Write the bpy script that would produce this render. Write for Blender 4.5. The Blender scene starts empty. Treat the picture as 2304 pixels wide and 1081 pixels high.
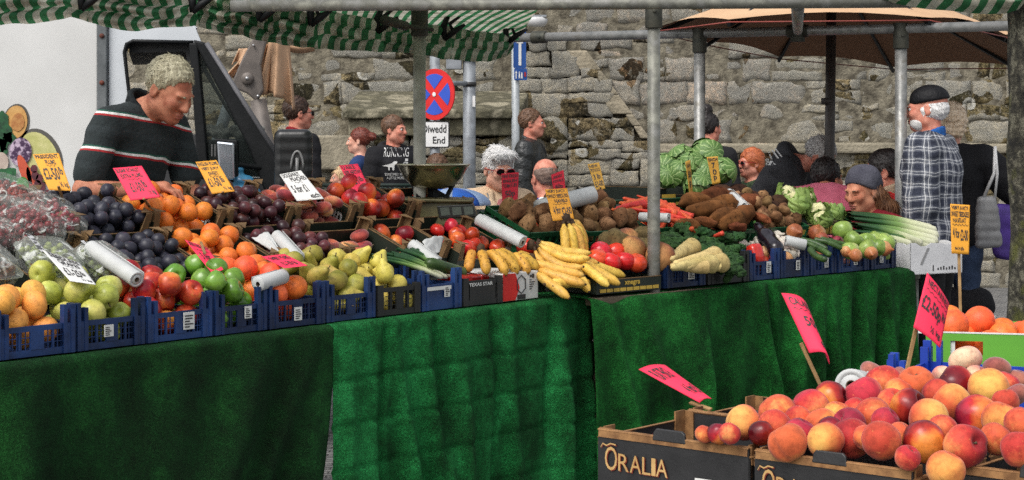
import bpy, bmesh, math, random
import numpy as np
import openvdb as vdb
from mathutils import Vector as V, Matrix, noise as mnoise
from mathutils.bvhtree import BVHTree
random.seed(11); np.random.seed(11)
PI=math.pi
S=bpy.context.scene
C=bpy.data.collections.new('market'); S.collection.children.link(C)
F=4000.; HX=1152.; HY=305.; CZ=1.5          # focal length, principal column, horizon row (photo px), eye height
def P(px,py,Y): return V(((px-HX)/F*Y, Y, CZ-(py-HY)/F*Y))
def lerp(a,b,t): return a+(b-a)*t

# ------------------------------------------------------------------ object helpers
def tag(o,label=None,cat=None,group=None,kind=None):
    if label: o['label']=label
    if cat: o['category']=cat
    if group: o['group']=group
    if kind: o['kind']=kind
    return o
def empty(name,loc=(0,0,0),rz=0,label=None,cat=None,group=None):
    o=bpy.data.objects.new(name,None); C.objects.link(o); o.location=loc; o.rotation_euler=(0,0,rz); o.empty_display_size=.05
    return tag(o,label,cat,group)
def link(name,me,parent=None,mats=(),smooth=False):
    o=bpy.data.objects.new(name,me); C.objects.link(o)
    for m in mats: me.materials.append(m)
    if parent is not None: o.parent=parent
    if smooth:
        me.polygons.foreach_set('use_smooth',[True]*len(me.polygons))
    return o
class MB:
    """collects verts/faces with material indices -> ONE mesh object"""
    def __init__(s): s.v=[]; s.f=[]; s.m=[]; s.uv=None
    def add(s,vs,fs,mi=0):
        b=len(s.v); s.v+= [tuple(v) for v in vs]; s.f+=[tuple(b+i for i in f) for f in fs]; s.m+=[mi]*len(fs)
    def box(s,a,b,mi=0,M=None):
        (x0,y0,z0),(x1,y1,z1)=a,b
        vs=[V(p) for p in((x0,y0,z0),(x1,y0,z0),(x1,y1,z0),(x0,y1,z0),(x0,y0,z1),(x1,y0,z1),(x1,y1,z1),(x0,y1,z1))]
        if M is not None: vs=[M@v for v in vs]
        s.add(vs,[(0,3,2,1),(4,5,6,7),(0,1,5,4),(1,2,6,5),(2,3,7,6),(3,0,4,7)],mi)
    def tube(s,pts,r,n=12,mi=0,cap=True):
        pts=[V(p) for p in pts]; rs=r if isinstance(r,(list,tuple)) else [r]*len(pts)
        ref=None; vs=[]
        for i,p in enumerate(pts):
            d=(pts[min(i+1,len(pts)-1)]-pts[max(i-1,0)]).normalized()
            if ref is None: ref=d.orthogonal().normalized()
            a=(ref-d*ref.dot(d)); a=a.normalized() if a.length>1e-6 else d.orthogonal().normalized()
            ref=a; b=d.cross(a)
            for k in range(n):
                t=2*PI*k/n; vs.append(p+(a*math.cos(t)+b*math.sin(t))*rs[i])
        fs=[]
        for i in range(len(pts)-1):
            for k in range(n):
                k2=(k+1)%n; fs.append((i*n+k,i*n+k2,(i+1)*n+k2,(i+1)*n+k))
        if cap:
            fs.append(tuple(range(n-1,-1,-1))); fs.append(tuple((len(pts)-1)*n+k for k in range(n)))
        s.add(vs,fs,mi)
    def bar(s,a,b,w,h,mi=0,up=(0,0,1)):
        a=V(a); b=V(b); d=(b-a).normalized(); u=V(up); x=d.cross(u)
        x=x.normalized() if x.length>1e-5 else d.orthogonal().normalized(); u=x.cross(d)
        c=[]
        for p in (a,b):
            for sx,su in((-1,-1),(1,-1),(1,1),(-1,1)): c.append(p+x*(sx*w/2)+u*(su*h/2))
        s.add(c,[(3,2,1,0),(4,5,6,7),(0,1,5,4),(1,2,6,5),(2,3,7,6),(3,0,4,7)],mi)
    def prism(s,poly,off,mi=0,mi_side=None):
        """poly: list of V in order; off: extrusion vector"""
        n=len(poly); poly=[V(p) for p in poly]; off=V(off)
        b=len(s.v); s.v+=[tuple(p) for p in poly]+[tuple(p+off) for p in poly]
        s.f.append(tuple(b+i for i in range(n-1,-1,-1))); s.f.append(tuple(b+n+i for i in range(n))); s.m+=[mi,mi]
        for i in range(n):
            j=(i+1)%n; s.f.append((b+i,b+j,b+n+j,b+n+i)); s.m.append(mi if mi_side is None else mi_side)
    def grid(s,fn,nu,nv,mi=0,closed_u=False):
        b=len(s.v); W=nu if closed_u else nu+1
        for j in range(nv+1):
            for i in range(W): s.v.append(tuple(fn(i/nu,j/nv)))
        for j in range(nv):
            for i in range(nu):
                i2=(i+1)%W; s.f.append((b+j*W+i,b+j*W+i2,b+(j+1)*W+i2,b+(j+1)*W+i)); s.m.append(mi)
    def lathe(s,prof,n=24,mi=0,M=None):
        b=len(s.v)
        for r,z in prof:
            for k in range(n):
                p=V((r*math.cos(2*PI*k/n),r*math.sin(2*PI*k/n),z)); s.v.append(tuple(M@p if M is not None else p))
        for i in range(len(prof)-1):
            for k in range(n):
                k2=(k+1)%n; s.f.append((b+i*n+k,b+i*n+k2,b+(i+1)*n+k2,b+(i+1)*n+k)); s.m.append(mi)
    def mesh(s,name,fix=True):
        me=bpy.data.meshes.new(name); me.from_pydata(s.v,[],s.f); me.polygons.foreach_set('material_index',s.m)
        if fix:
            bm=bmesh.new(); bm.from_mesh(me); bmesh.ops.recalc_face_normals(bm,faces=bm.faces); bm.to_mesh(me); bm.free()
        me.update(); return me
    def build(s,name,mats,parent=None,smooth=False,fix=True,bevel=0):
        if not isinstance(mats,(list,tuple)): mats=[mats]
        o=link(name,s.mesh(name,fix),parent,mats,smooth)
        if bevel:
            m=o.modifiers.new('bevel','BEVEL'); m.width=bevel; m.segments=2; m.limit_method='ANGLE'
        return o
def copy_tree(o,parent=None):
    c=o.copy(); C.objects.link(c)
    if parent is not None: c.parent=parent
    for ch in list(o.children): copy_tree(ch,c)
    return c
def fbm(p,o=4):
    return mnoise.fractal(V(p),1.0,2.0,o)

# ------------------------------------------------------------------ materials
def nt(name):
    m=bpy.data.materials.new(name); m.use_nodes=True; t=m.node_tree; b=t.nodes['Principled BSDF']; return m,t,b
def N(t,kind,**kw):
    n=t.nodes.new(kind)
    for k,v in kw.items():
        if k in n.inputs: n.inputs[k].default_value=v
        else: setattr(n,k,v)
    return n
def rgba(c): return (c[0],c[1],c[2],1)
def sr(r,g,b):
    f=lambda c:(c/255/12.92) if c/255<=.04045 else ((c/255+.055)/1.055)**2.4
    return (f(r),f(g),f(b))
def coords(t,jit=True,obj=True):
    tc=N(t,'ShaderNodeTexCoord'); out=tc.outputs['Object']
    if jit:
        oi=N(t,'ShaderNodeObjectInfo'); mu=N(t,'ShaderNodeMath',operation='MULTIPLY'); mu.inputs[1].default_value=37.
        t.links.new(oi.outputs['Random'],mu.inputs[0]); va=N(t,'ShaderNodeVectorMath',operation='ADD')
        t.links.new(out,va.inputs[0]); t.links.new(mu.outputs[0],va.inputs[1]); out=va.outputs[0]
    return out
def mixc(t,fac,a,b,mode='MIX'):
    m=N(t,'ShaderNodeMix',data_type='RGBA',blend_type=mode)
    for i,x in ((0,fac),(6,a),(7,b)):
        if hasattr(x,'is_linked') or hasattr(x,'links'): t.links.new(x,m.inputs[i])
        elif i==0: m.inputs[0].default_value=x
        else: m.inputs[i].default_value=rgba(x)
    return m.outputs[2]
def ramp(t,fac,stops,interp='LINEAR'):
    r=N(t,'ShaderNodeValToRGB'); r.color_ramp.interpolation=interp; e=r.color_ramp.elements
    while len(e)<len(stops): e.new(.5)
    for i,(p,c) in enumerate(stops):
        e[i].position=p; e[i].color=rgba(c) if hasattr(c,'__len__') else (c,c,c,1)
    t.links.new(fac,r.inputs[0]); return r.outputs[0]
def noise_n(t,co,scale,detail=4,rough=.55,dist=0):
    n=N(t,'ShaderNodeTexNoise',Scale=scale,Detail=detail,Roughness=rough,Distortion=dist); t.links.new(co,n.inputs['Vector']); return n.outputs[0]
def bump(t,b,h,strength,dist=.01):
    n=N(t,'ShaderNodeBump',Strength=strength,Distance=dist); t.links.new(h,n.inputs['Height']); t.links.new(n.outputs[0],b.inputs['Normal'])
_mc={}
def pm(name,c1,c2=None,scale=8,rough=.6,metal=0,bmp=.15,bscale=60,rand=.0,spec=.5,lo=.35,hi=.65,c3=None,bd=.004,detail=5,sheen=0,sub=0):
    """general two/three colour procedural surface with bump and per-object value spread"""
    if name in _mc: return _mc[name]
    m,t,b=nt(name); co=coords(t)
    c2=c2 or tuple(x*.75 for x in c1)
    col=ramp(t,noise_n(t,co,scale,detail),[(lo,c1),(hi,c2)] if c3 is None else [(lo,c1),((lo+hi)/2,c2),(hi,c3)])
    if rand:
        oi=N(t,'ShaderNodeObjectInfo'); mr=N(t,'ShaderNodeMapRange'); mr.inputs[3].default_value=1-rand; mr.inputs[4].default_value=1+rand
        t.links.new(oi.outputs['Random'],mr.inputs[0]); h=N(t,'ShaderNodeHueSaturation'); t.links.new(mr.outputs[0],h.inputs['Value']); t.links.new(col,h.inputs['Color']); col=h.outputs[0]
    t.links.new(col,b.inputs['Base Color'])
    b.inputs['Roughness'].default_value=rough; b.inputs['Metallic'].default_value=metal; b.inputs['Specular IOR Level'].default_value=spec
    if sheen: b.inputs['Sheen Weight'].default_value=sheen
    if bmp: bump(t,b,noise_n(t,co,bscale,3),bmp,bd)
    _mc[name]=m; return m

# ------------------------------------------------------------------ stall frames
class Frame:
    def __init__(s,o,ang):
        a=math.radians(ang); s.o=V((o[0],o[1],0)); s.d=V((math.cos(a),math.sin(a),0)); s.n=V((-math.sin(a),math.cos(a),0)); s.a=a
        s.M=Matrix.Translation(s.o)@Matrix.Rotation(a,4,'Z')
    def w(s,t,r,z): return s.o+s.d*t+s.n*r+V((0,0,z))
    def plane(s,px,py,z0,k):
        a=(px-HX)/F; b=(py-HY)/F; c=s.n.x*a+s.n.y; no=s.n.dot(s.o)
        Y=(CZ-z0+k*no)/(b+k*c); p=V((a*Y,Y,0))-s.o
        return p.dot(s.d),p.dot(s.n),CZ-b*Y
    def vert(s,px,py,r):
        a=(px-HX)/F; b=(py-HY)/F; Y=(r+s.n.dot(s.o))/(s.n.x*a+s.n.y); p=V((a*Y,Y,0))-s.o
        return p.dot(s.d),r,CZ-b*Y
L=Frame((-1.477,5.13),51.2); R=Frame((.657,7.55),44.2); G=Frame((.448,3.27),-40.)
TZ=.84
Z0,KS=.934,.4        # sloping display plane: z of the box rims = Z0+KS*r

# ------------------------------------------------------------------ text
def text_mesh(txt,bold=0.0):
    cu=bpy.data.curves.new('t','FONT'); cu.body=txt; cu.size=1; cu.offset=bold; cu.resolution_u=3
    o=bpy.data.objects.new('t',cu); S.collection.objects.link(o); dg=bpy.context.evaluated_depsgraph_get(); dg.update()
    me=bpy.data.meshes.new_from_object(o.evaluated_get(dg)); bpy.data.objects.remove(o)
    vs=np.array([v.co[:] for v in me.vertices]) if len(me.vertices) else np.zeros((0,3)); fs=[tuple(p.vertices) for p in me.polygons]
    bpy.data.meshes.remove(me); return vs,fs
_tc={}
def text_norm(txt,bold):
    k=(txt,bold)
    if k not in _tc:
        vs,fs=text_mesh(txt,bold)
        if len(vs):
            mn=vs.min(0); mx=vs.max(0); vs=vs.copy(); vs[:,0]=(vs[:,0]-mn[0])/(mx[0]-mn[0]+1e-9); vs[:,1]=(vs[:,1]-mn[1])/(mx[1]-mn[1]+1e-9)
        _tc[k]=(vs,fs)
    return _tc[k]
def add_text(mb,txt,box,surf,bold=.01,mi=0,wob=0,slant=0,seed=0):
    """box=(u0,v0,u1,v1) in surf's unit square; surf(u,v)->point"""
    vs,fs=text_norm(txt,bold); u0,v0,u1,v1=box; out=[]
    for x,y,_ in vs:
        u=lerp(u0,u1,x)+slant*(y-.5); v=lerp(v0,v1,y)
        if wob:
            u+=wob*mnoise.noise((x*4+seed*7,y*2,1.3)); v+=wob*mnoise.noise((x*3+seed*5,y*2,7.7))
        out.append(surf(u,v))
    mb.add(out,fs,mi)

# ------------------------------------------------------------------ signed-distance modelling (bodies, clothes, hair, soft shapes)
class SDF:
    def __init__(s): s.ops=[]
    def cap(s,a,b,r1,r2=None,k=.02,op=1,M=None): s.ops.append(('c',V(a),V(b),r1,r1 if r2 is None else r2,k,op,M)); return s
    def ell(s,c,r,k=.02,op=1,M=None): s.ops.append(('e',V(c),V(r),0,0,k,op,M)); return s
    def half(s,p,n,k=.005,M=None): s.ops.append(('h',V(p),V(n),0,0,k,0,M)); return s      # keep the side n points away from
    def mesh(s,name,h=.008,noise=None):
        lo=V((1e9,)*3); hi=-lo; bbs=[]
        for o in s.ops:
            if o[0]=='h': bbs.append(None); continue
            if o[0]=='c':
                a,b,m=o[1],o[2],max(o[3],o[4]); bl=V([min(a[i],b[i])-m for i in range(3)]); bh=V([max(a[i],b[i])+m for i in range(3)])
            else: bl=o[1]-o[2]; bh=o[1]+o[2]
            if o[7] is not None:
                cs=[o[7]@V((x,y,z)) for x in(bl.x,bh.x) for y in(bl.y,bh.y) for z in(bl.z,bh.z)]
                bl=V([min(c[i] for c in cs) for i in range(3)]); bh=V([max(c[i] for c in cs) for i in range(3)])
            bbs.append((bl,bh))
            if o[6]==1:
                lo=V([min(lo[i],bl[i]) for i in range(3)]); hi=V([max(hi[i],bh[i]) for i in range(3)])
        mg=4*h; lo=lo-V((mg,)*3); hi=hi+V((mg,)*3); n=[int((hi[i]-lo[i])/h)+2 for i in range(3)]
        A=np.full(n,.2,np.float32); ax=[lo[i]+h*np.arange(n[i],dtype=np.float32) for i in range(3)]
        for o,bb in zip(s.ops,bbs):
            k=o[5]
            if bb is None: sl=[slice(0,n[i]) for i in range(3)]
            else:
                m=k+4*h; sl=[slice(max(0,int((bb[0][i]-m-lo[i])/h)),max(0,min(n[i],int((bb[1][i]+m-lo[i])/h)+2))) for i in range(3)]
            X,Y,Z=np.meshgrid(ax[0][sl[0]],ax[1][sl[1]],ax[2][sl[2]],indexing='ij')
            if X.size==0: continue
            if o[7] is not None:
                I=o[7].inverted(); X,Y,Z=[I[i][0]*X+I[i][1]*Y+I[i][2]*Z+I[i][3] for i in range(3)]
            if o[0]=='c':
                a,b=o[1],o[2]; d=b-a; L2=max(d.length_squared,1e-9)
                t=np.clip(((X-a.x)*d.x+(Y-a.y)*d.y+(Z-a.z)*d.z)/L2,0,1)
                D=np.sqrt((X-a.x-t*d.x)**2+(Y-a.y-t*d.y)**2+(Z-a.z-t*d.z)**2)-(o[3]+(o[4]-o[3])*t)
            elif o[0]=='e':
                c,r=o[1],o[2]; k0=np.sqrt(((X-c.x)/r.x)**2+((Y-c.y)/r.y)**2+((Z-c.z)/r.z)**2); k1=np.sqrt(((X-c.x)/r.x**2)**2+((Y-c.y)/r.y**2)**2+((Z-c.z)/r.z**2)**2)+1e-6
                D=k0*(k0-1)/k1
            else:
                p,nn=o[1],o[2].normalized(); D=(X-p.x)*nn.x+(Y-p.y)*nn.y+(Z-p.z)*nn.z
            B=A[sl[0],sl[1],sl[2]]
            if o[6]==1:
                q=np.clip(.5+.5*(B-D)/k,0,1); A[sl[0],sl[1],sl[2]]=B+(D-B)*q-k*q*(1-q)
            else:
                D2=-D if o[6]==-1 else D
                q=np.clip(.5-.5*(B-D2)/k,0,1); A[sl[0],sl[1],sl[2]]=B+(D2-B)*q+k*q*(1-q)
        if noise is not None:
            amp,fr=noise; rs=np.random.RandomState(5); W=np.zeros(n,np.float32); X,Y,Z=np.meshgrid(*ax,indexing='ij')
            for j in range(7):
                kx=rs.normal(size=3); kx=kx/np.linalg.norm(kx)*fr*(.6+.9*rs.rand()); W+=np.sin(kx[0]*X+kx[1]*Y+kx[2]*Z+rs.rand()*6.28)
            A+=W*(amp/2.6)
        A[0]=A[-1]=.2; A[:,0]=A[:,-1]=.2; A[:,:,0]=A[:,:,-1]=.2
        g=vdb.FloatGrid(.2); g.copyFromArray(A)
        pts,qs=g.convertToQuads(0.0)
        pts=pts*h+np.array(lo[:]); me=bpy.data.meshes.new(name)
        nv,nq=len(pts),len(qs)
        me.vertices.add(nv); me.vertices.foreach_set('co',pts.astype(np.float32).ravel())
        me.loops.add(nq*4); me.loops.foreach_set('vertex_index',qs[:,::-1].astype(np.int32).ravel())
        me.polygons.add(nq); me.polygons.foreach_set('loop_start',np.arange(0,nq*4,4,dtype=np.int32)); me.polygons.foreach_set('use_smooth',[True]*nq)
        me.update(calc_edges=True); me.validate()
        bm=bmesh.new(); bm.from_mesh(me)
        vol=bm.calc_volume(signed=True)
        if vol<0: bmesh.ops.reverse_faces(bm,faces=bm.faces)
        bm.to_mesh(me); bm.free()
        me.polygons.foreach_set('use_smooth',[True]*nq); me.update()
        return me
# =================================================================== SETTING
# pavement ----------------------------------------------------------
def mat_pavement():
    m,t,b=nt('cobbled pavement'); tc=N(t,'ShaderNodeTexCoord'); co=tc.outputs['Object']
    br=N(t,'ShaderNodeTexBrick',Scale=5.2); br.inputs['Mortar Size'].default_value=.025; br.inputs['Color1'].default_value=(.24,.235,.225,1); br.inputs['Color2'].default_value=(.15,.15,.15,1); br.inputs['Mortar'].default_value=(.05,.048,.045,1)
    t.links.new(co,br.inputs['Vector']); n=noise_n(t,co,9,6); c=mixc(t,.55,br.outputs[0],ramp(t,n,[(.3,.4),(.7,1.2)]),'MULTIPLY'); t.links.new(c,b.inputs['Base Color']); b.inputs['Roughness'].default_value=.8
    bump(t,b,br.outputs['Fac'],-.6,.01); return m
g=MB(); g.add([(-40,-6,0),(40,-6,0),(40,60,0),(-40,60,0)],[(0,1,2,3)])
tag(g.build('pavement',mat_pavement()),kind='structure')

# old castle wall ---------------------------------------------------
def mat_stone():
    m,t,b=nt('weathered stone'); tc=N(t,'ShaderNodeTexCoord'); co=tc.outputs['Object']
    at=N(t,'ShaderNodeAttribute',attribute_name='tint'); da=N(t,'ShaderNodeAttribute',attribute_name='soot')
    n1=noise_n(t,co,9,10,.78); col=mixc(t,.95,at.outputs['Color'],ramp(t,n1,[(.38,.22),(.50,.85),(.62,1.6)]),'MULTIPLY'); n0=noise_n(t,co,1.1,5,.6); col=mixc(t,.8,col,ramp(t,n0,[(.3,.62),(.7,1.25)]),'MULTIPLY')
    n6=noise_n(t,co,42,6,.75); col=mixc(t,.9,col,ramp(t,n6,[(.40,.22),(.49,.95),(.60,1.25)]),'MULTIPLY')
    # black crust
    n2=noise_n(t,co,8.5,10,.80,.6); ad=N(t,'ShaderNodeMath',operation='ADD'); t.links.new(n2,ad.inputs[0]); t.links.new(da.outputs['Fac'],ad.inputs[1])
    msk=ramp(t,ad.outputs[0],[(.50,0.),(.59,.88)]); col=mixc(t,msk,col,(.014,.013,.009))
    # green/ochre algae
    n3=noise_n(t,co,2.3,8,.7); ms3=ramp(t,n3,[(.50,0.),(.68,.6)]); col=mixc(t,ms3,col,(.115,.105,.045))
    # pale mortar smear + lichen rosettes
    n4=noise_n(t,co,13,10,.8,.6); ms4=ramp(t,n4,[(.555,0.),(.61,.7)]); col=mixc(t,ms4,col,(.42,.38,.30))
    vo=N(t,'ShaderNodeTexVoronoi',Scale=4.2); wv=N(t,'ShaderNodeVectorMath',operation='ADD'); t.links.new(co,wv.inputs[0]); nn=N(t,'ShaderNodeTexNoise',Scale=22.); t.links.new(co,nn.inputs['Vector']); sc=N(t,'ShaderNodeVectorMath',operation='SCALE'); sc.inputs['Scale'].default_value=.045; t.links.new(nn.outputs['Color'],sc.inputs[0]); t.links.new(sc.outputs[0],wv.inputs[1]); t.links.new(wv.outputs[0],vo.inputs['Vector'])
    pick=N(t,'ShaderNodeSeparateColor'); t.links.new(vo.outputs['Color'],pick.inputs[0])
    rad=N(t,'ShaderNodeMapRange'); rad.inputs[1].default_value=.70; rad.inputs[2].default_value=1.; rad.inputs[3].default_value=0.; rad.inputs[4].default_value=.34; t.links.new(pick.outputs[0],rad.inputs[0])
    dv=N(t,'ShaderNodeMath',operation='DIVIDE'); t.links.new(vo.outputs['Distance'],dv.inputs[0]); t.links.new(rad.outputs[0],dv.inputs[1])
    ring=ramp(t,dv.outputs[0],[(.0,.45),(.40,.3),(.6,.9),(.9,.9),(.98,0.)]); col=mixc(t,ring,col,(.64,.62,.55))
    t.links.new(col,b.inputs['Base Color']); b.inputs['Roughness'].default_value=.92; b.inputs['Specular IOR Level'].default_value=.15
    bump(t,b,noise_n(t,co,20,10,.8),1.,.05); return m
MST=mat_stone()
WY=17.5
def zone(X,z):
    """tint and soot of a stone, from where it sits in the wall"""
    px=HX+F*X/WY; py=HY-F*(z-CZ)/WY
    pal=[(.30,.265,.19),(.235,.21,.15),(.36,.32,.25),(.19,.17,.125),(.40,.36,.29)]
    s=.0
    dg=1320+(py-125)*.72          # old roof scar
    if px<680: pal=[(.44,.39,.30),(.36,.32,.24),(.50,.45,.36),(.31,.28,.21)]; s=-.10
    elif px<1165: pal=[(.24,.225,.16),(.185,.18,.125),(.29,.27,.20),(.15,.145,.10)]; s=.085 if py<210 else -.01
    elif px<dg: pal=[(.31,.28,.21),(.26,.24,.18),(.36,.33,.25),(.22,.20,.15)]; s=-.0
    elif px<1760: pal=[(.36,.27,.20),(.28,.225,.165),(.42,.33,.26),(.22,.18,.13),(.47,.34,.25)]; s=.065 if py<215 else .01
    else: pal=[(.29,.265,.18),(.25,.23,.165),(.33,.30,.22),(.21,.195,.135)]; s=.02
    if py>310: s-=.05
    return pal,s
def masonry(name,x0,x1,z0,z1,y,parent,seed,hmin=.12,hmax=.25,lmin=.16,lmax=.50,gap=.002,cutfn=None,depth=.10):
    rn=random.Random(seed); vs=[];fs=[];tint=[];soot=[]
    z=z0
    while z<z1-.02:
        h=min(rn.uniform(hmin,hmax),z1-z); x=x0-rn.uniform(0,.3)
        while x<x1:
            l=rn.uniform(lmin,lmax)*(.8 if h<.18 else 1.1); xa=max(x,x0); xb=min(x+l,x1)
            zb_,hb_=z,h; cut_=h*rn.uniform(.35,.65) if(h>.15 and rn.random()<.33) else None
            for z,h in ([(zb_,hb_)] if cut_ is None else [(zb_,cut_),(zb_+cut_,hb_-cut_)]):
                if xb-xa>.03 and not(cutfn and cutfn((xa+xb)/2,z+h/2)):
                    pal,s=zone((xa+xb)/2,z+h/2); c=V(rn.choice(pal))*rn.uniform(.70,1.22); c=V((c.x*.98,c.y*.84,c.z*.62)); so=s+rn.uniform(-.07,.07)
                    pr=rn.uniform(-.008,.014); nu,nv=7,4; b=len(vs); sd=rn.random()*90
                    tilt=rn.uniform(-.01,.01)
                    # front face grid with ragged rounded edges
                    for j in range(nv+1):
                        for i in range(nu+1):
                            u=i/nu; v=j/nv
                            X=lerp(xa+gap,xb-gap,u); Zz=lerp(z+gap,z+h-gap,v)
                            ed=min(u,1-u)*(xb-xa); ev=min(v,1-v)*h; e=min(1,min(ed,ev)/.022)
                            nx=mnoise.noise((X*9,Zz*9,sd))*.030; nz=mnoise.noise((X*9,Zz*9,sd+40))*.030
                            Yy=y-pr-tilt*(u-.5)-.006*e-.011*mnoise.noise((X*6,Zz*6,sd+9))
                            vs.append((X+nx,Yy,Zz+nz+.01*mnoise.noise((X*.8,z*3,4))))
                    W=nu+1
                    for j in range(nv):
                        for i in range(nu): fs.append((b+j*W+i,b+j*W+i+1,b+(j+1)*W+i+1,b+(j+1)*W+i))
                    rim=[b+i for i in range(W)]+[b+j*W+nu for j in range(1,nv+1)]+[b+nv*W+i for i in range(nu-1,-1,-1)]+[b+j*W for j in range(nv-1,0,-1)]
                    k=len(vs)
                    for q in rim: vs.append((vs[q][0],y+depth,vs[q][2]))
                    n=len(rim)
                    for i in range(n): fs.append((rim[i],k+i,k+(i+1)%n,rim[(i+1)%n]))
                    cnt=len(fs)-len(tint); tint+=[tuple(c)]*cnt; soot+=[so]*cnt
            z,h=zb_,hb_
            x+=l
        z+=h
    me=bpy.data.meshes.new(name); me.from_pydata(vs,[],fs)
    a=me.attributes.new('tint','FLOAT_COLOR','FACE'); a.data.foreach_set('color',[q for c in tint for q in(*c,1)])
    a=me.attributes.new('soot','FLOAT','FACE'); a.data.foreach_set('value',soot)
    me.polygons.foreach_set('use_smooth',[True]*len(me.polygons))
    return link(name,me,parent,[MST])
wall=empty('stone_wall',(0,WY,0),0,'tall old castle wall of weathered lichen spotted stone closing off the market','wall')
def rel(o,par):                       # parent keeping the world-space mesh
    o.parent=par; o.matrix_parent_inverse=par.matrix_basis.inverted(); return o
def scarx(z): 
    py=HY-F*(z-CZ)/WY; return ((1320+(py-125)*.72)-HX)/F*WY
PXW=lambda px: (px-HX)/F*WY
PZW=lambda py: CZ-(py-HY)/F*WY
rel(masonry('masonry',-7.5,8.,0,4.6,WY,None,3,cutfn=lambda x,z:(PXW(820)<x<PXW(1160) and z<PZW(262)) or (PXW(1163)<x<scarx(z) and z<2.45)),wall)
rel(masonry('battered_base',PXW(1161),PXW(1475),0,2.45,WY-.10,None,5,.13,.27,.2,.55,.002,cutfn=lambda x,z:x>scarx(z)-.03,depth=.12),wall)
mort=pm('old lime mortar',(.23,.205,.15),(.07,.06,.042),12,.95,bmp=.8,bscale=40,bd=.02)
b=MB(); b.box((-7.5,WY-.004,0),(8,WY+.6,4.6)); rel(b.build('core',mort),wall)
# mortared scar of a vanished roof: short uneven flat slabs set along the slope
b=MB(); rn=random.Random(4); z=PZW(312)
while z<PZW(120):
    dz=rn.uniform(.10,.2); x0,x1=scarx(z),scarx(z+dz); w=rn.uniform(.05,.20)
    b.prism([(x0-w,WY-.112,z),(x0+.03,WY-.116,z),(x1+.03,WY-.116,z+dz-.003),(x1-w*rn.uniform(.5,1.1),WY-.112,z+dz-.003)],(0,.2,0)); z+=dz
rel(b.build('roof_scar',pm('pale mortared scar',(.36,.31,.225),(.20,.175,.125),5,.95,bmp=.9,bscale=30,bd=.02),bevel=.012),wall)
# projecting plinth with weathered coping
bx0,bx1=PXW(812),PXW(1163); YB=WY-.75
rel(masonry('plinth_masonry',bx0,bx1,0,PZW(268),YB,None,9,.20,.28,.4,.9,.003,depth=.7),wall)
b=MB(); zt,zb=PZW(262),PZW(205)
b.prism([(bx0-.10,YB-.14,zt-.03),(bx0-.10,YB-.14,zt+.05),(bx0-.02,WY,zb),(bx0-.02,WY,zt-.03)],(bx1-bx0+.14,0,0))
b.box((bx0-.05,YB-.06,zt-.19),(bx1+.03,WY,zt-.03))
o=rel(b.build('coping',pm('dark coping stone',(.17,.155,.10),(.07,.065,.04),5,.95,bmp=.8,bscale=30,bd=.02,c3=(.31,.28,.2)),bevel=.015),wall)
# ledge of pale ashlar low on the wall
b=MB(); rn=random.Random(8); x=PXW(1478)
while x<PXW(2300):
    l=rn.uniform(.5,1.0); b.box((x+.006,WY-.10-rn.uniform(0,.02),PZW(345)),(x+l-.006,WY+.05,PZW(322)+rn.uniform(-.01,.01))); x+=l
rel(b.build('ledge',pm('pale ledge stone',(.34,.30,.22),(.18,.16,.115),4,.95,bmp=.8,bscale=30,bd=.02),bevel=.02),wall)
b=MB(); x=PXW(730)
b.box((PXW(700),YB-.22,PZW(378)),(PXW(835),WY,PZW(305)),0)
rel(b.build('ashlar_block',pm('pale ledge stone',(.4,.36,.27)),bevel=.02),wall)

# road signs ---------------------------------------------------------
grey=pm('galvanised grey post',sr(150,155,160),sr(120,124,128),12,.5,.3,.1)
white=pm('white sign face',(.78,.78,.77),(.70,.70,.69),5,.5,bmp=.05)
blackp=pm('black paint',(.012,.012,.013),(.02,.02,.02),9,.5)
SY=15.6
root=empty('no_stopping_sign',P(978,620,SY)*1,0,'round blue and red no stopping sign above a white plate on a grey post','road sign')
root.location.z=0; bx=root.location.x
def local(p): return V(p)-root.location
b=MB(); b.tube([(0,.03,0),(0,.03,2.2)],.045,14); b.build('post',grey,root,True)
def disc_pts(cx,cz,rx,rz,n=40): return [(cx+rx*math.cos(2*PI*k/n),cz+rz*math.sin(2*PI*k/n)) for k in range(n)]
rzs=.225; yaw=math.radians(-38)
M0=Matrix.Translation((0,-.03,local(P(976,213,SY)).z))@Matrix.Rotation(yaw,4,'Z')
def flat(mb,poly,y,th,M,mi=0): mb.prism([M@V((x,y,z)) for x,z in poly],M.to_3x3()@V((0,th,0)),mi)
b=MB(); flat(b,disc_pts(0,0,rzs,rzs),0,.012,M0); b.build('sign_disc',pm('signal red',sr(225,40,38),sr(200,32,34),4,.4,bmp=.03),root)
b=MB()
for q in range(4):
    a0=q*PI/2+.19+PI/4-PI/4; pts=[]
    ri=rzs*.80
    for k in range(13):
        a=q*PI/2+PI/4+ (k/12-.5)*(PI/2-.42)
        pts.append((ri*math.cos(a+PI/4),ri*math.sin(a+PI/4)))
    am=q*PI/2+PI/2; pts.append((.045*math.cos(am),.045*math.sin(am)))
    flat(b,pts,-.004,.003,M0)
b.build('blue_field',pm('signal blue',sr(55,90,200),sr(45,78,180),4,.4,bmp=.03),root)
b=MB(); flat(b,disc_pts(0,0,.02,.02,12),-.007,.003,M0); flat(b,[(-.012,-.012),(.012,-.012),(.012,.012),(-.012,.012)],-.009,.002,M0); b.build('centre_bolt',white,root)
z1=local(P(0,273,SY)).z; z0=local(P(0,333,SY)).z; xw=.135
M1=Matrix.Translation((0,-.03,0))@Matrix.Rotation(math.radians(-12),4,'Z')
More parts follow.
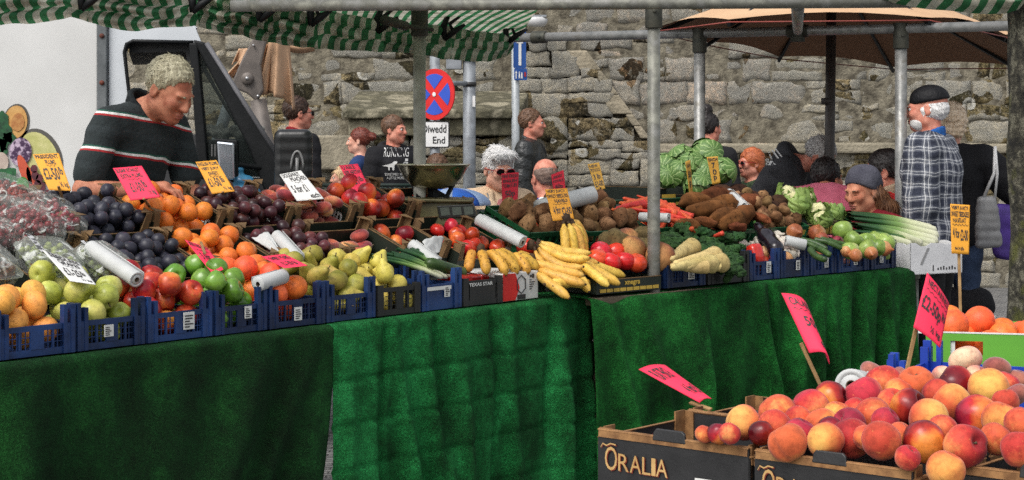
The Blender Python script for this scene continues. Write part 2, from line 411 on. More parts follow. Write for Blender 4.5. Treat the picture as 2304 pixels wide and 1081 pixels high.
def rr(x0,z0,x1,z1,r,n=5):
    pts=[]
    for cx,cz,a in((x1-r,z0+r,-PI/2),(x1-r,z1-r,0),(x0+r,z1-r,PI/2),(x0+r,z0+r,PI)):
        for k in range(n+1): pts.append((cx+r*math.cos(a+k*PI/2/n),cz+r*math.sin(a+k*PI/2/n)))
    return pts
b=MB(); flat(b,rr(-xw,z0,xw,z1,.02),0,.01,M1); b.build('plate_border',blackp,root)
b=MB(); flat(b,rr(-xw+.010,z0+.010,xw-.010,z1-.010,.014),-.004,.003,M1); b.build('plate',white,root)
b=MB(); sf=lambda u,v: M1@V((lerp(-xw,xw,u),-.0065,lerp(z0,z1,v)))
add_text(b,'Diwedd',(.10,.56,.90,.86),sf,.015); add_text(b,'End',(.45,.16,.86,.42),sf,.015); b.build('lettering',blackp,root)

root=empty('grey_road_post',(P(1056,300,16.2).x,16.2,0),0,'thick grey steel post with bracket arm standing by the no stopping sign','post')
b=MB(); b.tube([(0,0,0),(0,0,2.18)],.058,16); b.tube([(0,0,2.18),(0,0,2.3)],.075,16); b.build('shaft',grey,root,True)
b=MB(); b.tube([(0,-.02,1.97),(-.33,-.35,1.97)],.022,10); b.build('arm',grey,root,True)
b=MB(); b.tube([(0,0,1.945),(0,0,1.985)],.064,16); b.build('clamp',blackp,root,True)
b=MB(); b.box((-.21,-.06,2.10),(-.07,.05,2.23)); b.box((-.075,-.02,2.19),(.0,.02,2.21)); b.build('junction_box',grey,root,bevel=.006)
b=MB(); b.box((.03,-.064,1.76),(.055,-.058,1.86)); b.build('sticker',white,root)

BY=16.6
root=empty('one_way_sign',(P(1160,180,BY).x,BY,0),0,'narrow blue one way arrow sign with small blue plate on pale post','road sign')
b=MB(); b.tube([(0,0.03,0),(0,.03,2.55)],.038,14); b.build('post',pm('pale post',sr(175,180,182),sr(150,155,158),9,.5,.2),root,True)
sb=pm('signal blue deep',sr(36,86,160),sr(28,70,138),5,.45,bmp=.03); zz=lambda py:CZ-(py-HY)/F*BY
b=MB(); M2=Matrix.Translation((.04,-.02,0))@Matrix.Rotation(math.radians(20),4,'Z')
flat(b,rr(-.062,zz(154),.062,zz(66),.012),0,.008,M2); b.build('arrow_panel',sb,root)
b=MB(); c=zz(110); flat(b,[(-.013,zz(148)),(.013,zz(148)),(.013,zz(98)),(.036,zz(98)),(0,zz(88)),(-.036,zz(98)),(-.013,zz(98))],-.004,.003,M2)
flat(b,[(-.03,zz(84)),(.03,zz(84)),(.03,zz(82)),(-.03,zz(82))],-.004,.003,M2)
b.build('arrow',white,root)
b=MB(); flat(b,rr(-.055,zz(181),.072,zz(154.5),.01),-.001,.008,M2); b.build('small_panel',sb,root)
b=MB(); zc=zz(168)
flat(b,[(-.042,zc-.04),(-.034,zc-.04),(-.034,zc+.012),(-.026,zc+.012),(-.038,zc+.034),(-.050,zc+.012),(-.042,zc+.012)],-.005,.003,M2)
for ox,sc_ in((-.006,1.),(.018,.7)):
    flat(b,disc_pts(ox,zc+.02*sc_,.006,.006,8),-.005,.003,M2); flat(b,[(ox-.008,zc-.038),(ox-.003,zc-.038),(ox,zc-.012),(ox+.003,zc-.038),(ox+.008,zc-.038),(ox+.005,zc+.012),(ox-.005,zc+.012)],-.005,.003,M2)
b.build('pictogram',white,root)
b=MB(); flat(b,[(.042,zc-.022),(.06,zc-.022),(.06,zc+.022),(.042,zc+.022)],-.005,.003,M2); b.build('red_patch',pm('red patch',sr(170,40,50)),root)

root=empty('flood_lamp',P(1206,50,WY-.35),0,'small clear glass flood lamp fixed high on the stone wall','lamp')
b=MB(); b.lathe([(.0,-.05),(.075,-.045),(.10,-.01),(.105,.02),(.09,.045),(0,.05)],20,0,Matrix.Scale(1.1,4,(1,0,0))); b.build('glass_bowl',pm('lamp glass',(.62,.62,.62),(.5,.5,.5),5,.15),root,True)
b=MB(); b.tube([(-.1,.0,.03),(-.16,.1,.03),(-.16,.35,.03)],.018,8); b.box((-.11,-.07,.045),(.1,.07,.065)); b.build('bracket',grey,root)

# railing beyond the stall --------------------------------------------
RY=12.5
root=empty('iron_railing',(P(830,420,RY).x,RY,0),0,'low dark green iron railing with hooped infill beyond the stall','railing')
irn=pm('dark green iron',(.012,.035,.025),(.03,.04,.035),9,.5); zr=CZ-(417-HY)/F*RY
b=MB(); b.tube([(-.35,0,zr),(.35,0,zr)],.012,8); b.tube([(-.35,0,zr-.30),(.35,0,zr-.30)],.012,8); b.build('rail',irn,root,True)
b=MB()
for i in range(7):
    cx=-.3+.1*i; b.tube([(cx+.05*math.cos(a),0,zr-.075+.06*math.sin(a)) for a in np.linspace(0,2*PI,17)],.006,6); b.tube([(cx-.05,0,0),(cx-.05,0,zr)],.007,6)
b.build('infill',irn,root,True)
for sx in(-.36,.36):
    b=MB(); b.tube([(sx,0,0),(sx,0,zr+.05)],.022,10); b.build('post',irn,root,True)

# van -------------------------------------------------------------------
VY=8.4
van=empty('white_van',(P(300,600,VY).x,VY,0),0,'white box van with open cab window and black wing mirror parked behind the stall','van')
def vp(px,py,dy=0): return P(px,py,VY)+V((-.20*max(dy,0),dy,0))-V((van.location.x,VY,0))
DV=V((-.20,1,0))
def vz(z): return z
wpaint=pm('white van panel',(.66,.66,.645),(.58,.58,.565),3,.45,bmp=.04,bscale=20)
wcab=pm('white cab paint',(.62,.65,.68),(.54,.57,.60),3,.35,bmp=.03)
blk=pm('black trim plastic',(.007,.008,.009),(.012,.013,.014),14,.5,spec=.2,bmp=.2)
dkin=pm('dark cab interior',(.02,.021,.023),(.035,.035,.037),6,.7)
b=MB(); a=vp(-160,40); c=vp(226,560); b.prism([(a.x-1.6,0,.75),(c.x,0,.75),(c.x,0,3.1),(a.x-1.6,0,3.1)],(-.26*1.95,1.95,0)); b.build('cargo_box',wpaint,van,bevel=.02)
b=MB(); s0=vp(221,300).x; s1=vp(243,300).x; b.box((s0,-.03,.75),(s1,.10,3.1)); b.build('corner_strip',pm('dull aluminium strip',sr(120,124,126),sr(88,92,94),7,.45,.6),van,bevel=.004)
b=MB()
for py in(82,187,300,410):
    q=vp(233,py,-.034); b.lathe([(0,-.004),(.010,-.003),(.012,.004),(0,.004)],10,0,Matrix.Translation(q)@Matrix.Rotation(PI/2,4,'X'))
b.build('rivet',pm('rusty rivet',sr(110,55,40),sr(70,40,32),30,.8),van,True)
# cab shell: outline with a window opening, both sides of the cab
outer=[(244,30),(405,30),(440,62),(452,92),(640,400),(652,440),(652,1000),(244,1000)]
hole=[(284,112),(290,98),(304,94),(432,97),(447,104),(598,398),(398,398),(300,300)]
def ring(mb,outer,hole,y0,th,mi):
    """panel with a hole: bridged by nearest-angle fan"""
    bm=bmesh.new(); vo=[bm.verts.new(vp(x,y,y0)) for x,y in outer]; vh=[bm.verts.new(vp(x,y,y0)) for x,y in hole]
    eo=[bm.edges.new((vo[i],vo[(i+1)%len(vo)])) for i in range(len(vo))]; eh=[bm.edges.new((vh[i],vh[(i+1)%len(vh)])) for i in range(len(vh))]
    bmesh.ops.triangle_fill(bm,edges=eo+eh,use_beauty=True); g=bmesh.ops.extrude_face_region(bm,geom=list(bm.faces))
    bmesh.ops.translate(bm,verts=[x for x in g['geom'] if isinstance(x,bmesh.types.BMVert)],vec=(-.20*th,th,0))
    bm.verts.index_update(); mb.add([v.co.copy() for v in bm.verts],[[v.index for v in f.verts] for f in bm.faces],mi); bm.free()
b=MB(); ring(b,outer,hole,0,.05,0); b.build('cab_side',wcab,van,bevel=.006)
b=MB(); ring(b,outer,[(268,90),(278,72),(300,66),(432,70),(462,84),(634,398),(398,398),(280,300)],1.55,.05,0); b.build('cab_side',dkin,van)
b=MB(); p0=vp(244,30); p1=vp(405,30); p2=vp(440,62); b.prism([p0+V((0,.05,-.05)),p1+V((0,.05,-.05)),p2+V((-.04,.05,0)),p2+V((0,.05,0)),p1+V((0,.05,0)),p0+V((0,.05,0))],DV*1.5); b.build('cab_roof',wcab,van)
# seal, A pillar, quarter post
b=MB(); b.tube([vp(x,y,-.012) for x,y in [(398,398),(302,300),(281,118),(286,100),(300,93),(436,96)]],.009,8); b.build('window_seal',blk,van,True)
b=MB(); b.prism([vp(436,90,-.03),vp(462,96,-.03),vp(648,392,-.03),vp(648,440,-.03),vp(600,440,-.03),vp(560,330,-.03)],(0,.07,0)); b.build('windscreen_pillar',blk,van,bevel=.01)
b=MB(); b.prism([vp(427,98,-.026),vp(446,98,-.026),vp(472,402,-.026),vp(448,402,-.026)],(0,.06,0)); b.build('quarter_post',blk,van,bevel=.006)
b=MB(); b.prism([vp(300,302,-.02),(vp(448,302,-.02)),vp(470,400,-.02),vp(655,400,-.02),vp(664,520,-.02),vp(664,800,-.02),vp(300,800,-.02)],(0,.04,0)); b.build('door_panel',dkin,van,bevel=.006)
b=MB(); b.tube([vp(466,98,-.02),vp(652,392,-.02)],.012,8); b.build('pillar_trim',pm('satin trim',(.12,.12,.13)),van,True)
gl,t,b_g=nt('dusty quarter glass'); b_g.inputs['Base Color'].default_value=(.05,.06,.06,1); b_g.inputs['Roughness'].default_value=.08; tr_=N(t,'ShaderNodeBsdfTransparent'); tr_.inputs[0].default_value=(.6,.64,.62,1); mx_=N(t,'ShaderNodeMixShader'); mx_.inputs[0].default_value=.22; t.links.new(tr_.outputs[0],mx_.inputs[1]); t.links.new(b_g.outputs[0],mx_.inputs[2]); t.links.new(mx_.outputs[0],t.nodes['Material Output'].inputs[0])
b=MB(); b.prism([vp(447,104,.0),vp(600,397,.0),vp(470,400,.0)],(0,.004,0)); b.build('quarter_glass',gl,van)
# roof lining, dashboard, wheel, cloth on the dash
b=MB(); b.prism([vp(290,95,.06),vp(436,98,.06),vp(470,148,.06),vp(425,150,.06),vp(418,115,.06),vp(290,118,.06)],DV*1.45); b.build('roof_lining',dkin,van)
b=MB(); b.prism([vp(474,318,.06),vp(590,312,.06),vp(640,400,.06),vp(640,520,.06),vp(474,520,.06)],DV*1.45); b.build('dashboard',dkin,van,bevel=.01)
b=MB()
for k in range(6): b.box(vp(480+k*7,352,-.06),tuple(V(vp(483+k*7,325,-.045))))
b.build('vent_slats',pm('grey vent slat',(.10,.10,.10)),van)
s=SDF(); c0=vp(520,300,.25)
for k in range(9):
    q=c0+V((-.13+.03*k,.02*math.sin(k*2),.0+.02*math.sin(k*1.7))); s.cap(q,q+V((.05,.05,.01)),.022,.016,.02)
link('dash_cloth',s.mesh('dash_cloth',.008,(.004,120)),van,[pm('grey rag',(.30,.29,.26),(.2,.19,.17),20,.9)])
# small door mirror (glass towards us)
b=MB(); mm=[vp(500,318,-.16),vp(538,322,-.16),vp(540,402,-.16),vp(506,406,-.16)]; b.prism(mm,(0,.03,0)); b.build('mirror_glass',pm('mirror glass',(.72,.78,.86),(.55,.6,.68),5,.12,.85,bmp=0),van,bevel=.008)
b=MB(); b.prism([vp(494,312,-.125),vp(543,316,-.125),vp(546,408,-.125),vp(500,413,-.125)],(0,.05,0)); b.tube([vp(540,370,-.1),vp(600,380,0)],.014,8); b.build('mirror_shell',blk,van,bevel=.01)
# large black wing mirror seen from behind, on its arm
s=SDF(); mc=vp(676,368,-.25); 
for k in range(6):
    z=lerp(-.135,.125,k/5); s.cap(mc+V((-.055,0,z)),mc+V((.05,0,z)),.036,.036,.03)
m_=link('wing_mirror',s.mesh('wing_mirror',.007),van,[pm('black glossy mirror',(.010,.011,.012),(.02,.021,.022),6,.28)])
b=MB(); b.tube([mc+V((-.02,.05,-.12)),mc+V((-.05,.2,-.3)),vp(640,520,.0)],.016,8); b.tube([mc+V((0.02,-.036,.0+.02*math.sin(a)))+V((.028*math.cos(a),-.004,.06*math.sin(a)-.02)) for a in np.linspace(0,PI,11)],.006,6); b.tube([mc+V((.02,-.04,-.07)),mc+V((.02,-.042,.03))],.009,6); b.build('arm',pm('grey plastic loop',(.2,.2,.2),rough=.4),m_,True)
# blue plastic bag hanging in the door
s=SDF(); c0=vp(560,420,-.10)
s.cap(c0+V((-.03,0,.07)),c0+V((.01,0,-.04)),.02,.045,.03).cap(c0+V((.01,0,.02)),c0+V((.05,0,-.05)),.025,.03,.03).cap(c0+V((-.05,0,.0)),c0+V((-.02,0,-.09)),.025,.03,.03)
o=link('plastic_bag',s.mesh('bag',.006,(.006,90)),None,[pm('blue plastic bag',sr(60,130,165),sr(40,95,130),20,.35,bmp=.5,bscale=40)])
o.location=van.location; tag(o,'crumpled blue plastic bag hanging on the van door','bag')
# vegetables printed on the van side (flat cut-out artwork)
art=empty('vegetable_print',(0,0,0)); art.parent=van
def blob(mb,cx,cy,rx,ry,rot=0,dy=0,n=28,amp=0,seed=0,mi=0):
    pts=[]
    for k in range(n):
        a=2*PI*k/n; q=1+amp*mnoise.noise((math.cos(a)*2.2+seed,math.sin(a)*2.2,seed*1.7)); x=rx*q*math.cos(a); y=ry*q*math.sin(a)
        pts.append(vp(cx+x*math.cos(rot)-y*math.sin(rot),cy+x*math.sin(rot)+y*math.cos(rot),-.002+dy))
    mb.prism(pts,(0,.003,0),mi)
def printed(name,items,mat,dy):
    b=MB()
    for i,it in enumerate(items): blob(b,*it[:4],it[4] if len(it)>4 else 0,-dy,amp=it[5] if len(it)>5 else 0,seed=i*3.1+dy*900,n=it[6] if len(it)>6 else 28)
    o=b.build(name,mat,van); return o
bpy.data.objects.remove(art)
ol=pm('print outline',(.10,.095,.085)); 
printed('print_outline',[(37,276,30,42,.1),(92,352,46,66,-.45)],ol,.001)
printed('squash_print',[(36,275,26,37,.1)],pm('print squash',sr(205,160,95),sr(190,140,75),30),.005)
printed('squash_core_print',[(41,276,15,20,.1,.15)],pm('print squash core',sr(165,105,55),sr(190,140,80),40),.009)
printed('melon_print',[(90,354,40,60,-.45)],pm('print melon',sr(205,200,140),sr(180,180,110),20),.005)
printed('kale_print',[(5,300,22,42,0,.5,40),(0,340,18,30,0,.5,40),(22,310,14,12,0,.5,30)],pm('print kale',sr(30,90,50),sr(15,55,30),40),.009)
printed('cabbage_print',[(48,342,25,32,.1)],pm('print red cabbage',sr(62,36,70),sr(190,170,190),45,lo=.45,hi=.58),.013)
printed('mushroom_print',[(4,365,17,22,0)],pm('print mushroom',sr(200,185,170),sr(170,150,140),20),.013)
printed('carrot_print',[(58,385,11,38,-.35),(72,400,8,25,-.3)],pm('print carrot',sr(205,90,60),sr(180,70,45),20),.017)
printed('broccoli_print',[(18,400,26,24,0,.4,40),(8,420,22,18,0,.4,40)],pm('print broccoli',sr(40,110,60),sr(20,70,40),45),.021)
printed('tomato_print',[(35,430,9,8),(68,425,10,12),(84,432,9,9)],pm('print tomato',sr(180,45,35),sr(150,30,25),20),.021)
printed('grape_print',[(82,395,8,10),(92,402,8,10),(88,415,8,10),(98,420,8,10),(80,380,8,9),(100,440,8,12),(108,450,7,10),(110,436,6,9)],pm('print grape',sr(105,45,55),sr(70,28,38),30),.025)
printed('lime_print',[(53,418,15,20,.1)],pm('print lime',sr(70,150,60),sr(50,120,45),20),.025)
printed('lime_half_print',[(70,448,17,21,.2)],pm('print lime rim',sr(60,110,60)),.029)
printed('lime_flesh_print',[(69,447,14,18,.2)],pm('print lime flesh',sr(175,190,130),sr(150,170,105),40),.033)
# folded parasol on a cantilever arm -------------------------------------
UY=12.2
def up(px,py,dy=0): return P(px,py,UY)+V((0,dy,0))
root=empty('folded_parasol',(up(620,600).x,UY,0),0,'folded tan cantilever parasol hanging in pleats from a grey arm','parasol'); ro=root.location.copy()
tan=pm('tan parasol cloth',sr(196,160,128),sr(172,136,104),6,.8,bmp=.15,bscale=300)
def pleat(name,topc,topw,bl,br,n,amp,dep,ph=0):
    b=MB()
    def fn(u,v):
        v=v*(1+.05*math.sin(u*9+ph))
        a=up(lerp(topc[0]-topw,topc[0]+topw,u),topc[1]); c=up(lerp(bl[0],br[0],u),lerp(bl[1],br[1],u)+4*math.sin(u*n*2*PI+ph)); p=a.lerp(c,v)
        w=math.sin(u*n*2*PI+ph); w=w+.35*math.sin(u*n*4.7*PI+1)
        return p+V((.012*v*math.cos(u*n*4*PI),-amp*v*w-dep*math.sin(u*PI),0))-ro
    b.grid(fn,90,14); o=b.build(name,tan,root,True,False); m=o.modifiers.new('s','SOLIDIFY'); m.thickness=.004; return o
pleat('pleated_cloth',(628,92),22,(582,200),(668,240),2.3,.055,.13)
pleat('pleated_cloth',(590,100),16,(508,168),(578,214),2.6,.06,.05,1.)
pleat('pleated_cloth',(560,110),22,(520,142),(575,150),2.2,.03,.02,2.)
b=MB(); b.grid(lambda u,v:up(lerp(636,705,u),lerp(88,112,v)-lerp(0,0,u)+6*math.sin(u*3),.1)-V((0,.05*math.sin(v*PI),0))-ro,12,6); o=b.build('loose_flap',tan,root,True,False); o.modifiers.new('s','SOLIDIFY').thickness=.004
arm=pm('grey brown parasol arm',sr(118,110,104),sr(90,84,80),8,.55,.2)
b=MB(); b.prism([up(588,72,-.2)-ro,up(612,80,-.2)-ro,up(596,150,-.2)-ro,up(602,205,-.2)-ro,up(586,232,-.2)-ro,up(568,214,-.2)-ro,up(528,196,-.2)-ro,up(556,132,-.2)-ro],(0,.05,0)); b.build('arm_plate',arm,root,bevel=.012)
b=MB(); q=up(567,179,-.21)-ro
b.lathe([(0,-.02),(.035,-.018),(.042,-.008),(.042,.01)],20,0,Matrix.Translation(q)@Matrix.Rotation(PI/2,4,'X')@Matrix.Scale(-1,4,(0,0,1))); b.build('pivot_disc',arm,root,True)
b=MB()
for px,py,r in((567,179,.012),(591,218,.009),(531,193,.008),(581,106,.007)):
    b.lathe([(0,.032),(r,.03),(r,0)],10,0,Matrix.Translation(up(px,py,-.205)-ro)@Matrix.Rotation(PI/2,4,'X'))
b.build('bolt_heads',pm('steel bolt',(.6,.6,.6),rough=.3,metal=.8),root,True)
b=MB(); b.tube([up(588,226,-.16)-ro,up(624,420,-.16)-ro,V((.06,0,0))],.055,14); b.build('post',arm,root,True)
root=empty('leaning_pole',(up(498,330,1).x,13.2,0),0,'slim pale grey pole leaning beyond the van windscreen','pole')
b=MB(); b.tube([(0,0,0),P(488,320,13.2)-root.location,P(513,240,13.2)-root.location,P(530,190,13.2)-root.location],.045,12); b.build('shaft',grey,root,True)

# open tan parasol ----------------------------------------------------
root=empty('open_parasol',(P(1861,400,11.3).x,11.3,0),0,'large open tan parasol with brown underside shading the seated group','parasol'); ro=root.location.copy()
can=[P(1470,66,10.3),P(1640,44,9.7),P(2092,40,9.6),P(2262,78,10.4),P(2330,112,11.4),P(2292,149,12.6),P(2010,152,13.0),P(1752,128,12.6),P(1585,96,11.6)]
peak=P(1872,-110,11.3)
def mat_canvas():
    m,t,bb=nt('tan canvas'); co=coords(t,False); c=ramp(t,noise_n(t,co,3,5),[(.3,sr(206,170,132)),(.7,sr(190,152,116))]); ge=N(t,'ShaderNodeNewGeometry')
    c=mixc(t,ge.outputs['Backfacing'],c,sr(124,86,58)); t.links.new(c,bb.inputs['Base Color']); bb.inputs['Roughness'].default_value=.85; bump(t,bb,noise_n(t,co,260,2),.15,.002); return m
b=MB(); n=len(can)
for i in range(n):
    a,c=can[i],can[(i+1)%n]; k=6; rows=[]
    for j in range(k+1):
        v=j/k; row=[]
        for q in range(k+1):
            e=a.lerp(c,q/k); e=e+V((0,0,.035*math.sin(q/k*PI)*1.)); p=peak.lerp(e,max(v,.01)); p.z-=.05*math.sin(v*PI)*(1-.3*math.sin(q/k*PI)); row.append(p-ro)
        rows.append(row)
    base=len(b.v)
    for r_ in rows: b.v+=[tuple(x) for x in r_]
    for j in range(k):
        for q in range(k): b.f.append((base+j*(k+1)+q,base+j*(k+1)+q+1,base+(j+1)*(k+1)+q+1,base+(j+1)*(k+1)+q)); b.m.append(0)
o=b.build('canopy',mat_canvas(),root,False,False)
me=o.data; up_ok=sum(p.normal.z for p in me.polygons)
if up_ok<0: me.flip_normals()
for c in can:
    b=MB(); b.bar(peak-ro+V((0,0,-.07)),c-ro+V((0,0,-.03)),.018,.022); b.build('rib',blk,root)
b=MB(); b.tube([V((0,0,0)),peak-ro],.032,14); b.tube([V((0,0,CZ-(228-HY)/F*11.3-.02)),V((0,0,CZ-(228-HY)/F*11.3+.02))],.038,14); b.build('pole',pm('brown grey pole',sr(88,82,78),sr(66,62,60),9,.5,.2),root,True)
b=MB(); 
for c in can: b.tube([c-ro+V((0,0,-.015)),can[(can.index(c)+1)%n]-ro+V((0,0,-.015))],.004,6)
b.build('hem',pm('reddish hem',sr(150,70,60),sr(120,55,45)),root,True)
b=MB()
for k in range(7):
    q=peak.lerp(can[2].lerp(can[1],.28+.02*k),.62)+V((0,-.01,.02))-ro; b.lathe([(0,.004),(.02+.012*math.sin(k*3),.002),(.024,-.01)],8,0,Matrix.Translation(q))
b.build('bird_dropping',white,root)

# tree trunk at the edge ------------------------------------------------
def mat_bark():
    m,t,bb=nt('mossy bark'); co=coords(t,False); c=ramp(t,noise_n(t,co,22,8,.7),[(.40,(.012,.011,.008)),(.52,(.055,.05,.034)),(.60,(.17,.16,.115))]); n=noise_n(t,co,7,6,.6)
    c=mixc(t,ramp(t,n,[(.55,0.),(.66,.9)]),c,(.10,.105,.018)); t.links.new(c,bb.inputs['Base Color']); bb.inputs['Roughness'].default_value=.95; bump(t,bb,noise_n(t,co,30,8,.7),1.,.03); return m
TY=6.4
root=empty('street_tree',(P(2352,600,TY).x,TY,0),0,'dark mossy tree trunk standing at the edge of the stall','tree')
b=MB(); prof=[(.165,-.02),(.15,.1),(.137,.35),(.130,.8),(.130,1.4),(.127,1.9),(.125,2.3),(.11,2.8),(.0,3.2)]
def tr(u,v):
    k=v*(len(prof)-1); i=min(int(k),len(prof)-2); r=lerp(prof[i][0],prof[i+1][0],k-i); z=lerp(prof[i][1],prof[i+1][1],k-i); a=2*PI*u; q=1+.10*mnoise.noise((math.cos(a)*2,math.sin(a)*2,z*3))+.05*mnoise.noise((math.cos(a)*7,math.sin(a)*7,z*8))
    return (r*q*math.cos(a),r*q*math.sin(a),z)
b.grid(tr,40,90,0,True); b.build('trunk',mat_bark(),root,True)
b=MB()
for k in range(5):
    a=k*1.3; d=V((math.cos(a),math.sin(a),1.1)); p0=V((0,0,2.5+.1*k)); b.tube([p0,p0+d*.3,p0+d*.6+V((0,0,.1)),p0+d*1.0+V((.1,0,.35))],[.05,.042,.032,.018],9)
b.build('limb',bpy.data.materials['mossy bark'],root,True)
# =================================================================== STALL STRUCTURE
def mat_steel():
    m,t,b=nt('galvanised tube'); co=coords(t,False); n=noise_n(t,co,14,6,.6); c=ramp(t,n,[(.3,(.13,.135,.13)),(.55,(.27,.27,.26)),(.72,(.15,.14,.115))]); t.links.new(c,b.inputs['Base Color']); b.inputs['Metallic'].default_value=.35
    r=ramp(t,noise_n(t,co,40,4),[(.3,.32),(.7,.55)]); t.links.new(r,b.inputs['Roughness']); bump(t,b,noise_n(t,co,120,3),.12,.003); return m
steel=mat_steel()
olsteel=pm('tarnished steel upright',(.24,.24,.20),(.13,.13,.11),13,.5,.12,.2,bscale=90,c3=(.20,.20,.185))
fit=pm('dark cast clamp',(.045,.048,.04),(.08,.078,.06),20,.6,.5,.3,bscale=50)
frm=empty('stall_scaffold',(0,7.4,0),0,'grey galvanised tube frame of the market stall with clamps at its joints','stall frame')
fo=V((0,7.4,0))
def pole(name,a,b_,r,mat=steel):
    b=MB(); b.tube([V(a)-fo,V(b_)-fo],r,18); return b.build(name,mat,frm,True)
def collar(a,b_,r,nm='clamp'):
    b=MB(); b.tube([V(a)-fo,V(b_)-fo],r,18); a=V(a);b_=V(b_); c=(a+b_)/2-fo; b.tube([c,c+V((0,-r-.008,0))],.009,8); return b.build(nm,fit,frm,True,bevel=.003)
BZ=2.0
YT=.5*F/(305-8)   # height-2.0 rail seen near the top of the frame
pA=P(520,14,.5*F/291); pB=P(2330,3,.5*F/302)
pole('top_rail',pA,pB,.0225,olsteel)
rA=P(1150,86,.585*F/219); rB=P(2340,57,.585*F/248)
pole('cross_rail',rA,rB,.027)
p=L.w(2.67,.78,0); zt=2.02; u1=V((P(944,100,7.7).x,7.7,0)); pole('upright_pole',u1,u1+V((0,0,zt+.06)),.027,pm('dull zinc upright',(.34,.335,.28),(.2,.195,.16),13,.5,.05,.2,bscale=90)); collar(u1+V((0,0,zt-.09)),u1+V((0,0,zt+.05)),.037)
q=R.w(-.03,.03,0); u2=V((P(1471,300,7.56).x,7.56,0)); pole('upright_pole',u2+V((0,0,0)),u2+V((0,0,2.12)),.0272,olsteel); collar(u2+V((0,0,1.955)),u2+V((0,0,2.10)),.037)
def onrail(px):
    k=(px-1150)/(2340-1150); 
    # perspective-correct parameter along the rail
    a=(px-HX)/F; t=(a*rA.y-rA.x)/((rB.x-rA.x)-a*(rB.y-rA.y)); return rA.lerp(rB,t)
for px,low in ((1574,.0),(2027,.0)):
    q=onrail(px); pole('upright_pole',V((q.x,q.y,0)),q,.0325); collar(q-V((0,0,.11)),q+V((0,0,.03)),.042)
q=onrail(1213); dr=(rB-rA).normalized(); collar(q-dr*.045,q+dr*.045,.037)
q=onrail(1795); a=(1795-HX)/F; qa=V((a*6.78,6.78,2.0)); pole('tie_bar',qa,q,.0265); collar(q-V((0,0,.06)),q+V((0,0,.04)),.040); collar(q-dr*.06,q+dr*.06,.036)
# thumb screw clamp by the left upright
b=MB(); h=u1+V((-.14,-.25,1.985))-fo; b.tube([h,h+V((.09,.12,-.02))],.02,10); b.tube([h+V((.09,.12,-.02)),h+V((.2,.2,-.03))],.009,8); b.build('screw_clamp',fit,frm,True)

# awning ------------------------------------------------------------------
def mat_awning(name,sheet=False):
    m,t,b=nt(name); uv=N(t,'ShaderNodeUVMap'); sp=N(t,'ShaderNodeSeparateXYZ'); t.links.new(uv.outputs[0],sp.inputs[0])
    def frac_gt(o,th):
        f=N(t,'ShaderNodeMath',operation='FRACT'); t.links.new(o,f.inputs[0]); g=N(t,'ShaderNodeMath',operation='GREATER_THAN'); g.inputs[1].default_value=th; t.links.new(f.outputs[0],g.inputs[0]); return g.outputs[0]
    tc=N(t,'ShaderNodeTexCoord'); n=noise_n(t,tc.outputs['Object'],9,6,.6)
    gr=ramp(t,n,[(.35,(.010,.075,.024)),(.65,(.045,.20,.08))]); wh=ramp(t,n,[(.38,(.27,.255,.19)),(.62,(.60,.58,.48))])
    c=mixc(t,frac_gt(sp.outputs[0],.5),wh,gr); t.links.new(c,b.inputs['Base Color']); b.inputs['Roughness'].default_value=.7
    tl_=N(t,'ShaderNodeBsdfTranslucent'); t.links.new(c,tl_.inputs[0]); mx=N(t,'ShaderNodeMixShader'); mx.inputs[0].default_value=.5; t.links.new(b.outputs[0],mx.inputs[1]); t.links.new(tl_.outputs[0],mx.inputs[2]); t.links.new(mx.outputs[0],t.nodes['Material Output'].inputs[0])
    bump(t,b,noise_n(t,tc.outputs['Object'],380,2),.25,.002); return m
maw=mat_awning('striped awning cloth')
def uvmesh(o,uvs):
    me=o.data; l=me.uv_layers.new(name='UVMap'); d=[]
    for lp in me.loops: d+=list(uvs[lp.vertex_index])
    l.data.foreach_set('uv',d)
aw=empty('striped_awning',(0,6.5,0),0,'green and white striped awning gathered in swags between black hooks under the rail','awning'); ao=V((0,6.5,0))
def bay(x0,x1,top,bot,Y0,Y1,sag,bands,seed,par=aw,org=ao,per=.066,ph=0):
    """gathered cloth between two hooks; top/bot: functions px->photo row of its upper and lower outline"""
    rn=random.Random(seed); nu,nv=70,bands*14; b=MB(); uvs=[]
    offs=[k_*.5+rn.uniform(-.08,.08) for k_ in range(bands+1)]; shr=[rn.uniform(.7,1.3) for _ in range(bands+1)]
    W=(P(x1,0,(Y0+Y1)/2)-P(x0,0,(Y0+Y1)/2)).length*1.25
    for j in range(nv+1):
        v=j/nv; k=min(int(v*bands),bands-1); f=v*bands-k
        for i in range(nu+1):
            u=i/nu; px=lerp(x0,x1,u); Y=lerp(Y0,Y1,u); s=math.sin(PI*u)**.75
            wv=v+.07*math.sin(2*PI*(u*1.1+seed*.37))*math.sin(PI*v)*s
            row=lerp(top(px),bot(px),min(max(wv,0),1))
            amp=.016+.042*s*shr[k]
            dy=-amp*math.sin(PI*f)*1.25 - .05*s*math.sin(PI*v) +.012*mnoise.noise((u*5,v*bands*1.0,seed))
            dz=-.013*s*math.cos(PI*f)*0 + .010*mnoise.noise((u*4,v*6,seed+5.))
            p=P(px,row,Y)+V((0,dy,dz))-org; b.v.append(tuple(p))
            sl=.35 if k==bands-1 else .12
            uvs.append((u*W/per+offs[k]*.9+sl*f+ph+(.25*mnoise.noise((u*3,k*3.3,seed)) ),v))
    for j in range(nv):
        for i in range(nu): a=j*(nu+1)+i; b.f.append((a,a+1,a+nu+2,a+nu+1)); b.m.append(0)
    o=b.build('gathered_cloth',maw,par,True,False); uvmesh(o,uvs)
    return o
def interp(pts):
    xs=[p[0] for p in pts]; ys=[p[1] for p in pts]
    return lambda x: float(np.interp(x,xs,ys))
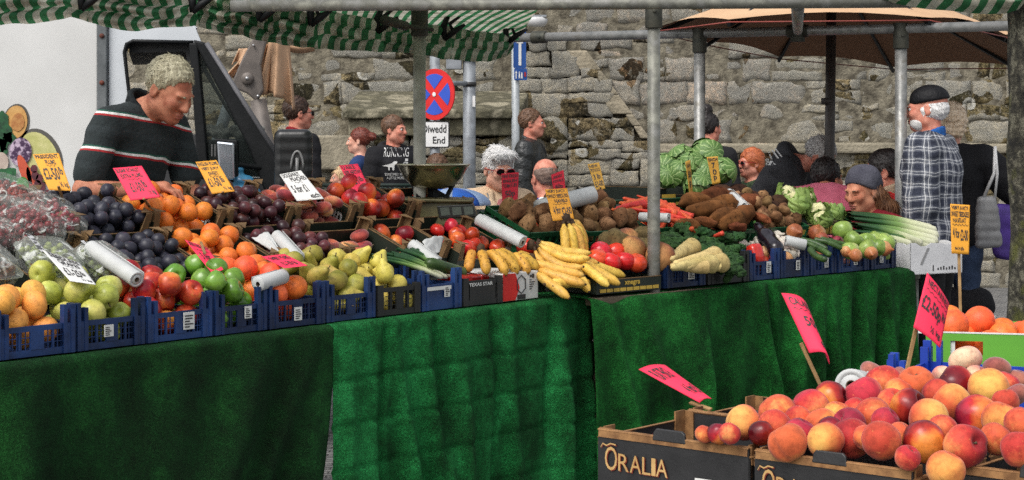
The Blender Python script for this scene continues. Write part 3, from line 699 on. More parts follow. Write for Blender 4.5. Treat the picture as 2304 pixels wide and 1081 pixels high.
botL=interp([(-60,58),(0,57),(60,55),(110,50),(140,43),(160,38),(185,46),(230,60),(270,67),(310,70),(350,66),(400,60),(440,57),(480,68),(520,78),(560,86),(600,94),(660,104),(700,110),(760,113),(850,116),(930,121),(1000,132),(1060,139),(1100,138),(1140,128),(1158,104)])
topL=interp([(-60,-60),(440,-35),(500,-8),(590,22),(640,26),(700,28),(740,26),(800,36),(860,46),(940,54),(1010,60),(1080,72),(1130,76),(1158,84)])
Yrow=lambda px: .47*F/(305-min(topL(px)+18,110)) if px>590 else lerp(6.1,7.4,(px+60)/650)
hooks=[(-60,-20),(196,8),(446,14),(596,34),(712,44),(862,60),(1012,76),(1152,86)]
for i in range(len(hooks)-1):
    x0,x1=hooks[i][0],hooks[i+1][0]; bay(x0-4,x1+4,topL,botL,Yrow(x0),Yrow(x1),1,4 if i<2 else 3,i+3,ph=i*.3)
for hx,hy in hooks[1:]:
    Y=Yrow(hx)-.10; b=MB(); h=P(hx,hy,Y)-ao
    k=Y/F
    pts=[h+V((-12*k,0,-14*k)),h+V((8*k,-.005,4*k)),h+V((34*k,0,20*k))]; b.tube(pts,[.010,.016,.007],8); b.tube([h+V((-12*k,0,-14*k)),h+V((-14*k,.0,16*k)),h+V((-4*k,.02,42*k))],[.012,.016,.012],8); b.tube([h+V((8*k,-.005,4*k)),h+V((0,0,22*k)),h+V((24*k,.01,40*k))],[.008,.010,.006],8)
    b.build('hook',blk,aw,True)
# the stretched part of the awning behind the swags
b=MB(); uvs=[]; zS=2.035
def onz(px,py,z): return P(px,py,(z-CZ)*F/(305-py))
c=[onz(500,4,zS),onz(1225,4,zS),onz(1158,86,zS-.0),onz(1000,66,zS),onz(860,50,zS),onz(700,30,zS)]
dirv=V((.235,-1.9,0)).normalized(); per=.049
A=[onz(470,-4,zS),onz(1225,2,zS)]; B=[onz(600,20,zS),onz(1166,92,zS)]
nu,nv=60,24
for j in range(nv+1):
    for i in range(nu+1):
        p=A[0].lerp(A[1],i/nu).lerp(B[0].lerp(B[1],i/nu),j/nv); p.z+=.012*math.sin(j/nv*PI)+.004*mnoise.noise((i*.4,j*.1,2)); b.v.append(tuple(p-ao)); uvs.append(((p.x-p.y*dirv.x/dirv.y)/per,0))
for j in range(nv):
    for i in range(nu): a=j*(nu+1)+i; b.f.append((a,a+1,a+nu+2,a+nu+1)); b.m.append(0)
o=b.build('stretched_sheet',maw,aw,True,False); uvmesh(o,uvs)
aw2=empty('striped_awning',(0,6.6,0),0,'second green and white awning sagging above the street tree','awning'); a2=V((0,6.6,0))
bay(1950,2318,interp([(1950,-60),(2318,-60)]),interp([(1950,2),(1985,7),(2060,16),(2150,26),(2220,32),(2262,34),(2290,25),(2318,-8)]),6.72,6.25,1,2,21,aw2,a2,.083)

# tables --------------------------------------------------------------------
tabw=pm('bare table boards',(.16,.12,.08),(.10,.075,.05),9,.8)
def table(Fm,t0,t1,r0,r1,z,label,name='stall_table'):
    c=Fm.w((t0+t1)/2,(r0+r1)/2,0); root=empty(name,c,Fm.a,label,'table'); w=(t1-t0)/2; d=(r1-r0)/2
    b=MB(); b.box((-w,-d,z-.03),(w,d,z)); b.build('tabletop',tabw,root)
    for sx in(-1,1):
        for sy in(-1,1):
            b=MB(); b.box((sx*(w-.12)-.025,sy*(d-.08)-.025,0),(sx*(w-.12)+.025,sy*(d-.08)+.025,z-.03)); b.build('leg',tabw,root)
    return root
table(L,-.55,2.84,.0,1.0,TZ-.006,'long trestle table under the fruit displays')
table(R,-.44,1.80,.0,1.0,TZ-.006,'long trestle table under the vegetable displays')
# sloping back boards that the upper boxes lean on
bb=pm('dark display board',(.018,.022,.018),(.03,.034,.028),10,.8)
def rack(Fm,t0,t1,label):
    root=empty('display_rack',Fm.w((t0+t1)/2,.6,0),Fm.a,label,'display rack'); w=(t1-t0)/2
    zf=lambda r:Z0+KS*r-.128
    b=MB(); b.prism([(-w,-.32,zf(.28)),(-w,.30,zf(.90)),(-w,.30,zf(.90)-.02),(-w,-.32,zf(.28)-.02)],(2*w,0,0)); b.build('sloping_board',bb,root)
    b=MB()
    for x in(-w+.05,0,w-.05): b.prism([(x-.02,-.30,TZ+.001),(x-.02,-.30,zf(.30)-.022),(x-.02,.28,zf(.88)-.022),(x-.02,.28,TZ+.001)],(.04,0,0))
    b.build('support',bb,root)
rack(L,-.3,2.86,'sloping rack holding the upper fruit boxes'); rack(R,-.5,1.78,'sloping rack holding the upper vegetable crates')

# green cloths -----------------------------------------------------------------
def mat_cloth(name,c1,c2,c3,sc=7):
    m,t,b=nt(name); co=coords(t,False); n=noise_n(t,co,sc,8,.7); n2=noise_n(t,co,150,4,.75); n3=noise_n(t,co,420,2,.6)
    n5=noise_n(t,co,3.1,5,.6); mq=mixc(t,.45,n,n5); col=ramp(t,mq,[(.40,c1),(.50,c2),(.60,c3)]); col=mixc(t,.9,col,ramp(t,n2,[(.3,.35),(.5,.95),(.68,1.9)]),'MULTIPLY'); col=mixc(t,ramp(t,n3,[(.62,0.),(.72,.35)]),col,(.07,.22,.045))
    t.links.new(col,b.inputs['Base Color']); b.inputs['Roughness'].default_value=.9; b.inputs['Specular IOR Level'].default_value=.15; b.inputs['Sheen Weight'].default_value=.06; b.inputs['Sheen Tint'].default_value=(.2,.8,.3,1)
    bump(t,b,n2,.9,.012); return m
clA=mat_cloth('green matting with painted shade',(.002,.010,.002),(.003,.027,.005),(.009,.066,.012))  # shade lying on this cloth is put into its colour as darker greens
clB=mat_cloth('bright green velvet',(.003,.040,.009),(.007,.105,.024),(.018,.215,.055))
clC=mat_cloth('deep green matting',(.002,.026,.004),(.006,.078,.012),(.016,.17,.028))
def cloth(Fm,t0,t1,mat,label,folds,edge=lambda v:0,edge1=lambda v:0,sagtop=None,crease=None,zbot=.02,rtop=.30,lift=0,seed=0):
    """cloth over the table edge: lies on the top, rolls over the front and hangs in folds"""
    root_o=Fm.w((t0+t1)/2,0,0); b=MB(); nu=max(60,int((t1-t0)*110)); n1,n2=8,84; 
    for j in range(n1+n2+1):
        for i in range(nu+1):
            u=i/nu
            if j<n1:
                t=lerp(t0,t1,u); r=lerp(rtop,.0,j/n1); z=TZ+.003+lift+(.004*mnoise.noise((t*6,r*9,seed)) if 0<j else 0)
                if sagtop: z-=sagtop(u)*(j/n1)**2
            else:
                v=(j-n1)/n2; t=lerp(t0+edge(v),t1+edge1(v),u); s=min(1,v/.06); ang=min(v/.035,1)*PI/2
                d=max(v-.035,0)*(TZ-zbot)/.965
                amp=(.15+.85*min(1,v/.55)); f=folds(u,v)*amp
                r=-.030*math.sin(ang)-f-.03*v*s; z=TZ+.003+lift-.018*(1-math.cos(ang))-d
                if crease: r+=crease(u,v)*s
                if sagtop: z-=sagtop(u)*max(0,1-v*1.2)
                r+=-.005*mnoise.noise((t*7,z*5,seed+3))*s
            b.v.append(tuple(Fm.w(t,r,z)-root_o))
    W=nu+1
    for j in range(n1+n2):
        for i in range(nu): b.f.append((j*W+i,j*W+i+1,(j+1)*W+i+1,(j+1)*W+i)); b.m.append(0)
    o=b.build('table_cloth',mat,None,True,True); o.location=root_o; m=o.modifiers.new('s','SOLIDIFY'); m.thickness=.004; m.offset=-1
    return tag(o,label,'table cloth','green cloths hung round the stall tables')
def ridge(u,c,w,v=1,lean=0):
    x=(u-c-lean*v)/w; return math.exp(-x*x)
cloth(L,-.62,1.335,clA,'green cloth with shade in its colour hanging beneath the blue trays of lemons and apples',
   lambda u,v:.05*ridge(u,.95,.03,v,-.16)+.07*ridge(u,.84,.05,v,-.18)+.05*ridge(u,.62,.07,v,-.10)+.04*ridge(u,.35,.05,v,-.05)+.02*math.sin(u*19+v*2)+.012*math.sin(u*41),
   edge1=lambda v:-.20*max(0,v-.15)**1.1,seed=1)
def crB(u,v):
    q=0
    for c in(.17,.36,.58,.80): q+=.020*math.exp(-((u-c-.01*math.sin(v*7+c*9))/.014)**2)
    for c in(.24,.42,.60,.80): q+=.009*math.exp(-((v-c-.03*(u-.5)**2+.03*(u>.55)*(u-.55))/.012)**2)
    return q
cloth(L,1.335,2.855,clB,'bright green velvet cloth with squared fold creases hanging under the bananas',
   lambda u,v:.06*ridge(u,.30,.030,v,.10)+.05*ridge(u,.20,.022,v,.10)+.04*ridge(u,.97,.02,v,0)+.045*ridge(u,.42,.030,v,.05)+.045*ridge(u,.64,.025,v,.02)+.05*ridge(u,.84,.03,v,.0)+.03*ridge(u,.05,.03)+.014*math.sin(u*17)+.010*math.sin(u*44+v*3),
   edge=lambda v:-.055*v,edge1=lambda v:-.01*v,crease=crB,seed=2,rtop=.34)
cloth(R,-.50,.655,clC,'mid green cloth swagged beneath the pole and parsnip crate',
   lambda u,v:.07*ridge(u,.09,.035,v,.10)+.055*ridge(u,.24,.035,v,.20)+.03*ridge(u,.5,.04,v,.1)+.03*math.sin(PI*u)*math.sin(PI*min(1,v*1.6))+.075*ridge(u,.955,.028,v,.02)-.03*ridge(u,.72,.08,v,-.08)+.045*ridge(u,.60,.03,v,-.06)+.012*math.sin(u*23+v*5),
   edge=lambda v:.03*v,edge1=lambda v:.06*v,sagtop=lambda u:.012*math.sin(PI*u)+.03*math.exp(-((u-.13)/.07)**2),seed=3)
cloth(R,.62,1.83,clC,'deep green cloth of narrow upright folds beneath the onion crates',
   lambda u,v:.024*math.sin(u*38+3*v)+.015*math.sin(u*71+v*4)+-.10*ridge(u,.055,.03)+.05*ridge(u,.17,.03,v,.05)+.05*ridge(u,.42,.025,v,.05)+.045*ridge(u,.62,.025,v,.06)+.04*ridge(u,.8,.03,v,.04)+.03*ridge(u,.96,.03),
   edge=lambda v:.0*v,edge1=lambda v:-.05*v,seed=4)
b=MB(); q=V((P(2055,640,8.95).x,8.95,0)); b.tube([q,q+V((0,0,.84))],.026,14); b.tube([q+V((0,0,.78)),q+V((0,0,.83))],.034,14); tag(b.build('table_post',olsteel,None,True),'grey tube post standing at the table end under the white leek box','post')

# =================================================================== CRATES AND BOXES
navy=pm('navy plastic',sr(28,56,104),sr(12,28,60),7,.45,bmp=.1,rand=.3)
brightblue=pm('bright blue plastic',sr(30,70,180),sr(22,55,150),9,.4,bmp=.05)
blackpl=pm('black plastic',(.011,.012,.012),(.02,.02,.02),9,.45,bmp=.06)
grnpl=pm('green plastic',(.01,.085,.03),(.006,.055,.02),9,.42,bmp=.06)
stick_m=pm('paper sticker',(.66,.66,.63),(.58,.58,.55),8,.7)
ink=pm('black ink',(.02,.018,.02),(.03,.028,.03),9,.6)
def tray(name,Fm,t0,t1,r0,r1,z,h,mat,label,sticker=None,solid=False,round_holes=False,cat='crate',group=None,prong=True,rz=0,tilt=0,words=None):
    """open mesh-sided plastic fruit tray"""
    w=t1-t0; d=r1-r0; rz=rz or random.Random(int(t0*997)+7).uniform(-.022,.022)
    root=empty(name,Fm.w(t0,r0,z),Fm.a+rz,label,cat,group)
    b=MB(); th=.008
    def side(M,l,solid_side):
        def bx(x0,z0,x1,z1,y0=0,y1=th): b.box((x0,y0,z0),(x1,y1,z1),0,M)
        bx(.0,.0,l,.020); bx(.0,h-.026,l,h-.010)
        if prong:
            for x in (0,l-.042):
                bx(x,.0,x+.042,h-.012,-.004,th+.004); bx(x,.0,x+.013,h+.045,-.006,th+.006); bx(x+.027,.0,x+.040,h+.030,-.006,th+.006)
        else:
            for x in(0,l-.03): bx(x,0,x+.03,h,-.003,th+.003)
        if solid_side: bx(.04,.02,l-.04,h-.026,.001,th-.002); return
        c0,c1=l*.43,l*.60
        bx(c0,.02,c1,h-.026,-.002,th-.002)
        for xa,xb in((.042,c0),(c1,l-.042)):
            n=max(2,round((xb-xa)/.0165))
            for i in range(1,n): x=lerp(xa,xb,i/n); bx(x-.0012,.02,x+.0012,h-.026,.002,th-.003)
            m=max(2,round((h-.046)/.0165))
            for j in range(1,m): zz_=lerp(.02,h-.026,j/m); bx(xa,zz_-.0012,xb,zz_+.0012,.0025,th-.0035)
            bx((xa+xb)/2-.003,.02,(xa+xb)/2+.003,h-.026,-.001,th-.001)
        for q in (): bx(0.03,lerp(.02,h-.026,q)-.003,l-.03,lerp(.02,h-.026,q)+.003,.001,th-.002)
    side(Matrix.Identity(4),w,solid)
    side(Matrix.Translation((w,d,0))@Matrix.Rotation(PI,4,'Z'),w,True)
    side(Matrix.Translation((w,0,0))@Matrix.Rotation(PI/2,4,'Z'),d,solid)
    side(Matrix.Translation((0,d,0))@Matrix.Rotation(-PI/2,4,'Z'),d,solid)
    b.box((.004,.004,0),(w-.004,d-.004,.006))
    if solid and round_holes:
        pass
    body=b.build('crate_body',mat,root)
    if tilt: root.rotation_euler.x=0
    if sticker:
        sx,sz,sw,sh=sticker; s=MB(); s.box((w*sx-sw/2,-.0075,sz),(w*sx+sw/2,-.0055,sz+sh)); so=s.build('paper_label',stick_m,root)
        s=MB(); rn=random.Random(int(t0*100)); 
        for k in range(5): s.box((w*sx-sw*.4,-.0088,sz+sh*(.12+.16*k)),(w*sx-sw*.4+sw*.8*rn.uniform(.5,1),-.0078,sz+sh*(.12+.16*k)+sh*.07))
        s.build('printing',ink,so)
    if words:
        s=MB(); add_text(s,words,(.12,.70,.72,.83),lambda u,v:V((lerp(0,w,u),-.0072,lerp(0,h,v))),.02); s.build('lettering',stick_m,root)
    return root
crg='plastic trays along the front of the stall'
zt=TZ+.008
FR=[ # t0,t1,mat,h,label,sticker
 (-.30,-.015,navy,.10,'blue mesh tray of oranges next to the lemon tray cut by the picture edge',None),
 (.0,.275,navy,.10,'blue mesh tray holding lemons and pale oranges',None),
 (.285,.545,navy,.10,'blue mesh tray of large yellow green apples with white barcode label',(.45,.035,.035,.036)),
 (.555,.825,navy,.10,'blue mesh tray of red and yellow apples with tall white label',(.62,.03,.045,.055)),
 (.835,1.065,navy,.10,'blue mesh tray of shiny green apples with small white label',(.62,.045,.03,.04)),
 (1.075,1.335,navy,.10,'blue mesh tray of big bright oranges beneath the white roll end',(.5,.02,.034,.045)),
 (1.345,1.60,navy,.10,'dark blue mesh tray heaped with brownish green pears',None)]
for t0,t1,m_,h,lb,st in FR: tray('fruit_tray',L,t0,t1,.02,.33,zt,h,m_,lb,st,group=crg)
tray('fruit_tray',L,1.61,1.835,.02,.33,zt,.11,blackpl,'black open mesh tray of yellow pears beside the leek tray',None,group=crg,prong=False)
tray('fruit_tray',L,1.845,2.075,.02,.33,zt,.105,navy,'solid sided blue tray of leeks and cut cucumber',(.62,.045,.03,.042),True,group=crg,words='1  ')
tray('fruit_tray',L,2.085,2.315,.02,.33,zt,.105,blackpl,'solid black tray of red packets beneath spotty bananas',None,True,group=crg,prong=False,words='TEXAS STAR')
RT=[(.02,.28,navy,'blue tray of parsnips standing by the pole',(.62,.03,.04,.045),False),
 (.29,.575,blackpl,'low black tray of broccoli between two blue trays',None,True),
 (.585,.80,navy,'blue tray of shiny red peppers',(.62,.03,.03,.05),False),
 (.81,1.03,navy,'dark blue tray of red onions and garlic',(.6,.03,.028,.045),True),
 (1.04,1.25,navy,'blue tray of courgettes',(.6,.03,.03,.045),False),
 (1.26,1.52,navy,'blue tray of brown onions under the bramley apples',(.55,.03,.03,.045),False),
 (1.53,1.75,navy,'end blue tray of bramley apples beside the white leek box',(.4,.03,.03,.045),False)]
for t0,t1,m_,lb,st,so in RT: tray('vegetable_tray',R,t0,t1,.02,.30,zt,.092,m_,lb,st,so,group=crg)

# cardboard boxes with printed dark faces and folded corner posts --------------------------
dkcard=pm('dark printed card',(.010,.016,.010),(.016,.022,.014),12,.5,bmp=.1)
browncard=pm('brown card edge',(.20,.115,.045),(.12,.07,.03),18,.85,bmp=.3)
grncard=pm('green printed card',(.012,.075,.016),(.02,.05,.02),14,.55)
yelcard=pm('yellow print',(.62,.40,.06),(.5,.33,.05),14,.6)
def tilted(Fm,t,r,k=KS,dz=0):
    """local frame lying in the display slope at stall coordinates (t, r)"""
    a=math.atan(k); z=Z0+KS*r+dz
    return Matrix.Translation(Fm.w(t,r,z))@Matrix.Rotation(Fm.a,4,'Z')@Matrix.Rotation(a,4,'X')
def cardbox(name,M,w,d,h,label,group=None,word=None,posts=True,side=dkcard,inner=dkcard,cat='box',printband=None,wordmat=None):
    """open top box: origin at rim front left corner, x along the front, y to the back, rim at z=0"""
    root=bpy.data.objects.new(name,None); C.objects.link(root); root.matrix_world=M; tag(root,label,cat,group); th=.004
    b=MB(); b.box((0,0,-h),(w,d,-h+th)); b.build('box_base',inner,root)
    def panel(nm,A,B,ztop,hb=None):
        # outer printed face, brown cut edge along the top, two faced
        s=MB(); A=V(A);B=V(B); dn=(B-A).normalized(); nn=V((dn.y,-dn.x,0)); 
        s.prism([A+V((0,0,-h)),B+V((0,0,-h)),B+V((0,0,ztop)),A+V((0,0,ztop))],-nn*th,0)
        s.prism([A+V((0,0,ztop)),B+V((0,0,ztop)),B+V((0,0,ztop+.0025)),A+V((0,0,ztop+.0025))],-nn*(th+.0015),1)
        return s.build(nm,[side,browncard],root)
    panel('end_panel',(0,0,0),(w,0,0),-h*.42); panel('end_panel',(w,d,0),(0,d,0),-h*.30)
    panel('side_panel',(w,0,0),(w,d,0),-.012); panel('side_panel',(0,d,0),(0,0,0),-.012)
    if posts:
        for x,sx in((0,1),(w,-1)):
            for y,sy in((0,1),(d,-1)):
                s=MB(); c=.045; e=.001
                s.prism([(x+sx*e,y+sy*e,-h+.004),(x+sx*c,y+sy*e,-h+.004),(x+sx*c*.55,y+sy*e,.022),(x+sx*e,y+sy*e,.022)],(0,sy*.005,0))
                s.prism([(x+sx*e,y+sy*.007,-h+.004),(x+sx*e,y+sy*c,-h+.004),(x+sx*e,y+sy*c*.9,.016),(x+sx*e,y+sy*.007,.024)],(sx*.005,0,0))
                s.prism([(x+sx*.006,y+sy*.006,.0225),(x+sx*.05,y+sy*.006,.0225),(x+sx*.006,y+sy*.05,.0225)],(0,0,.003))
                s.build('corner_post',browncard,root)
    if word:
        for sx,x,fl in((1,w-th-.002,True),(1,-.002,False)):
            s=MB(); 
            if fl: sf=lambda u,v:V((x,lerp(.26*d,.02*d,u) if False else lerp(.70*d,.22*d,u),lerp(-h*.72,-h*.22,v)))
            else: sf=lambda u,v:V((x,lerp(.70*d,.22*d,u),lerp(-h*.72,-h*.22,v)))
            add_text(s,word,(0,0,1,1),sf,.03); s.build('lettering',wordmat or stick_m,root)
        s=MB(); s.prism([(w-th-.003,d*.95,-h*.15),(w-th-.003,d*.72,-h*.15),(w-th-.003,d*.72,-h*.6),(w-th-.003,d*.95,-h*.45)],(.0015,0,0)); s.build('green_print',grncard,root)
    return root
bg='dark printed card boxes stepped up the sloping display'
ST=[.70,1.05,1.40,1.75,2.10,2.45]
nmC=['upper card box of dark blue plums','upper card box of oranges, its side printed bean','upper card box of reddish purple plums','upper card box of flat red peaches, its side printed bean','upper card box of nectarines beside the scales']
nmB=['lower card box of dark blue plums','lower card box of oranges holding a pink sign','lower card box of small purple plums behind the pears','lower card box of few flat peaches behind the green onions','lower card box by the loose white paper']
for i in range(5):
    cardbox('fruit_box',tilted(L,ST[i]+.006,.30,dz=.0),.338 if i<4 else .235,.275,.115,nmB[i],bg)
    cardbox('fruit_box',tilted(L,ST[i]+.006,.585,dz=.035),.338,.275,.125,nmC[i],bg,word='bean' if i in(1,2,3) else None)
cardbox('fruit_box',tilted(L,2.350,.26),.33,.275,.11,'card box of ripe red tomatoes behind the spotty bananas',bg)
cardbox('fruit_box',tilted(L,2.455,.585,dz=.03),.34,.275,.115,'card box under the long white paper roll beside the scales',bg)
cardbox('fruit_box',tilted(L,.34,.30),.345,.275,.115,'card box of clear grape punnets',bg)
cardbox('fruit_box',tilted(L,.34,.585,dz=.035),.345,.275,.12,'card box of bagged cherries',bg)
cardbox('fruit_box',tilted(L,-.02,.585,dz=.035),.345,.275,.12,'card box of bagged cherries at the stall end',bg)
# plain white printed banana box
root=empty('banana_box',L.w(2.325,.02,zt),L.a,'white and red printed box standing under the banana pile','box')
b=MB(); w=.225; b.box((0,0,0),(w,.30,.11)); b.build('box_body',pm('white printed card',(.66,.66,.64),(.58,.58,.56),6,.6),root,bevel=.003)
b=MB(); b.box((-.001,-.002,.002),(w*.34,-.0005,.108)); b.prism([(w*.34,-.002,.002),(w*.46,-.002,.05),(w*.34,-.002,.108)],(0,.0015,0)); b.build('red_print',pm('red print',sr(215,40,35),sr(190,30,28)),root)
b=MB(); hx=[(w*.5+.030*math.cos(a),-.0035,.062+.036*math.sin(a)) for a in np.linspace(PI/6,2*PI+PI/6,7)]; b.tube(hx,.0022,6); b.box((w*.40,-.0035,.004),(w*.62,-.001,.022))
for k in range(5): b.box((w*.74,-.003,.075-.009*k),(w*(.80+.03*((k*7)%4)),-.001,.078-.009*k))
b.box((w*.76,-.003,.086),(w*.80,-.001,.096)); b.box((w*.82,-.003,.083),(w*.87,-.001,.1)); b.build('dark_print',ink,root)
# low persimmon box with yellow print
root=empty('tomato_box',R.w(-.42,.015,zt),R.a,'low black box with yellow printed band holding large red tomatoes','box'); w=.40
b=MB()
for a_,c_ in(((0,0,0),(w,.004,.055)),((0,.27,0),(w,.274,.055)),((0,.004,0),(.004,.27,.06)),((w-.004,.004,0),(w,.27,.06)),((0,0.004,0),(w,.27,.004))): b.box(a_,c_)
b.build('box_body',dkcard,root)
b=MB(); b.box((0,-.001,.0555),(w,.005,.059)); b.box((0,.269,.0555),(w,.275,.059)); b.build('brown_rim',browncard,root)
b=MB(); 
for k in range(9): b.box((.02+.041*k,-.003,.006),(.055+.041*k,-.001,.020))
b.build('yellow_band',yelcard,root)
b=MB(); add_text(b,'xnegra',(.42,.45,.66,.85),lambda u,v:V((lerp(0,w,u),-.003,lerp(0,.055,v))),.03); b.build('lettering',yelcard,root)
# green plastic crates on the back slope
def slopecrate(label,Fm,t0,t1,r0,r1,h=.12,m_=grnpl,k=KS,dz=0,name='vegetable_crate'):
    root=bpy.data.objects.new(name,None); C.objects.link(root); root.matrix_world=tilted(Fm,t0,r0,k,dz); tag(root,label,'crate','crates stepped up the vegetable slope'); w=t1-t0; d=(r1-r0)*1.05
    b=MB()
    def side(M,l):
        for z0,z1 in((-h,-h+.02),(-.02,0)): b.box((0,0,z0),(l,.007,z1),0,M)
        b.box((0,.0022,-h*.58),(l,.0062,-h*.45),0,M)
        n=max(3,int(l/.045))
        for i in range(n+1): x=lerp(0,l-.009,i/n); b.box((x,.0012,-h+.02),(x+.009,.0068,-.02),0,M)
    side(Matrix.Identity(4),w); side(Matrix.Translation((w,d,0))@Matrix.Rotation(PI,4,'Z'),w); side(Matrix.Translation((w,0,0))@Matrix.Rotation(PI/2,4,'Z'),d); side(Matrix.Translation((0,d,0))@Matrix.Rotation(-PI/2,4,'Z'),d)
    b.box((.003,.003,-h),(w-.003,d-.003,-h+.005)); b.build('crate_body',m_,root); return root
slopecrate('green crate of red tomatoes behind the upright banana bunch',L,2.87,3.16,.32,.60)
slopecrate('green crate of potatoes under the tilted white roll',R,-.44,-.12,.38,.66)
slopecrate('green crate of muddy potatoes behind the celeriac',R,-.10,.30,.36,.68)
slopecrate('green crate of carrots behind the pole',R,.31,.68,.36,.67)
slopecrate('green crate of muddy yams behind the broccoli',R,.69,1.06,.30,.67)
slopecrate('green crate of small muddy potatoes behind the aubergine',R,1.07,1.42,.30,.67)
# cauliflower box with yellow print, black cabbage trays
M_=tilted(R,1.43,.36,.2,.015); o=cardbox('cauliflower_box',M_,.44,.40,.10,'dark box with yellow printed band holding cauliflowers',bg,posts=False)
s=MB()
for k in range(7): s.box((.02+.06*k,-.003,-.092),(.07+.06*k,-.001,-.050))
s.build('yellow_band',yelcard,o)
M_=tilted(R,.86,.80,.0,.0); o=cardbox('cabbage_box',M_,.50,.38,.12,'black box with yellow print carrying the cabbage stack',bg,posts=False)
s=MB(); s.box((.02,-.003,-.10),(.48,-.001,-.085)); s.box((.03,-.003,-.07),(.13,-.001,-.045)); s.build('yellow_band',yelcard,o)
# white leek box overhanging the table end
root=empty('leek_box',R.w(1.80,-.03,TZ-.03),R.a-.30,'white card box with torn rim holding the leek roots at the table end','box')
wc=pm('white card',(.66,.66,.67),(.55,.55,.56),8,.7,bmp=.2); w,d,h=.33,.30,.15
b=MB(); rn=random.Random(2)
for A,B in(((0,0),(w,0)),((w,0),(w,d)),((w,d),(0,d)),((0,d),(0,0))):
    A=V((*A,0));B=V((*B,0)); n=10; tops=[A.lerp(B,i/n)+V((0,0,h+rn.uniform(-.012,.008))) for i in range(n+1)]; dn=(B-A).normalized(); nn=V((dn.y,-dn.x,0))
    b.prism([A,B]+tops[::-1],-nn*.004)
b.box((0,0,0),(w,d,.004)); b.build('box_body',wc,root)
b=MB()
for k in range(7): b.box((.17+.018*k,-.002,.02),(.178+.018*k,-.0005,.03+.004*(k%3)))
b.box((.14,-.002,.015),(.146,-.0005,.045)); b.box((.30,-.002,.015),(.306,-.0005,.045)); b.build('dark_print',ink,root)
b=MB(); b.prism([(.06,-.002,.05),(.075,-.002,.05),(.12,-.002,.13),(.105,-.002,.13)],(0,.001,0)); b.build('grey_smear',pm('grey tape',(.3,.3,.3)),root)
# =================================================================== PRODUCE
PRUNE=[]
def put(me,name,loc,rot=(0,0,0),sc=1,label=None,cat=None,group=None,prune=True):
    o=bpy.data.objects.new(name,me); C.objects.link(o); o.location=loc; o.rotation_euler=rot; o.scale=(sc,sc,sc) if not hasattr(sc,'__len__') else sc
    tag(o,label,cat,group)
    if prune: PRUNE.append(o)
    return o
def rndrot(): return (random.uniform(0,6.28),random.uniform(0,6.28),random.uniform(0,6.28))
def skinmat(name,stops,rough=.45,nscale=1.6,dirw=.5,speck=None,bmp=.06,bscale=300,val=.12,hue=.012,spec=.36,coat=0,fuzz=0,dscale=20.,streak=0):
    """fruit skin: colour runs over the body by noise plus a blush on one cheek (object space), small value/hue spread per fruit"""
    m,t,b=nt(name); tc=N(t,'ShaderNodeTexCoord'); co=coords(t,True); n=noise_n(t,co,nscale*10,4,.55,.3)
    nm=N(t,'ShaderNodeVectorMath',operation='NORMALIZE'); t.links.new(tc.outputs['Object'],nm.inputs[0]); dt=N(t,'ShaderNodeVectorMath',operation='DOT_PRODUCT'); dt.inputs[1].default_value=(.62,.2,.35); t.links.new(nm.outputs[0],dt.inputs[0])
    ma=N(t,'ShaderNodeMath',operation='MULTIPLY_ADD'); t.links.new(dt.outputs['Value'],ma.inputs[0]); ma.inputs[1].default_value=dirw; t.links.new(n,ma.inputs[2])
    oi=N(t,'ShaderNodeObjectInfo'); m2=N(t,'ShaderNodeMath',operation='MULTIPLY_ADD'); t.links.new(oi.outputs['Random'],m2.inputs[0]); m2.inputs[1].default_value=.25*dirw; t.links.new(ma.outputs[0],m2.inputs[2])
    f=m2.outputs[0]
    if streak:
        n3=noise_n(t,co,90,3,.7); m3=N(t,'ShaderNodeMath',operation='MULTIPLY_ADD'); t.links.new(n3,m3.inputs[0]); m3.inputs[1].default_value=streak; t.links.new(f,m3.inputs[2]); f=m3.outputs[0]
    c=ramp(t,f,stops)
    if speck:
        sn=noise_n(t,co,speck[0],3,.6); c=mixc(t,ramp(t,sn,[(speck[1],0.),(speck[1]+.06,speck[2])]),c,speck[3])
    c=mixc(t,.75,c,ramp(t,noise_n(t,co,55,6,.7),[(.36,.62),(.5,1.),(.64,1.18)]),'MULTIPLY')
    h=N(t,'ShaderNodeHueSaturation'); t.links.new(c,h.inputs['Color'])
    for inp,sp,k in(('Value',val,.731),('Hue',hue,.397)):
        mu=N(t,'ShaderNodeMath',operation='MULTIPLY'); t.links.new(oi.outputs['Random'],mu.inputs[0]); mu.inputs[1].default_value=1/k*7.3; fr=N(t,'ShaderNodeMath',operation='FRACT'); t.links.new(mu.outputs[0],fr.inputs[0]); mr=N(t,'ShaderNodeMapRange'); base=1 if inp=='Value' else .5; mr.inputs[3].default_value=base-sp; mr.inputs[4].default_value=base+sp; t.links.new(fr.outputs[0],mr.inputs[0]); t.links.new(mr.outputs[0],h.inputs[inp])
    t.links.new(h.outputs[0],b.inputs['Base Color']); b.inputs['Roughness'].default_value=rough; b.inputs['Specular IOR Level'].default_value=spec
    if coat: b.inputs['Coat Weight'].default_value=coat; b.inputs['Coat Roughness'].default_value=.15
    if fuzz: b.inputs['Sheen Weight'].default_value=fuzz
    if bmp: bump(t,b,noise_n(t,co,bscale,2),bmp,.002)
    return m
stemm=pm('brown fruit stem',(.07,.045,.022),(.12,.09,.05),40,.8)
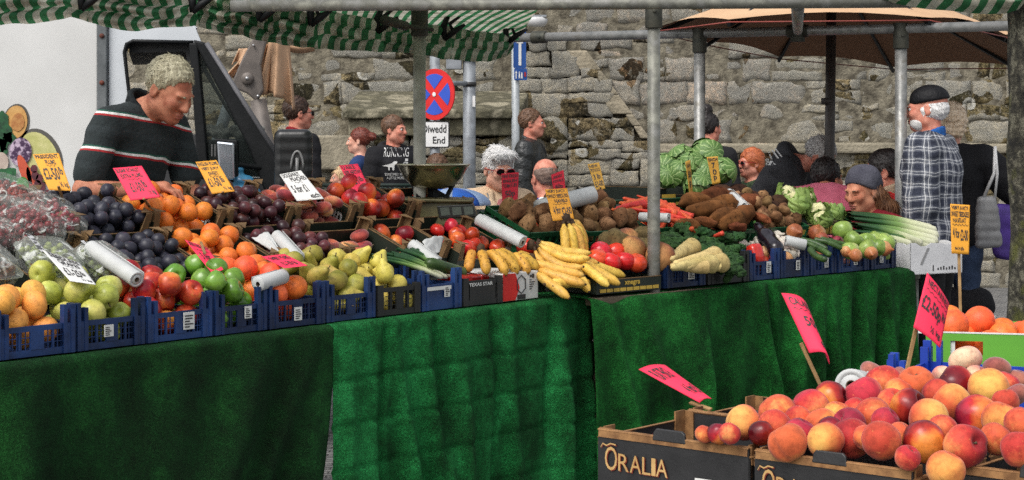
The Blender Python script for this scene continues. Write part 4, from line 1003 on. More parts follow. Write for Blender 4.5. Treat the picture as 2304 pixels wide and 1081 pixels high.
def lathe_fruit(name,prof,mat,n=28,lobes=0,lobea=0,crease=0,stem=None,nz=0,squash=None,seed=0):
    """body of revolution (r,z) with lobes, a seam or unevenness; optional stem (z0,len)"""
    b=MB(); pts=[]; k=len(prof)
    for i,(r,z) in enumerate(prof):
        for j in range(n):
            a=2*PI*j/n; q=1+lobea*math.cos(lobes*a)*(1 if lobes else 0)
            if crease: q-=crease*math.exp(-((min(a,2*PI-a))/.22)**2)
            q+=nz*mnoise.noise((math.cos(a)*1.3+seed,math.sin(a)*1.3,z*30+seed*2))
            b.v.append((r*q*math.cos(a),r*q*math.sin(a),z+(.15*r*nz*math.sin(a*2+seed))))
    for i in range(k-1):
        for j in range(n): j2=(j+1)%n; b.f.append((i*n+j,i*n+j2,(i+1)*n+j2,(i+1)*n+j)); b.m.append(0)
    if stem:
        z0,l=stem; b.tube([(0,0,z0),(.001,0,z0+l*.5),(.004,.001,z0+l)],[.0022,.0017,.0024],6,1)
    me=b.mesh(name); me.materials.append(mat)
    if stem: me.materials.append(stemm)
    me.polygons.foreach_set('use_smooth',[True]*len(me.polygons)); return me
def sph(r,dimple_t=0,dimple_b=0,fl=1,k=16):
    out=[]
    for i in range(k+1):
        a=-PI/2+PI*i/k; rr=r*math.cos(a); z=r*math.sin(a)*fl
        z-=dimple_t*r*math.exp(-(rr/(r*.30))**2) if a>0 else 0; z+=dimple_b*r*math.exp(-(rr/(r*.26))**2) if a<0 else 0
        out.append((max(rr,.0004),z))
    return out
mPlum=skinmat('dark plum skin',[(.30,(.012,.013,.022)),(.6,(.028,.028,.042)),(.85,(.055,.052,.068))],.42,1.2,.15,(110,.62,.5,(.085,.085,.10)),hue=.02,val=.2)
mPlumR=skinmat('reddish plum skin',[(.25,(.022,.010,.014)),(.55,(.060,.018,.020)),(.8,(.13,.035,.03)),(1.,(.19,.09,.04))],.33,1.2,.25,(110,.64,.35,(.10,.07,.08)),val=.22,hue=.02)
mOrange=skinmat('orange peel',[(.2,sr(214,104,38)),(.8,sr(232,132,52))],.42,1,.1,bmp=.35,bscale=700,val=.08,hue=.01)
mBigOrange=skinmat('bright orange peel',[(.2,sr(226,96,44)),(.8,sr(240,120,58))],.42,1,.1,bmp=.35,bscale=600,val=.06)
mPaleOrange=skinmat('pale orange peel',[(.2,sr(222,148,58)),(.8,sr(234,172,84))],.45,1,.1,bmp=.4,bscale=600,val=.07)
mLemon=skinmat('lemon peel',[(.2,sr(226,160,62)),(.8,sr(238,186,92))],.42,1,.1,bmp=.4,bscale=500,val=.06)
mGold=skinmat('golden apple skin',[(.25,sr(150,158,62)),(.6,sr(180,184,88)),(.9,sr(205,196,110))],.32,1,.3,(260,.66,.6,sr(110,100,50)),val=.08)
mRedA=skinmat('red apple skin',[(.30,sr(216,160,72)),(.5,sr(205,90,48)),(.75,sr(150,38,28))],.28,1.1,.45,(180,.66,.45,sr(225,190,120)),streak=.25,val=.12)
mGreenA=skinmat('green apple skin',[(.25,sr(70,112,30)),(.6,sr(104,146,48)),(.9,sr(132,164,66))],.24,1,.2,(240,.68,.6,sr(160,185,110)),coat=.3,val=.08)
mBram=skinmat('bramley apple skin',[(.25,sr(104,132,50)),(.7,sr(150,172,86)),(.95,sr(190,190,120))],.3,1,.3,(220,.67,.6,sr(180,190,130)),coat=.15,val=.1)
mPear=skinmat('pear skin',[(.25,sr(120,122,44)),(.6,sr(154,146,62)),(.9,sr(176,150,78))],.5,1.2,.3,(260,.60,.65,sr(112,88,40)),val=.14,hue=.012)
mPearY=skinmat('yellow pear skin',[(.25,sr(176,160,66)),(.7,sr(206,186,92))],.5,1.2,.3,(200,.66,.8,sr(90,70,30)),val=.1)
mFlatP=skinmat('flat peach skin',[(.3,sr(210,150,96)),(.45,sr(178,78,58)),(.75,sr(122,40,40))],.7,1.2,.4,fuzz=.3,val=.12)
mNect=skinmat('nectarine skin',[(.25,sr(226,140,60)),(.45,sr(208,82,44)),(.7,sr(160,38,30)),(.95,sr(110,22,24))],.34,1.,.5,(200,.68,.5,sr(230,160,90)),val=.1,streak=.12)
mTom=skinmat('tomato skin',[(.2,sr(205,44,32)),(.8,sr(226,70,44))],.22,1,.1,val=.08,bmp=.02,coat=.2)
mTomD=skinmat('deep red tomato skin',[(.2,sr(160,30,26)),(.5,sr(190,42,32)),(.9,sr(220,100,60))],.22,1,.3,val=.12,bmp=.02,coat=.2)
mPot=skinmat('muddy potato skin',[(.25,sr(66,46,28)),(.48,sr(112,82,54)),(.72,sr(156,122,86))],.9,1.4,.1,(60,.6,.85,sr(40,27,16)),bmp=.6,bscale=90,val=.2,spec=.15)
mYam=skinmat('earthy yam skin',[(.25,sr(70,42,24)),(.55,sr(112,66,38)),(.85,sr(146,92,58))],.9,1.2,.1,(50,.6,.7,sr(44,28,16)),bmp=.6,bscale=80,val=.16,spec=.15)
mBeet=skinmat('dark root skin',[(.25,sr(38,24,18)),(.6,sr(66,44,32)),(.9,sr(90,62,46))],.9,1.2,.1,(50,.62,.7,sr(25,16,12)),bmp=.6,bscale=80,val=.16,spec=.15)
mCar=skinmat('carrot skin',[(.2,sr(190,66,40)),(.7,sr(216,88,54))],.5,1.2,.1,(140,.64,.6,sr(150,50,30)),bmp=.3,bscale=60,val=.1)
mPars=skinmat('parsnip skin',[(.2,sr(186,158,98)),(.7,sr(212,188,130))],.7,1.2,.1,(160,.62,.6,sr(140,108,60)),bmp=.4,bscale=70,val=.08)
mSwede=skinmat('swede skin',[(.3,sr(190,140,86)),(.55,sr(160,104,66)),(.8,sr(104,70,56))],.75,1,.5,(120,.62,.5,sr(110,76,46)),bmp=.35,bscale=70,val=.15)
mCel=skinmat('celeriac skin',[(.3,sr(70,58,36)),(.6,sr(104,86,54)),(.85,sr(140,118,78))],.9,1,.1,(70,.6,.8,sr(50,40,24)),bmp=.9,bscale=55,val=.12)
mOnion=skinmat('onion skin',[(.3,sr(196,150,100)),(.6,sr(176,110,66)),(.9,sr(140,74,46))],.4,1,.4,bmp=.3,bscale=60,val=.15)
mROn=skinmat('red onion skin',[(.3,sr(150,60,60)),(.6,sr(110,34,44)),(.9,sr(170,90,80))],.35,1,.4,bmp=.3,bscale=60,val=.2)
mGarl=skinmat('garlic skin',[(.3,sr(214,208,196)),(.6,sr(196,186,172)),(.9,sr(170,150,146))],.55,1.2,.2,bmp=.5,bscale=70,val=.08)
mPep=skinmat('red pepper skin',[(.2,sr(178,24,26)),(.8,sr(206,40,32))],.16,1,.1,val=.12,bmp=.02,coat=.5)
mCour=skinmat('courgette skin',[(.3,sr(34,58,26)),(.7,sr(64,92,44))],.35,1.5,.1,(260,.6,.7,sr(110,140,80)),val=.15)
mAub=skinmat('aubergine skin',[(.2,(.008,.006,.010)),(.8,(.016,.010,.016))],.2,1,.1,val=.1,coat=.4)
mBroc=skinmat('broccoli heads',[(.3,sr(22,44,20)),(.55,sr(36,70,30)),(.8,sr(62,100,44))],.85,3,.1,(160,.6,.5,sr(80,118,56)),bmp=.9,bscale=260,val=.15)
mBan=skinmat('banana skin',[(.2,sr(196,150,52)),(.55,sr(218,174,76)),(.85,sr(228,190,100))],.5,1.4,.1,(100,.66,.75,sr(104,66,26)),val=.08,streak=.1)
mBanS=skinmat('spotty banana skin',[(.2,sr(176,124,42)),(.6,sr(204,154,62))],.55,1.4,.1,(75,.58,.85,sr(82,48,20)),val=.1)
mBanT=pm('banana tip brown',sr(70,48,24),sr(42,28,14),30,.8)
mLeaf=pm('green stalk',sr(70,116,48),sr(44,84,32),30,.5,bmp=.2,bscale=90,c3=sr(120,150,80))

ME={}
ME['plum']=[lathe_fruit('plum',sph(.027,.12,0,1.1),mPlum,20,crease=.05),lathe_fruit('plum',sph(.026,.1,0,1.02),mPlum,20,crease=.04)]
ME['rplum']=[lathe_fruit('red_plum',sph(.026,.12,0,1.05),mPlumR,20,crease=.06)]
ME['orange']=[lathe_fruit('orange',sph(.036,.05,.03,.96),mOrange,24,nz=.03,seed=s) for s in(1,2)]
ME['bigorange']=[lathe_fruit('large_orange',sph(.044,.05,.03,.97),mBigOrange,28,nz=.03)]
ME['paleorange']=[lathe_fruit('pale_orange',sph(.040,.05,.03,.98),mPaleOrange,28,nz=.04)]
lem=[(.0005,-.052),(.006,-.049),(.012,-.043),(.022,-.035),(.031,-.02),(.035,0),(.031,.02),(.022,.035),(.012,.043),(.008,.05),(.0005,.053)]
ME['lemon']=[lathe_fruit('lemon',lem,mLemon,26,nz=.05)]
app=lambda r:[(.0006,-r*.62),(r*.18,-r*.76),(r*.42,-r*.86),(r*.72,-r*.72),(r*.93,-r*.38),(r*1.02,.02*r),(r*1.0,r*.35),(r*.84,r*.70),(r*.56,r*.88),(r*.3,r*.88),(r*.12,r*.70),(.0006,r*.58)]
ME['golden']=[lathe_fruit('golden_apple',app(.040),mGold,28,5,.02,nz=.05,stem=(.022,.022),seed=s) for s in(1,5)]
ME['redapple']=[lathe_fruit('red_apple',app(.040),mRedA,28,5,.015,nz=.04,stem=(.020,.018),seed=s) for s in(1,4)]
ME['greenapple']=[lathe_fruit('green_apple',app(.039),mGreenA,28,5,.02,nz=.05,stem=(.020,.016),seed=s) for s in(1,4)]
ME['bramley']=[lathe_fruit('bramley_apple',app(.044),mBram,28,5,.03,nz=.08,stem=(.020,.012),seed=s) for s in(1,4)]
per=[(.0005,-.036),(.012,-.038),(.026,-.032),(.035,-.017),(.037,-.002),(.033,.016),(.025,.031),(.0185,.044),(.0145,.055),(.010,.063),(.004,.066),(.0005,.066)]
ME['pear']=[lathe_fruit('pear',per,mPear,24,nz=.09,stem=(.062,.022),seed=s) for s in(1,3,6)]
ME['ypear']=[lathe_fruit('yellow_pear',[(r*.95,z*.86) for r,z in per],mPearY,24,nz=.08,stem=(.054,.018),seed=s) for s in(1,3)]
ME['flat']=[lathe_fruit('flat_peach',sph(.040,.55,.35,.60),mFlatP,26,crease=.09,nz=.05)]
ME['nect']=[lathe_fruit('nectarine',sph(.039,.20,.05,.98),mNect,28,crease=.07,nz=.03)]
ME['tom']=[lathe_fruit('tomato',sph(.046,.12,.05,.88),mTom,28,6,.012,nz=.03)]
ME['tomd']=[lathe_fruit('deep_red_tomato',sph(.034,.15,.05,.85),mTomD,24,6,.02,nz=.05)]
def lumpy(name,rx,ry,rz,mat,seed,amp=.16,sub=3):
    bm=bmesh.new(); bmesh.ops.create_icosphere(bm,subdivisions=sub,radius=1)
    for v in bm.verts:
        q=1+amp*mnoise.noise(v.co*1.3+V((seed,seed*2,0)))+amp*.35*mnoise.noise(v.co*4+V((seed,0,seed))); v.co=V((v.co.x*rx*q,v.co.y*ry*q,v.co.z*rz*q))
    me=bpy.data.meshes.new(name); bm.to_mesh(me); bm.free(); me.materials.append(mat); me.polygons.foreach_set('use_smooth',[True]*len(me.polygons)); return me
ME['potato']=[lumpy('potato',.050,.036,.033,mPot,s,.25) for s in(1,4,9)]
ME['spotato']=[lumpy('small_potato',.036,.027,.025,mPot,s,.25) for s in(2,5)]
ME['yam']=[lumpy('yam',.095,.040,.037,mYam,s,.3) for s in(3,8,12)]
ME['root']=[lumpy('dark_root',.075,.050,.045,mBeet,s,.25) for s in(3,6)]
ME['swede']=[lathe_fruit('swede',[(.0006,-.06),(.02,-.055),(.045,-.035),(.056,-.005),(.052,.025),(.036,.044),(.016,.052),(.0006,.053)],mSwede,28,nz=.08,seed=2)]
ME['celeriac']=[lumpy('celeriac',.064,.062,.056,mCel,5,.22,4)]
ME['onion']=[lathe_fruit('onion',[(.0006,-.034),(.012,-.033),(.028,-.022),(.036,-.004),(.034,.012),(.022,.026),(.010,.033),(.005,.042),(.0006,.048)],mOnion,24,nz=.05)]
ME['ronion']=[lathe_fruit('red_onion',[(.0006,-.030),(.012,-.029),(.026,-.020),(.033,-.004),(.031,.012),(.020,.024),(.008,.031),(.004,.040),(.0006,.046)],mROn,24,nz=.05)]
ME['garlic']=[lathe_fruit('garlic_bulb',[(.0006,-.022),(.016,-.021),(.028,-.010),(.029,.002),(.02,.018),(.009,.028),(.006,.045),(.0006,.048)],mGarl,28,9,.06)]
ME['pepper']=[lathe_fruit('red_pepper',[(.0006,-.040),(.016,-.045),(.030,-.038),(.036,-.015),(.040,.015),(.036,.036),(.020,.042),(.010,.034),(.0006,.032)],mPep,30,4,.10,nz=.06,stem=(.03,.03))]
def tapered(name,l,r0,r1,mat,seed,ridge=0,bend=.02,capend=True):
    b=MB(); n=18; ks=26
    def fn(u,v):
        a=2*PI*u; e=min(1,min(v,1-v)/.035+.0001); r=lerp(r0,r1,v**.8)*math.sqrt(max(0,1-(1-e)**2))*(1+ridge*math.sin(v*60+seed)*.5+.08*mnoise.noise((math.cos(a)+seed,math.sin(a),v*6)))
        return (v*l-l/2,r*math.cos(a)+bend*math.sin(v*PI),r*math.sin(a))
    b.grid(fn,n,ks,0,True); me=b.mesh(name); me.materials.append(mat); me.polygons.foreach_set('use_smooth',[True]*len(me.polygons)); return me
ME['carrot']=[tapered('carrot',.19,.021,.006,mCar,s,.06,.008) for s in(1,5)]
ME['parsnip']=[tapered('parsnip',.21,.036,.010,mPars,s,.05,.006) for s in(1,5)]
ME['courgette']=[tapered('courgette',.20,.021,.017,mCour,s,0,.014) for s in(1,5)]

def heap(x0,x1,y0,y1,zb,r,n,mound=.3,K=40,seed=0,top=9,slope=0):
    rs=np.random.RandomState(seed+17); pts=np.zeros((0,3)); cx,cy=(x0+x1)/2,(y0+y1)/2
    fail=0
    for i in range(n):
        if fail>14: break
        X=rs.uniform(x0+r,x1-r,K); Y=rs.uniform(y0+r,y1-r,K); Zc=np.full(K,zb+r)
        if len(pts):
            d2=(X[:,None]-pts[None,:,0])**2+(Y[:,None]-pts[None,:,1])**2; ok=d2<(2*r)**2*.97
            zz=np.where(ok,pts[None,:,2]+np.sqrt(np.maximum((2*r)**2*.97-d2,0)),-9).max(1); Zc=np.maximum(Zc,zz)
        cost=Zc+mound*(((X-cx)/(x1-x0))**2+((Y-cy)/(y1-y0))**2)*r*3
        cost=np.where(Zc>top+slope*(Y-y0),99,cost); j=int(cost.argmin())
        if cost[j]>90: fail+=1; continue
        pts=np.vstack([pts,[X[j],Y[j],Zc[j]]])
    return pts
def pile(keys,M,x0,x1,y0,y1,zb,r,n,name,label,cat,group,seed=0,mound=.3,upright=False,sc=(.92,1.06),top=9,slope=0):
    random.seed(seed*7+3); out=[]
    for p in heap(x0,x1,y0,y1,zb,r,n,mound,seed=seed,top=top,slope=slope):
        k=random.choice(keys); me=random.choice(ME[k]); rot=rndrot() if not upright else (random.uniform(-.5,.5),random.uniform(-.5,.5),random.uniform(0,6.28))
        out.append(put(me,name,M@V(p),rot,tuple(random.uniform(*sc)*q for q in(random.uniform(.95,1.05),random.uniform(.95,1.05),random.uniform(.94,1.06))),label,cat,group))
    return out
MA=lambda t,r=.02,z=None: Matrix.Translation(L.w(t,r,zt if z is None else z))@Matrix.Rotation(L.a,4,'Z')
MR=lambda t,r=.02,z=None: Matrix.Translation(R.w(t,r,zt if z is None else z))@Matrix.Rotation(R.a,4,'Z')
# front trays -----------------------------------------------------------------
pile(['paleorange'],MA(-.30),.01,.275,.0,.30,.008,.0395,36,'pale_orange','pale orange in the tray cut by the picture edge','orange','pale oranges in the end tray',1,top=.165,slope=.20)
pile(['paleorange'],MA(.0),.01,.265,.0,.165,.008,.0395,22,'pale_orange','pale orange at the mesh front of the lemon tray','orange','pale oranges in the lemon tray',2,top=.165,slope=.20)
pile(['lemon'],MA(.0),.01,.27,.15,.31,.008,.0385,24,'lemon','plump yellow lemon piled behind the pale oranges','lemon','lemons in the front tray',3,top=.165,slope=.20)
pile(['golden'],MA(.285),.008,.252,.0,.31,.008,.0388,48,'golden_apple','large yellow green apple heaped beside the lemons','apple','yellow green apples in the front tray',4,top=.165,slope=.20)
pile(['redapple'],MA(.555),.008,.262,.0,.31,.008,.0395,40,'red_apple','red and yellow streaked apple in the tray between the pale and bright green apples','apple','red apples in the front tray',5,top=.165,slope=.20)
pile(['greenapple'],MA(.835),.006,.226,.0,.31,.008,.0385,42,'green_apple','shiny bright green apple in the tray beside the red apples','apple','green apples in the front tray',6,top=.165,slope=.20)
pile(['bigorange'],MA(1.075),.006,.252,.0,.31,.008,.0430,31,'large_orange','large bright orange in front of the white roll end','orange','large oranges in the front tray',7,top=.165,slope=.20)
pile(['pear'],MA(1.345),.006,.25,.0,.31,.008,.036,54,'pear','brownish green pear heaped in the dark blue tray','pear','green pears in the front tray',8,.5,top=.158,slope=.24)
pile(['ypear'],MA(1.61),.006,.22,.0,.31,.008,.034,39,'yellow_pear','small yellow pear in the black open mesh tray','pear','yellow pears in the black tray',9,.5,top=.152,slope=.22)
# stepped boxes ----------------------------------------------------------------
def inbox(i,row): 
    return tilted(L,ST[i]+.006,.30 if row==0 else .585,dz=0 if row==0 else .035)
pile(['plum'],inbox(0,0),.006,.332,.004,.27,-.10,.0262,105,'plum','dark blue plum in the lower box beside the apples','plum','dark plums in the lower box',11,.2,top=.016)
pile(['plum'],inbox(0,1),.006,.332,.004,.27,-.11,.0262,110,'plum','dark blue plum in the upper box below the vendor','plum','dark plums in the upper box',12,.25,top=.016)
oB=pile(['orange'],inbox(1,0),.006,.332,.004,.27,-.10,.0355,50,'orange','small orange in the lower box around the pink sign','orange','oranges in the lower box',13,.3,top=.016)
pile(['orange'],inbox(1,1),.006,.332,.004,.27,-.11,.0355,50,'orange','small orange in the upper box beside the word bean','orange','oranges in the upper box',14,.4,top=.016)
pile(['rplum'],inbox(2,0),.006,.332,.004,.27,-.10,.0255,70,'red_plum','small purple plum in the lower box behind the pears','plum','purple plums in the lower box',15,.2,top=.016)
pile(['rplum'],inbox(2,1),.006,.332,.004,.27,-.11,.0255,105,'red_plum','reddish purple plum in the upper box below the yellow sign','plum','purple plums in the upper box',16,.25,top=.016)
pile(['flat'],inbox(3,0),.006,.332,.10,.27,-.10,.031,9,'flat_peach','flat peach in the nearly empty box behind the green onions','peach','flat peaches in the lower box',17,.1,True,top=-.03)
pile(['flat'],inbox(3,1),.006,.332,.004,.27,-.11,.031,44,'flat_peach','dusky red flat peach in the upper box below the white card','peach','flat peaches in the upper box',18,.4,True,top=.016)
pile(['nect'],inbox(4,1),.006,.332,.004,.27,-.11,.0385,54,'nectarine','glossy red and orange nectarine in the tall heap beside the scales','nectarine','nectarines beside the scales',19,.6,top=.022)
pile(['nect'],inbox(4,0),.02,.22,.10,.27,-.10,.0385,5,'nectarine','nectarine in the box behind the loose white paper','nectarine','nectarines behind the paper',20,.1,top=-.03)
Mt=tilted(L,2.350,.26); pile(['tomd'],Mt,.006,.325,.004,.27,-.10,.033,56,'deep_red_tomato','small deep red tomato behind the spotty bananas','tomato','red tomatoes behind the bananas',21,.4,top=.0)
Mt=tilted(L,2.455,.615); pile(['tomd'],Mt,.02,.32,.0,.24,-.10,.033,24,'deep_red_tomato','deep red tomato in shade behind the long white roll','tomato','red tomatoes behind the roll',22,.2,top=-.03)
Mt=tilted(L,2.87,.33); pile(['tom'],Mt,.01,.28,.0,.26,-.11,.044,20,'tomato','large scarlet tomato behind the upright banana bunch','tomato','tomatoes behind the bananas',23,.5,True,top=.02)
Mt=tilted(L,2.66,.20,.45); pile(['tom'],Mt,.0,.20,.0,.12,-.05,.044,7,'tomato','large scarlet tomato between the white roll and the bananas','tomato','tomatoes beside the roll',24,.3,True,top=.0)
# red packets under the spotty bananas
pk=pm('red packet film',sr(170,30,26),sr(120,18,18),20,.25,bmp=.4,bscale=60)
for k in range(3):
    b=MB(); b.box((-.032,-.07,-.012),(.032,.07,.012)); o=b.build('red_packet',pk,None,bevel=.006); o.location=L.w(2.13+.07*k,.10+.02*k,zt+.10); o.rotation_euler=(.05*k,.1*(k-1),L.a+.2*(k-1)); tag(o,'glossy red packet lying in the solid black tray','packet','red packets in the black tray')

# produce laid one by one -------------------------------------------------------
def at(Fm,px,py,dz=0,z0=Z0,k=KS):
    t,r,z=Fm.plane(px,py,z0+dz,k); return Fm.w(t,r,z)
def lay(key,pa,pb,name,label,cat,group,i=0,roll=0,sc=None):
    """item whose long x axis runs from pa (thick end) to pb"""
    me=ME[key][i%len(ME[key])]; d=(pb-pa); l=d.length; xs=[v.co.x for v in me.vertices]; L0=max(xs)-min(xs); s=sc or l/L0
    q=d.to_track_quat('X','Z').to_matrix().to_4x4()@Matrix.Rotation(roll,4,'X'); o=bpy.data.objects.new(name,me); C.objects.link(o); o.matrix_world=Matrix.Translation((pa+pb)/2)@q@Matrix.Diagonal((s,min(s,1.25),min(s,1.25),1)); tag(o,label,cat,group); PRUNE.append(o); return o
# bananas
def banana(b,base,head,el0,el1,l,r,seed,side=0):
    pts=[];rs=[];p=V(base); n=16; hd=V((math.cos(head),math.sin(head),0)); sd=V((-hd.y,hd.x,0))
    for i in range(n+1):
        u=i/n; e=lerp(el0,el1,u); pts.append(p.copy()); p=p+(hd*math.cos(e)+V((0,0,1))*math.sin(e)+sd*side*math.sin(u*PI))*(l/n)
        rs.append(r*(.30+.70*min(1,max(0,(u-.04)/.16)))*(1 if u<.80 else max(.28,1-((u-.80)/.2)**2*.78)))
    b.tube(pts,rs,8,0); b.tube([pts[-2].lerp(pts[-1],.6),pts[-1]+(pts[-1]-pts[-2])*.35],[rs[-1]*1.02,rs[-1]*.75],8,1); b.tube([V(base)-(pts[1]-pts[0])*.9,pts[1]],[r*.33,r*.36],7,1)
def bunch(px,py,lst,label,Fm=L,dz=.03,mat=None,l=.19,r=.020,z0=Z0,k=KS):
    o0=at(Fm,px,py,dz,z0,k); root=empty('banana_bunch',o0,0,label,'bananas','bunches of bananas piled over the boxes')
    for i,(ox,oy,oz,h,e0,e1,*rest) in enumerate(lst):
        b=MB(); off=Fm.d*ox+Fm.n*oy+V((0,0,oz)); banana(b,off,Fm.a+h,e0,e1,l*(rest[0] if rest else 1),r,i); b.build('banana',[mat or mBan,mBanT],root,True)
    b=MB(); b.tube([V((0,0,-.012)),V((0,0,.016)),V((.004,0,.03))],[.020,.017,.010],9); b.build('stem_crown',mBanT,root,True)
    return root
D=math.radians
bunch(1275,497,[(-.035,-.01,-.01,D(-130),-1.0,-1.75),(-.012,-.02,-.01,D(-110),-.95,-1.75),(.012,-.02,-.01,D(-85),-.95,-1.75),(.035,-.01,-.01,D(-45),-.9,-1.8),(.05,.01,-.0,D(-10),-.5,-1.6,.85)],'upright bunch of five yellow bananas on top of the banana pile',dz=.15,l=.17)
bunch(1195,556,[(.0,-.02,-.01,D(-95),-1.2,.35,1.15),(.03,-.01,.0,D(-75),-.95,.30,1.15),(.05,.0,.012,D(-65),-.7,.25,1.15),(.07,.01,.02,D(-55),-.55,.15,1.1)],'large bunch of long curved bananas below the upright bunch',dz=.05,l=.20,r=.020)
bunch(1283,588,[(-.05,-.01,-.01,D(-150),-.7,-.2),(-.02,-.03,-.01,D(-120),-.6,-.5),(.0,-.04,.0,D(-95),-.5,-.5),(.02,-.04,.0,D(-70),-.5,-.5),(.05,-.03,.0,D(-40),-.4,-.3)],'bunch of bananas splayed towards the cloth edge',dz=.03,z0=.93)
bunch(1196,588,[(0,0,0,D(-60),-.35,-.15,1.1),(.0,-.02,-.03,D(-75),-.3,-.2,1.1),(-.02,-.03,-.04,D(-90),-.5,-.5)],'long bananas lying across the white printed box',dz=.03,l=.2)
bunch(1082,566,[(-.05,.0,.0,D(-150),-.2,-1.1,.8),(-.03,-.02,.0,D(-125),-.2,-1.2,.85),(0,-.03,.0,D(-95),-.2,-1.25,.9),(.03,-.03,.0,D(-70),-.2,-1.2,.9),(.06,-.02,.0,D(-40),-.2,-1.1,.85)],'spotty bunch of bananas hanging over the solid black tray',dz=.045,mat=mBanS,l=.16,r=.021)
bunch(1140,574,[(-.04,0,.0,D(-130),-.1,-1.1,.8),(.0,-.02,.0,D(-95),-.1,-1.2,.85),(.03,-.01,.0,D(-60),-.1,-1.1,.85),(.05,0,0,D(-25),-.1,-.9,.9)],'spotty bananas beside the white printed box',dz=.03,mat=mBanS,l=.15,r=.02)
bunch(1236,566,[(-.02,-.02,-.01,D(-100),-.9,.1,1.05),(.01,-.02,.0,D(-80),-.8,.05,1.05),(.03,-.01,.012,D(-60),-.6,.0,1.0)],'bunch of bananas wedged beneath the upright bunch',dz=.03,l=.19)
for i,(a,c) in enumerate([((1232,628),(1310,604)),((1246,645),(1330,632)),((1275,626),(1352,602)),((1228,640),(1296,648)),((1300,644),(1356,628))]):
    pa=at(L,*a,.012,.90,.2); pb=at(L,*c,.012,.90,.2); root=empty('loose_banana',pa,0,'single banana lying low at the cloth edge below the pile','banana','single bananas at the cloth edge')
    b=MB(); d=pb-pa; banana(b,(0,0,0),math.atan2(d.y,d.x),.15,-.25,.17,.019,i,.25); b.build('banana_skin',[mBan,mBanT],root,True)
# large tomatoes in the low box
for i,(px,py) in enumerate([(1345,582),(1375,590),(1405,588),(1432,592),(1352,565),(1383,567),(1412,568),(1436,572),(1366,548),(1398,553)]):
    t,r,z=R.plane(px,py,.925,.42); put(ME['tom'][0],'tomato',R.w(t,r,z),(random.uniform(-.4,.4),random.uniform(-.4,.4),i),1.0,'large scarlet tomato in the low black box with yellow band','tomato','tomatoes in the low box')
for px,py,key,sc,lb in [(1383,548,'celeriac',1.15,'big dark knobbly celeriac above the scarlet tomatoes'),(1421,562,'swede',1.1,'pale tan swede behind the scarlet tomatoes'),(1450,560,'celeriac',.85,'dark knobbly celeriac partly behind the pole'),(1484,578,'swede',1.2,'large tan swede just behind the pole beside the parsnips'),(1410,538,'swede',.9,'tan swede behind the dark celeriac'),(1447,532,'celeriac',.8,'dark knobbly celeriac below the muddy potatoes')]:
    put(ME[key][0],key,at(R,px,py,.0,.955,.36),(.3,.2,px),sc,lb,key)
# potatoes, carrots and yams on the slope
for (t,r0,r1,w,key,n,nm,lb,cat,gr,sd,rad) in [
  (-.44,.38,.66,.33,'potato',46,'potato','muddy brown potato under the tilted white roll','potato','potatoes under the tilted roll',31,.036),
  (-.10,.37,.68,.40,'potato',58,'potato','muddy brown potato in the crate behind the celeriac','potato','potatoes behind the celeriac',32,.036),
  (1.07,.31,.66,.35,'spotato',80,'small_potato','small muddy potato behind the aubergine','potato','small potatoes behind the aubergine',34,.029),]:
    pile([key],tilted(R,t,r0,dz=.02),.0,w,.0,(r1-r0)*1.05,-.09,rad,n,nm,lb,cat,gr,sd,.3,top=.02)
random.seed(5)
for i,(a,c) in enumerate([((1560,500),(1485,478)),((1545,490),(1470,468)),((1530,478),(1440,458)),((1520,470),(1410,452)),((1500,462),(1400,446)),((1490,455),(1432,440)),((1470,450),(1392,458)),((1450,462),(1385,470)),((1555,497),(1512,470)),((1535,500),(1480,492)),((1515,492),(1450,480)),((1560,488),(1500,458)),((1440,470),(1375,472)),((1476,482),(1420,470)),((1522,484),(1468,450))]):
    lay('carrot',at(R,*a,.025+.006*(i%3)),at(R,*c,.03+.006*(i%3)),'carrot','red orange carrot in the heap behind the pole','carrot','carrots behind the pole',i,i)
pile(['carrot'],tilted(R,.31,.36,dz=0),.0,.34,.0,.30,-.09,.03,26,'carrot','red orange carrot low in the carrot crate','carrot','carrots low in the crate',33,.3,top=-.02)
for i,(a,c) in enumerate([((1530,455),(1600,452)),((1545,478),(1640,470)),((1590,465),(1660,458)),((1600,500),(1650,480)),((1620,505),(1670,490)),((1560,495),(1615,505)),((1650,495),(1690,475)),((1640,510),(1680,512)),((1570,445),(1640,438)),((1520,500),(1580,512)),((1660,460),(1700,448)),((1690,480),(1735,500))]):
    lay('yam',at(R,*a,.035),at(R,*c,.035),'yam','long earthy brown yam in the heap behind the broccoli','yam','yams behind the broccoli',i,i*.8)
pile(['yam'],tilted(R,.69,.31,dz=0),.03,.34,.03,.36,-.10,.045,26,'yam','earthy brown yam low in the yam heap','yam','yams low in the heap',35,.4,sc=(.55,.75),top=-.03)
for i,(px,py) in enumerate([(1622,436),(1662,434),(1690,448),(1712,455),(1750,458),(1590,446),(1735,470),(1655,455)]):
    put(ME['root'][i%2],'dark_root',at(R,px,py,.0),(random.uniform(-.3,.3),random.uniform(-.3,.3),i*1.3),1,'dark brown earthy root at the top of the yam heap','root vegetable','dark roots above the yams')
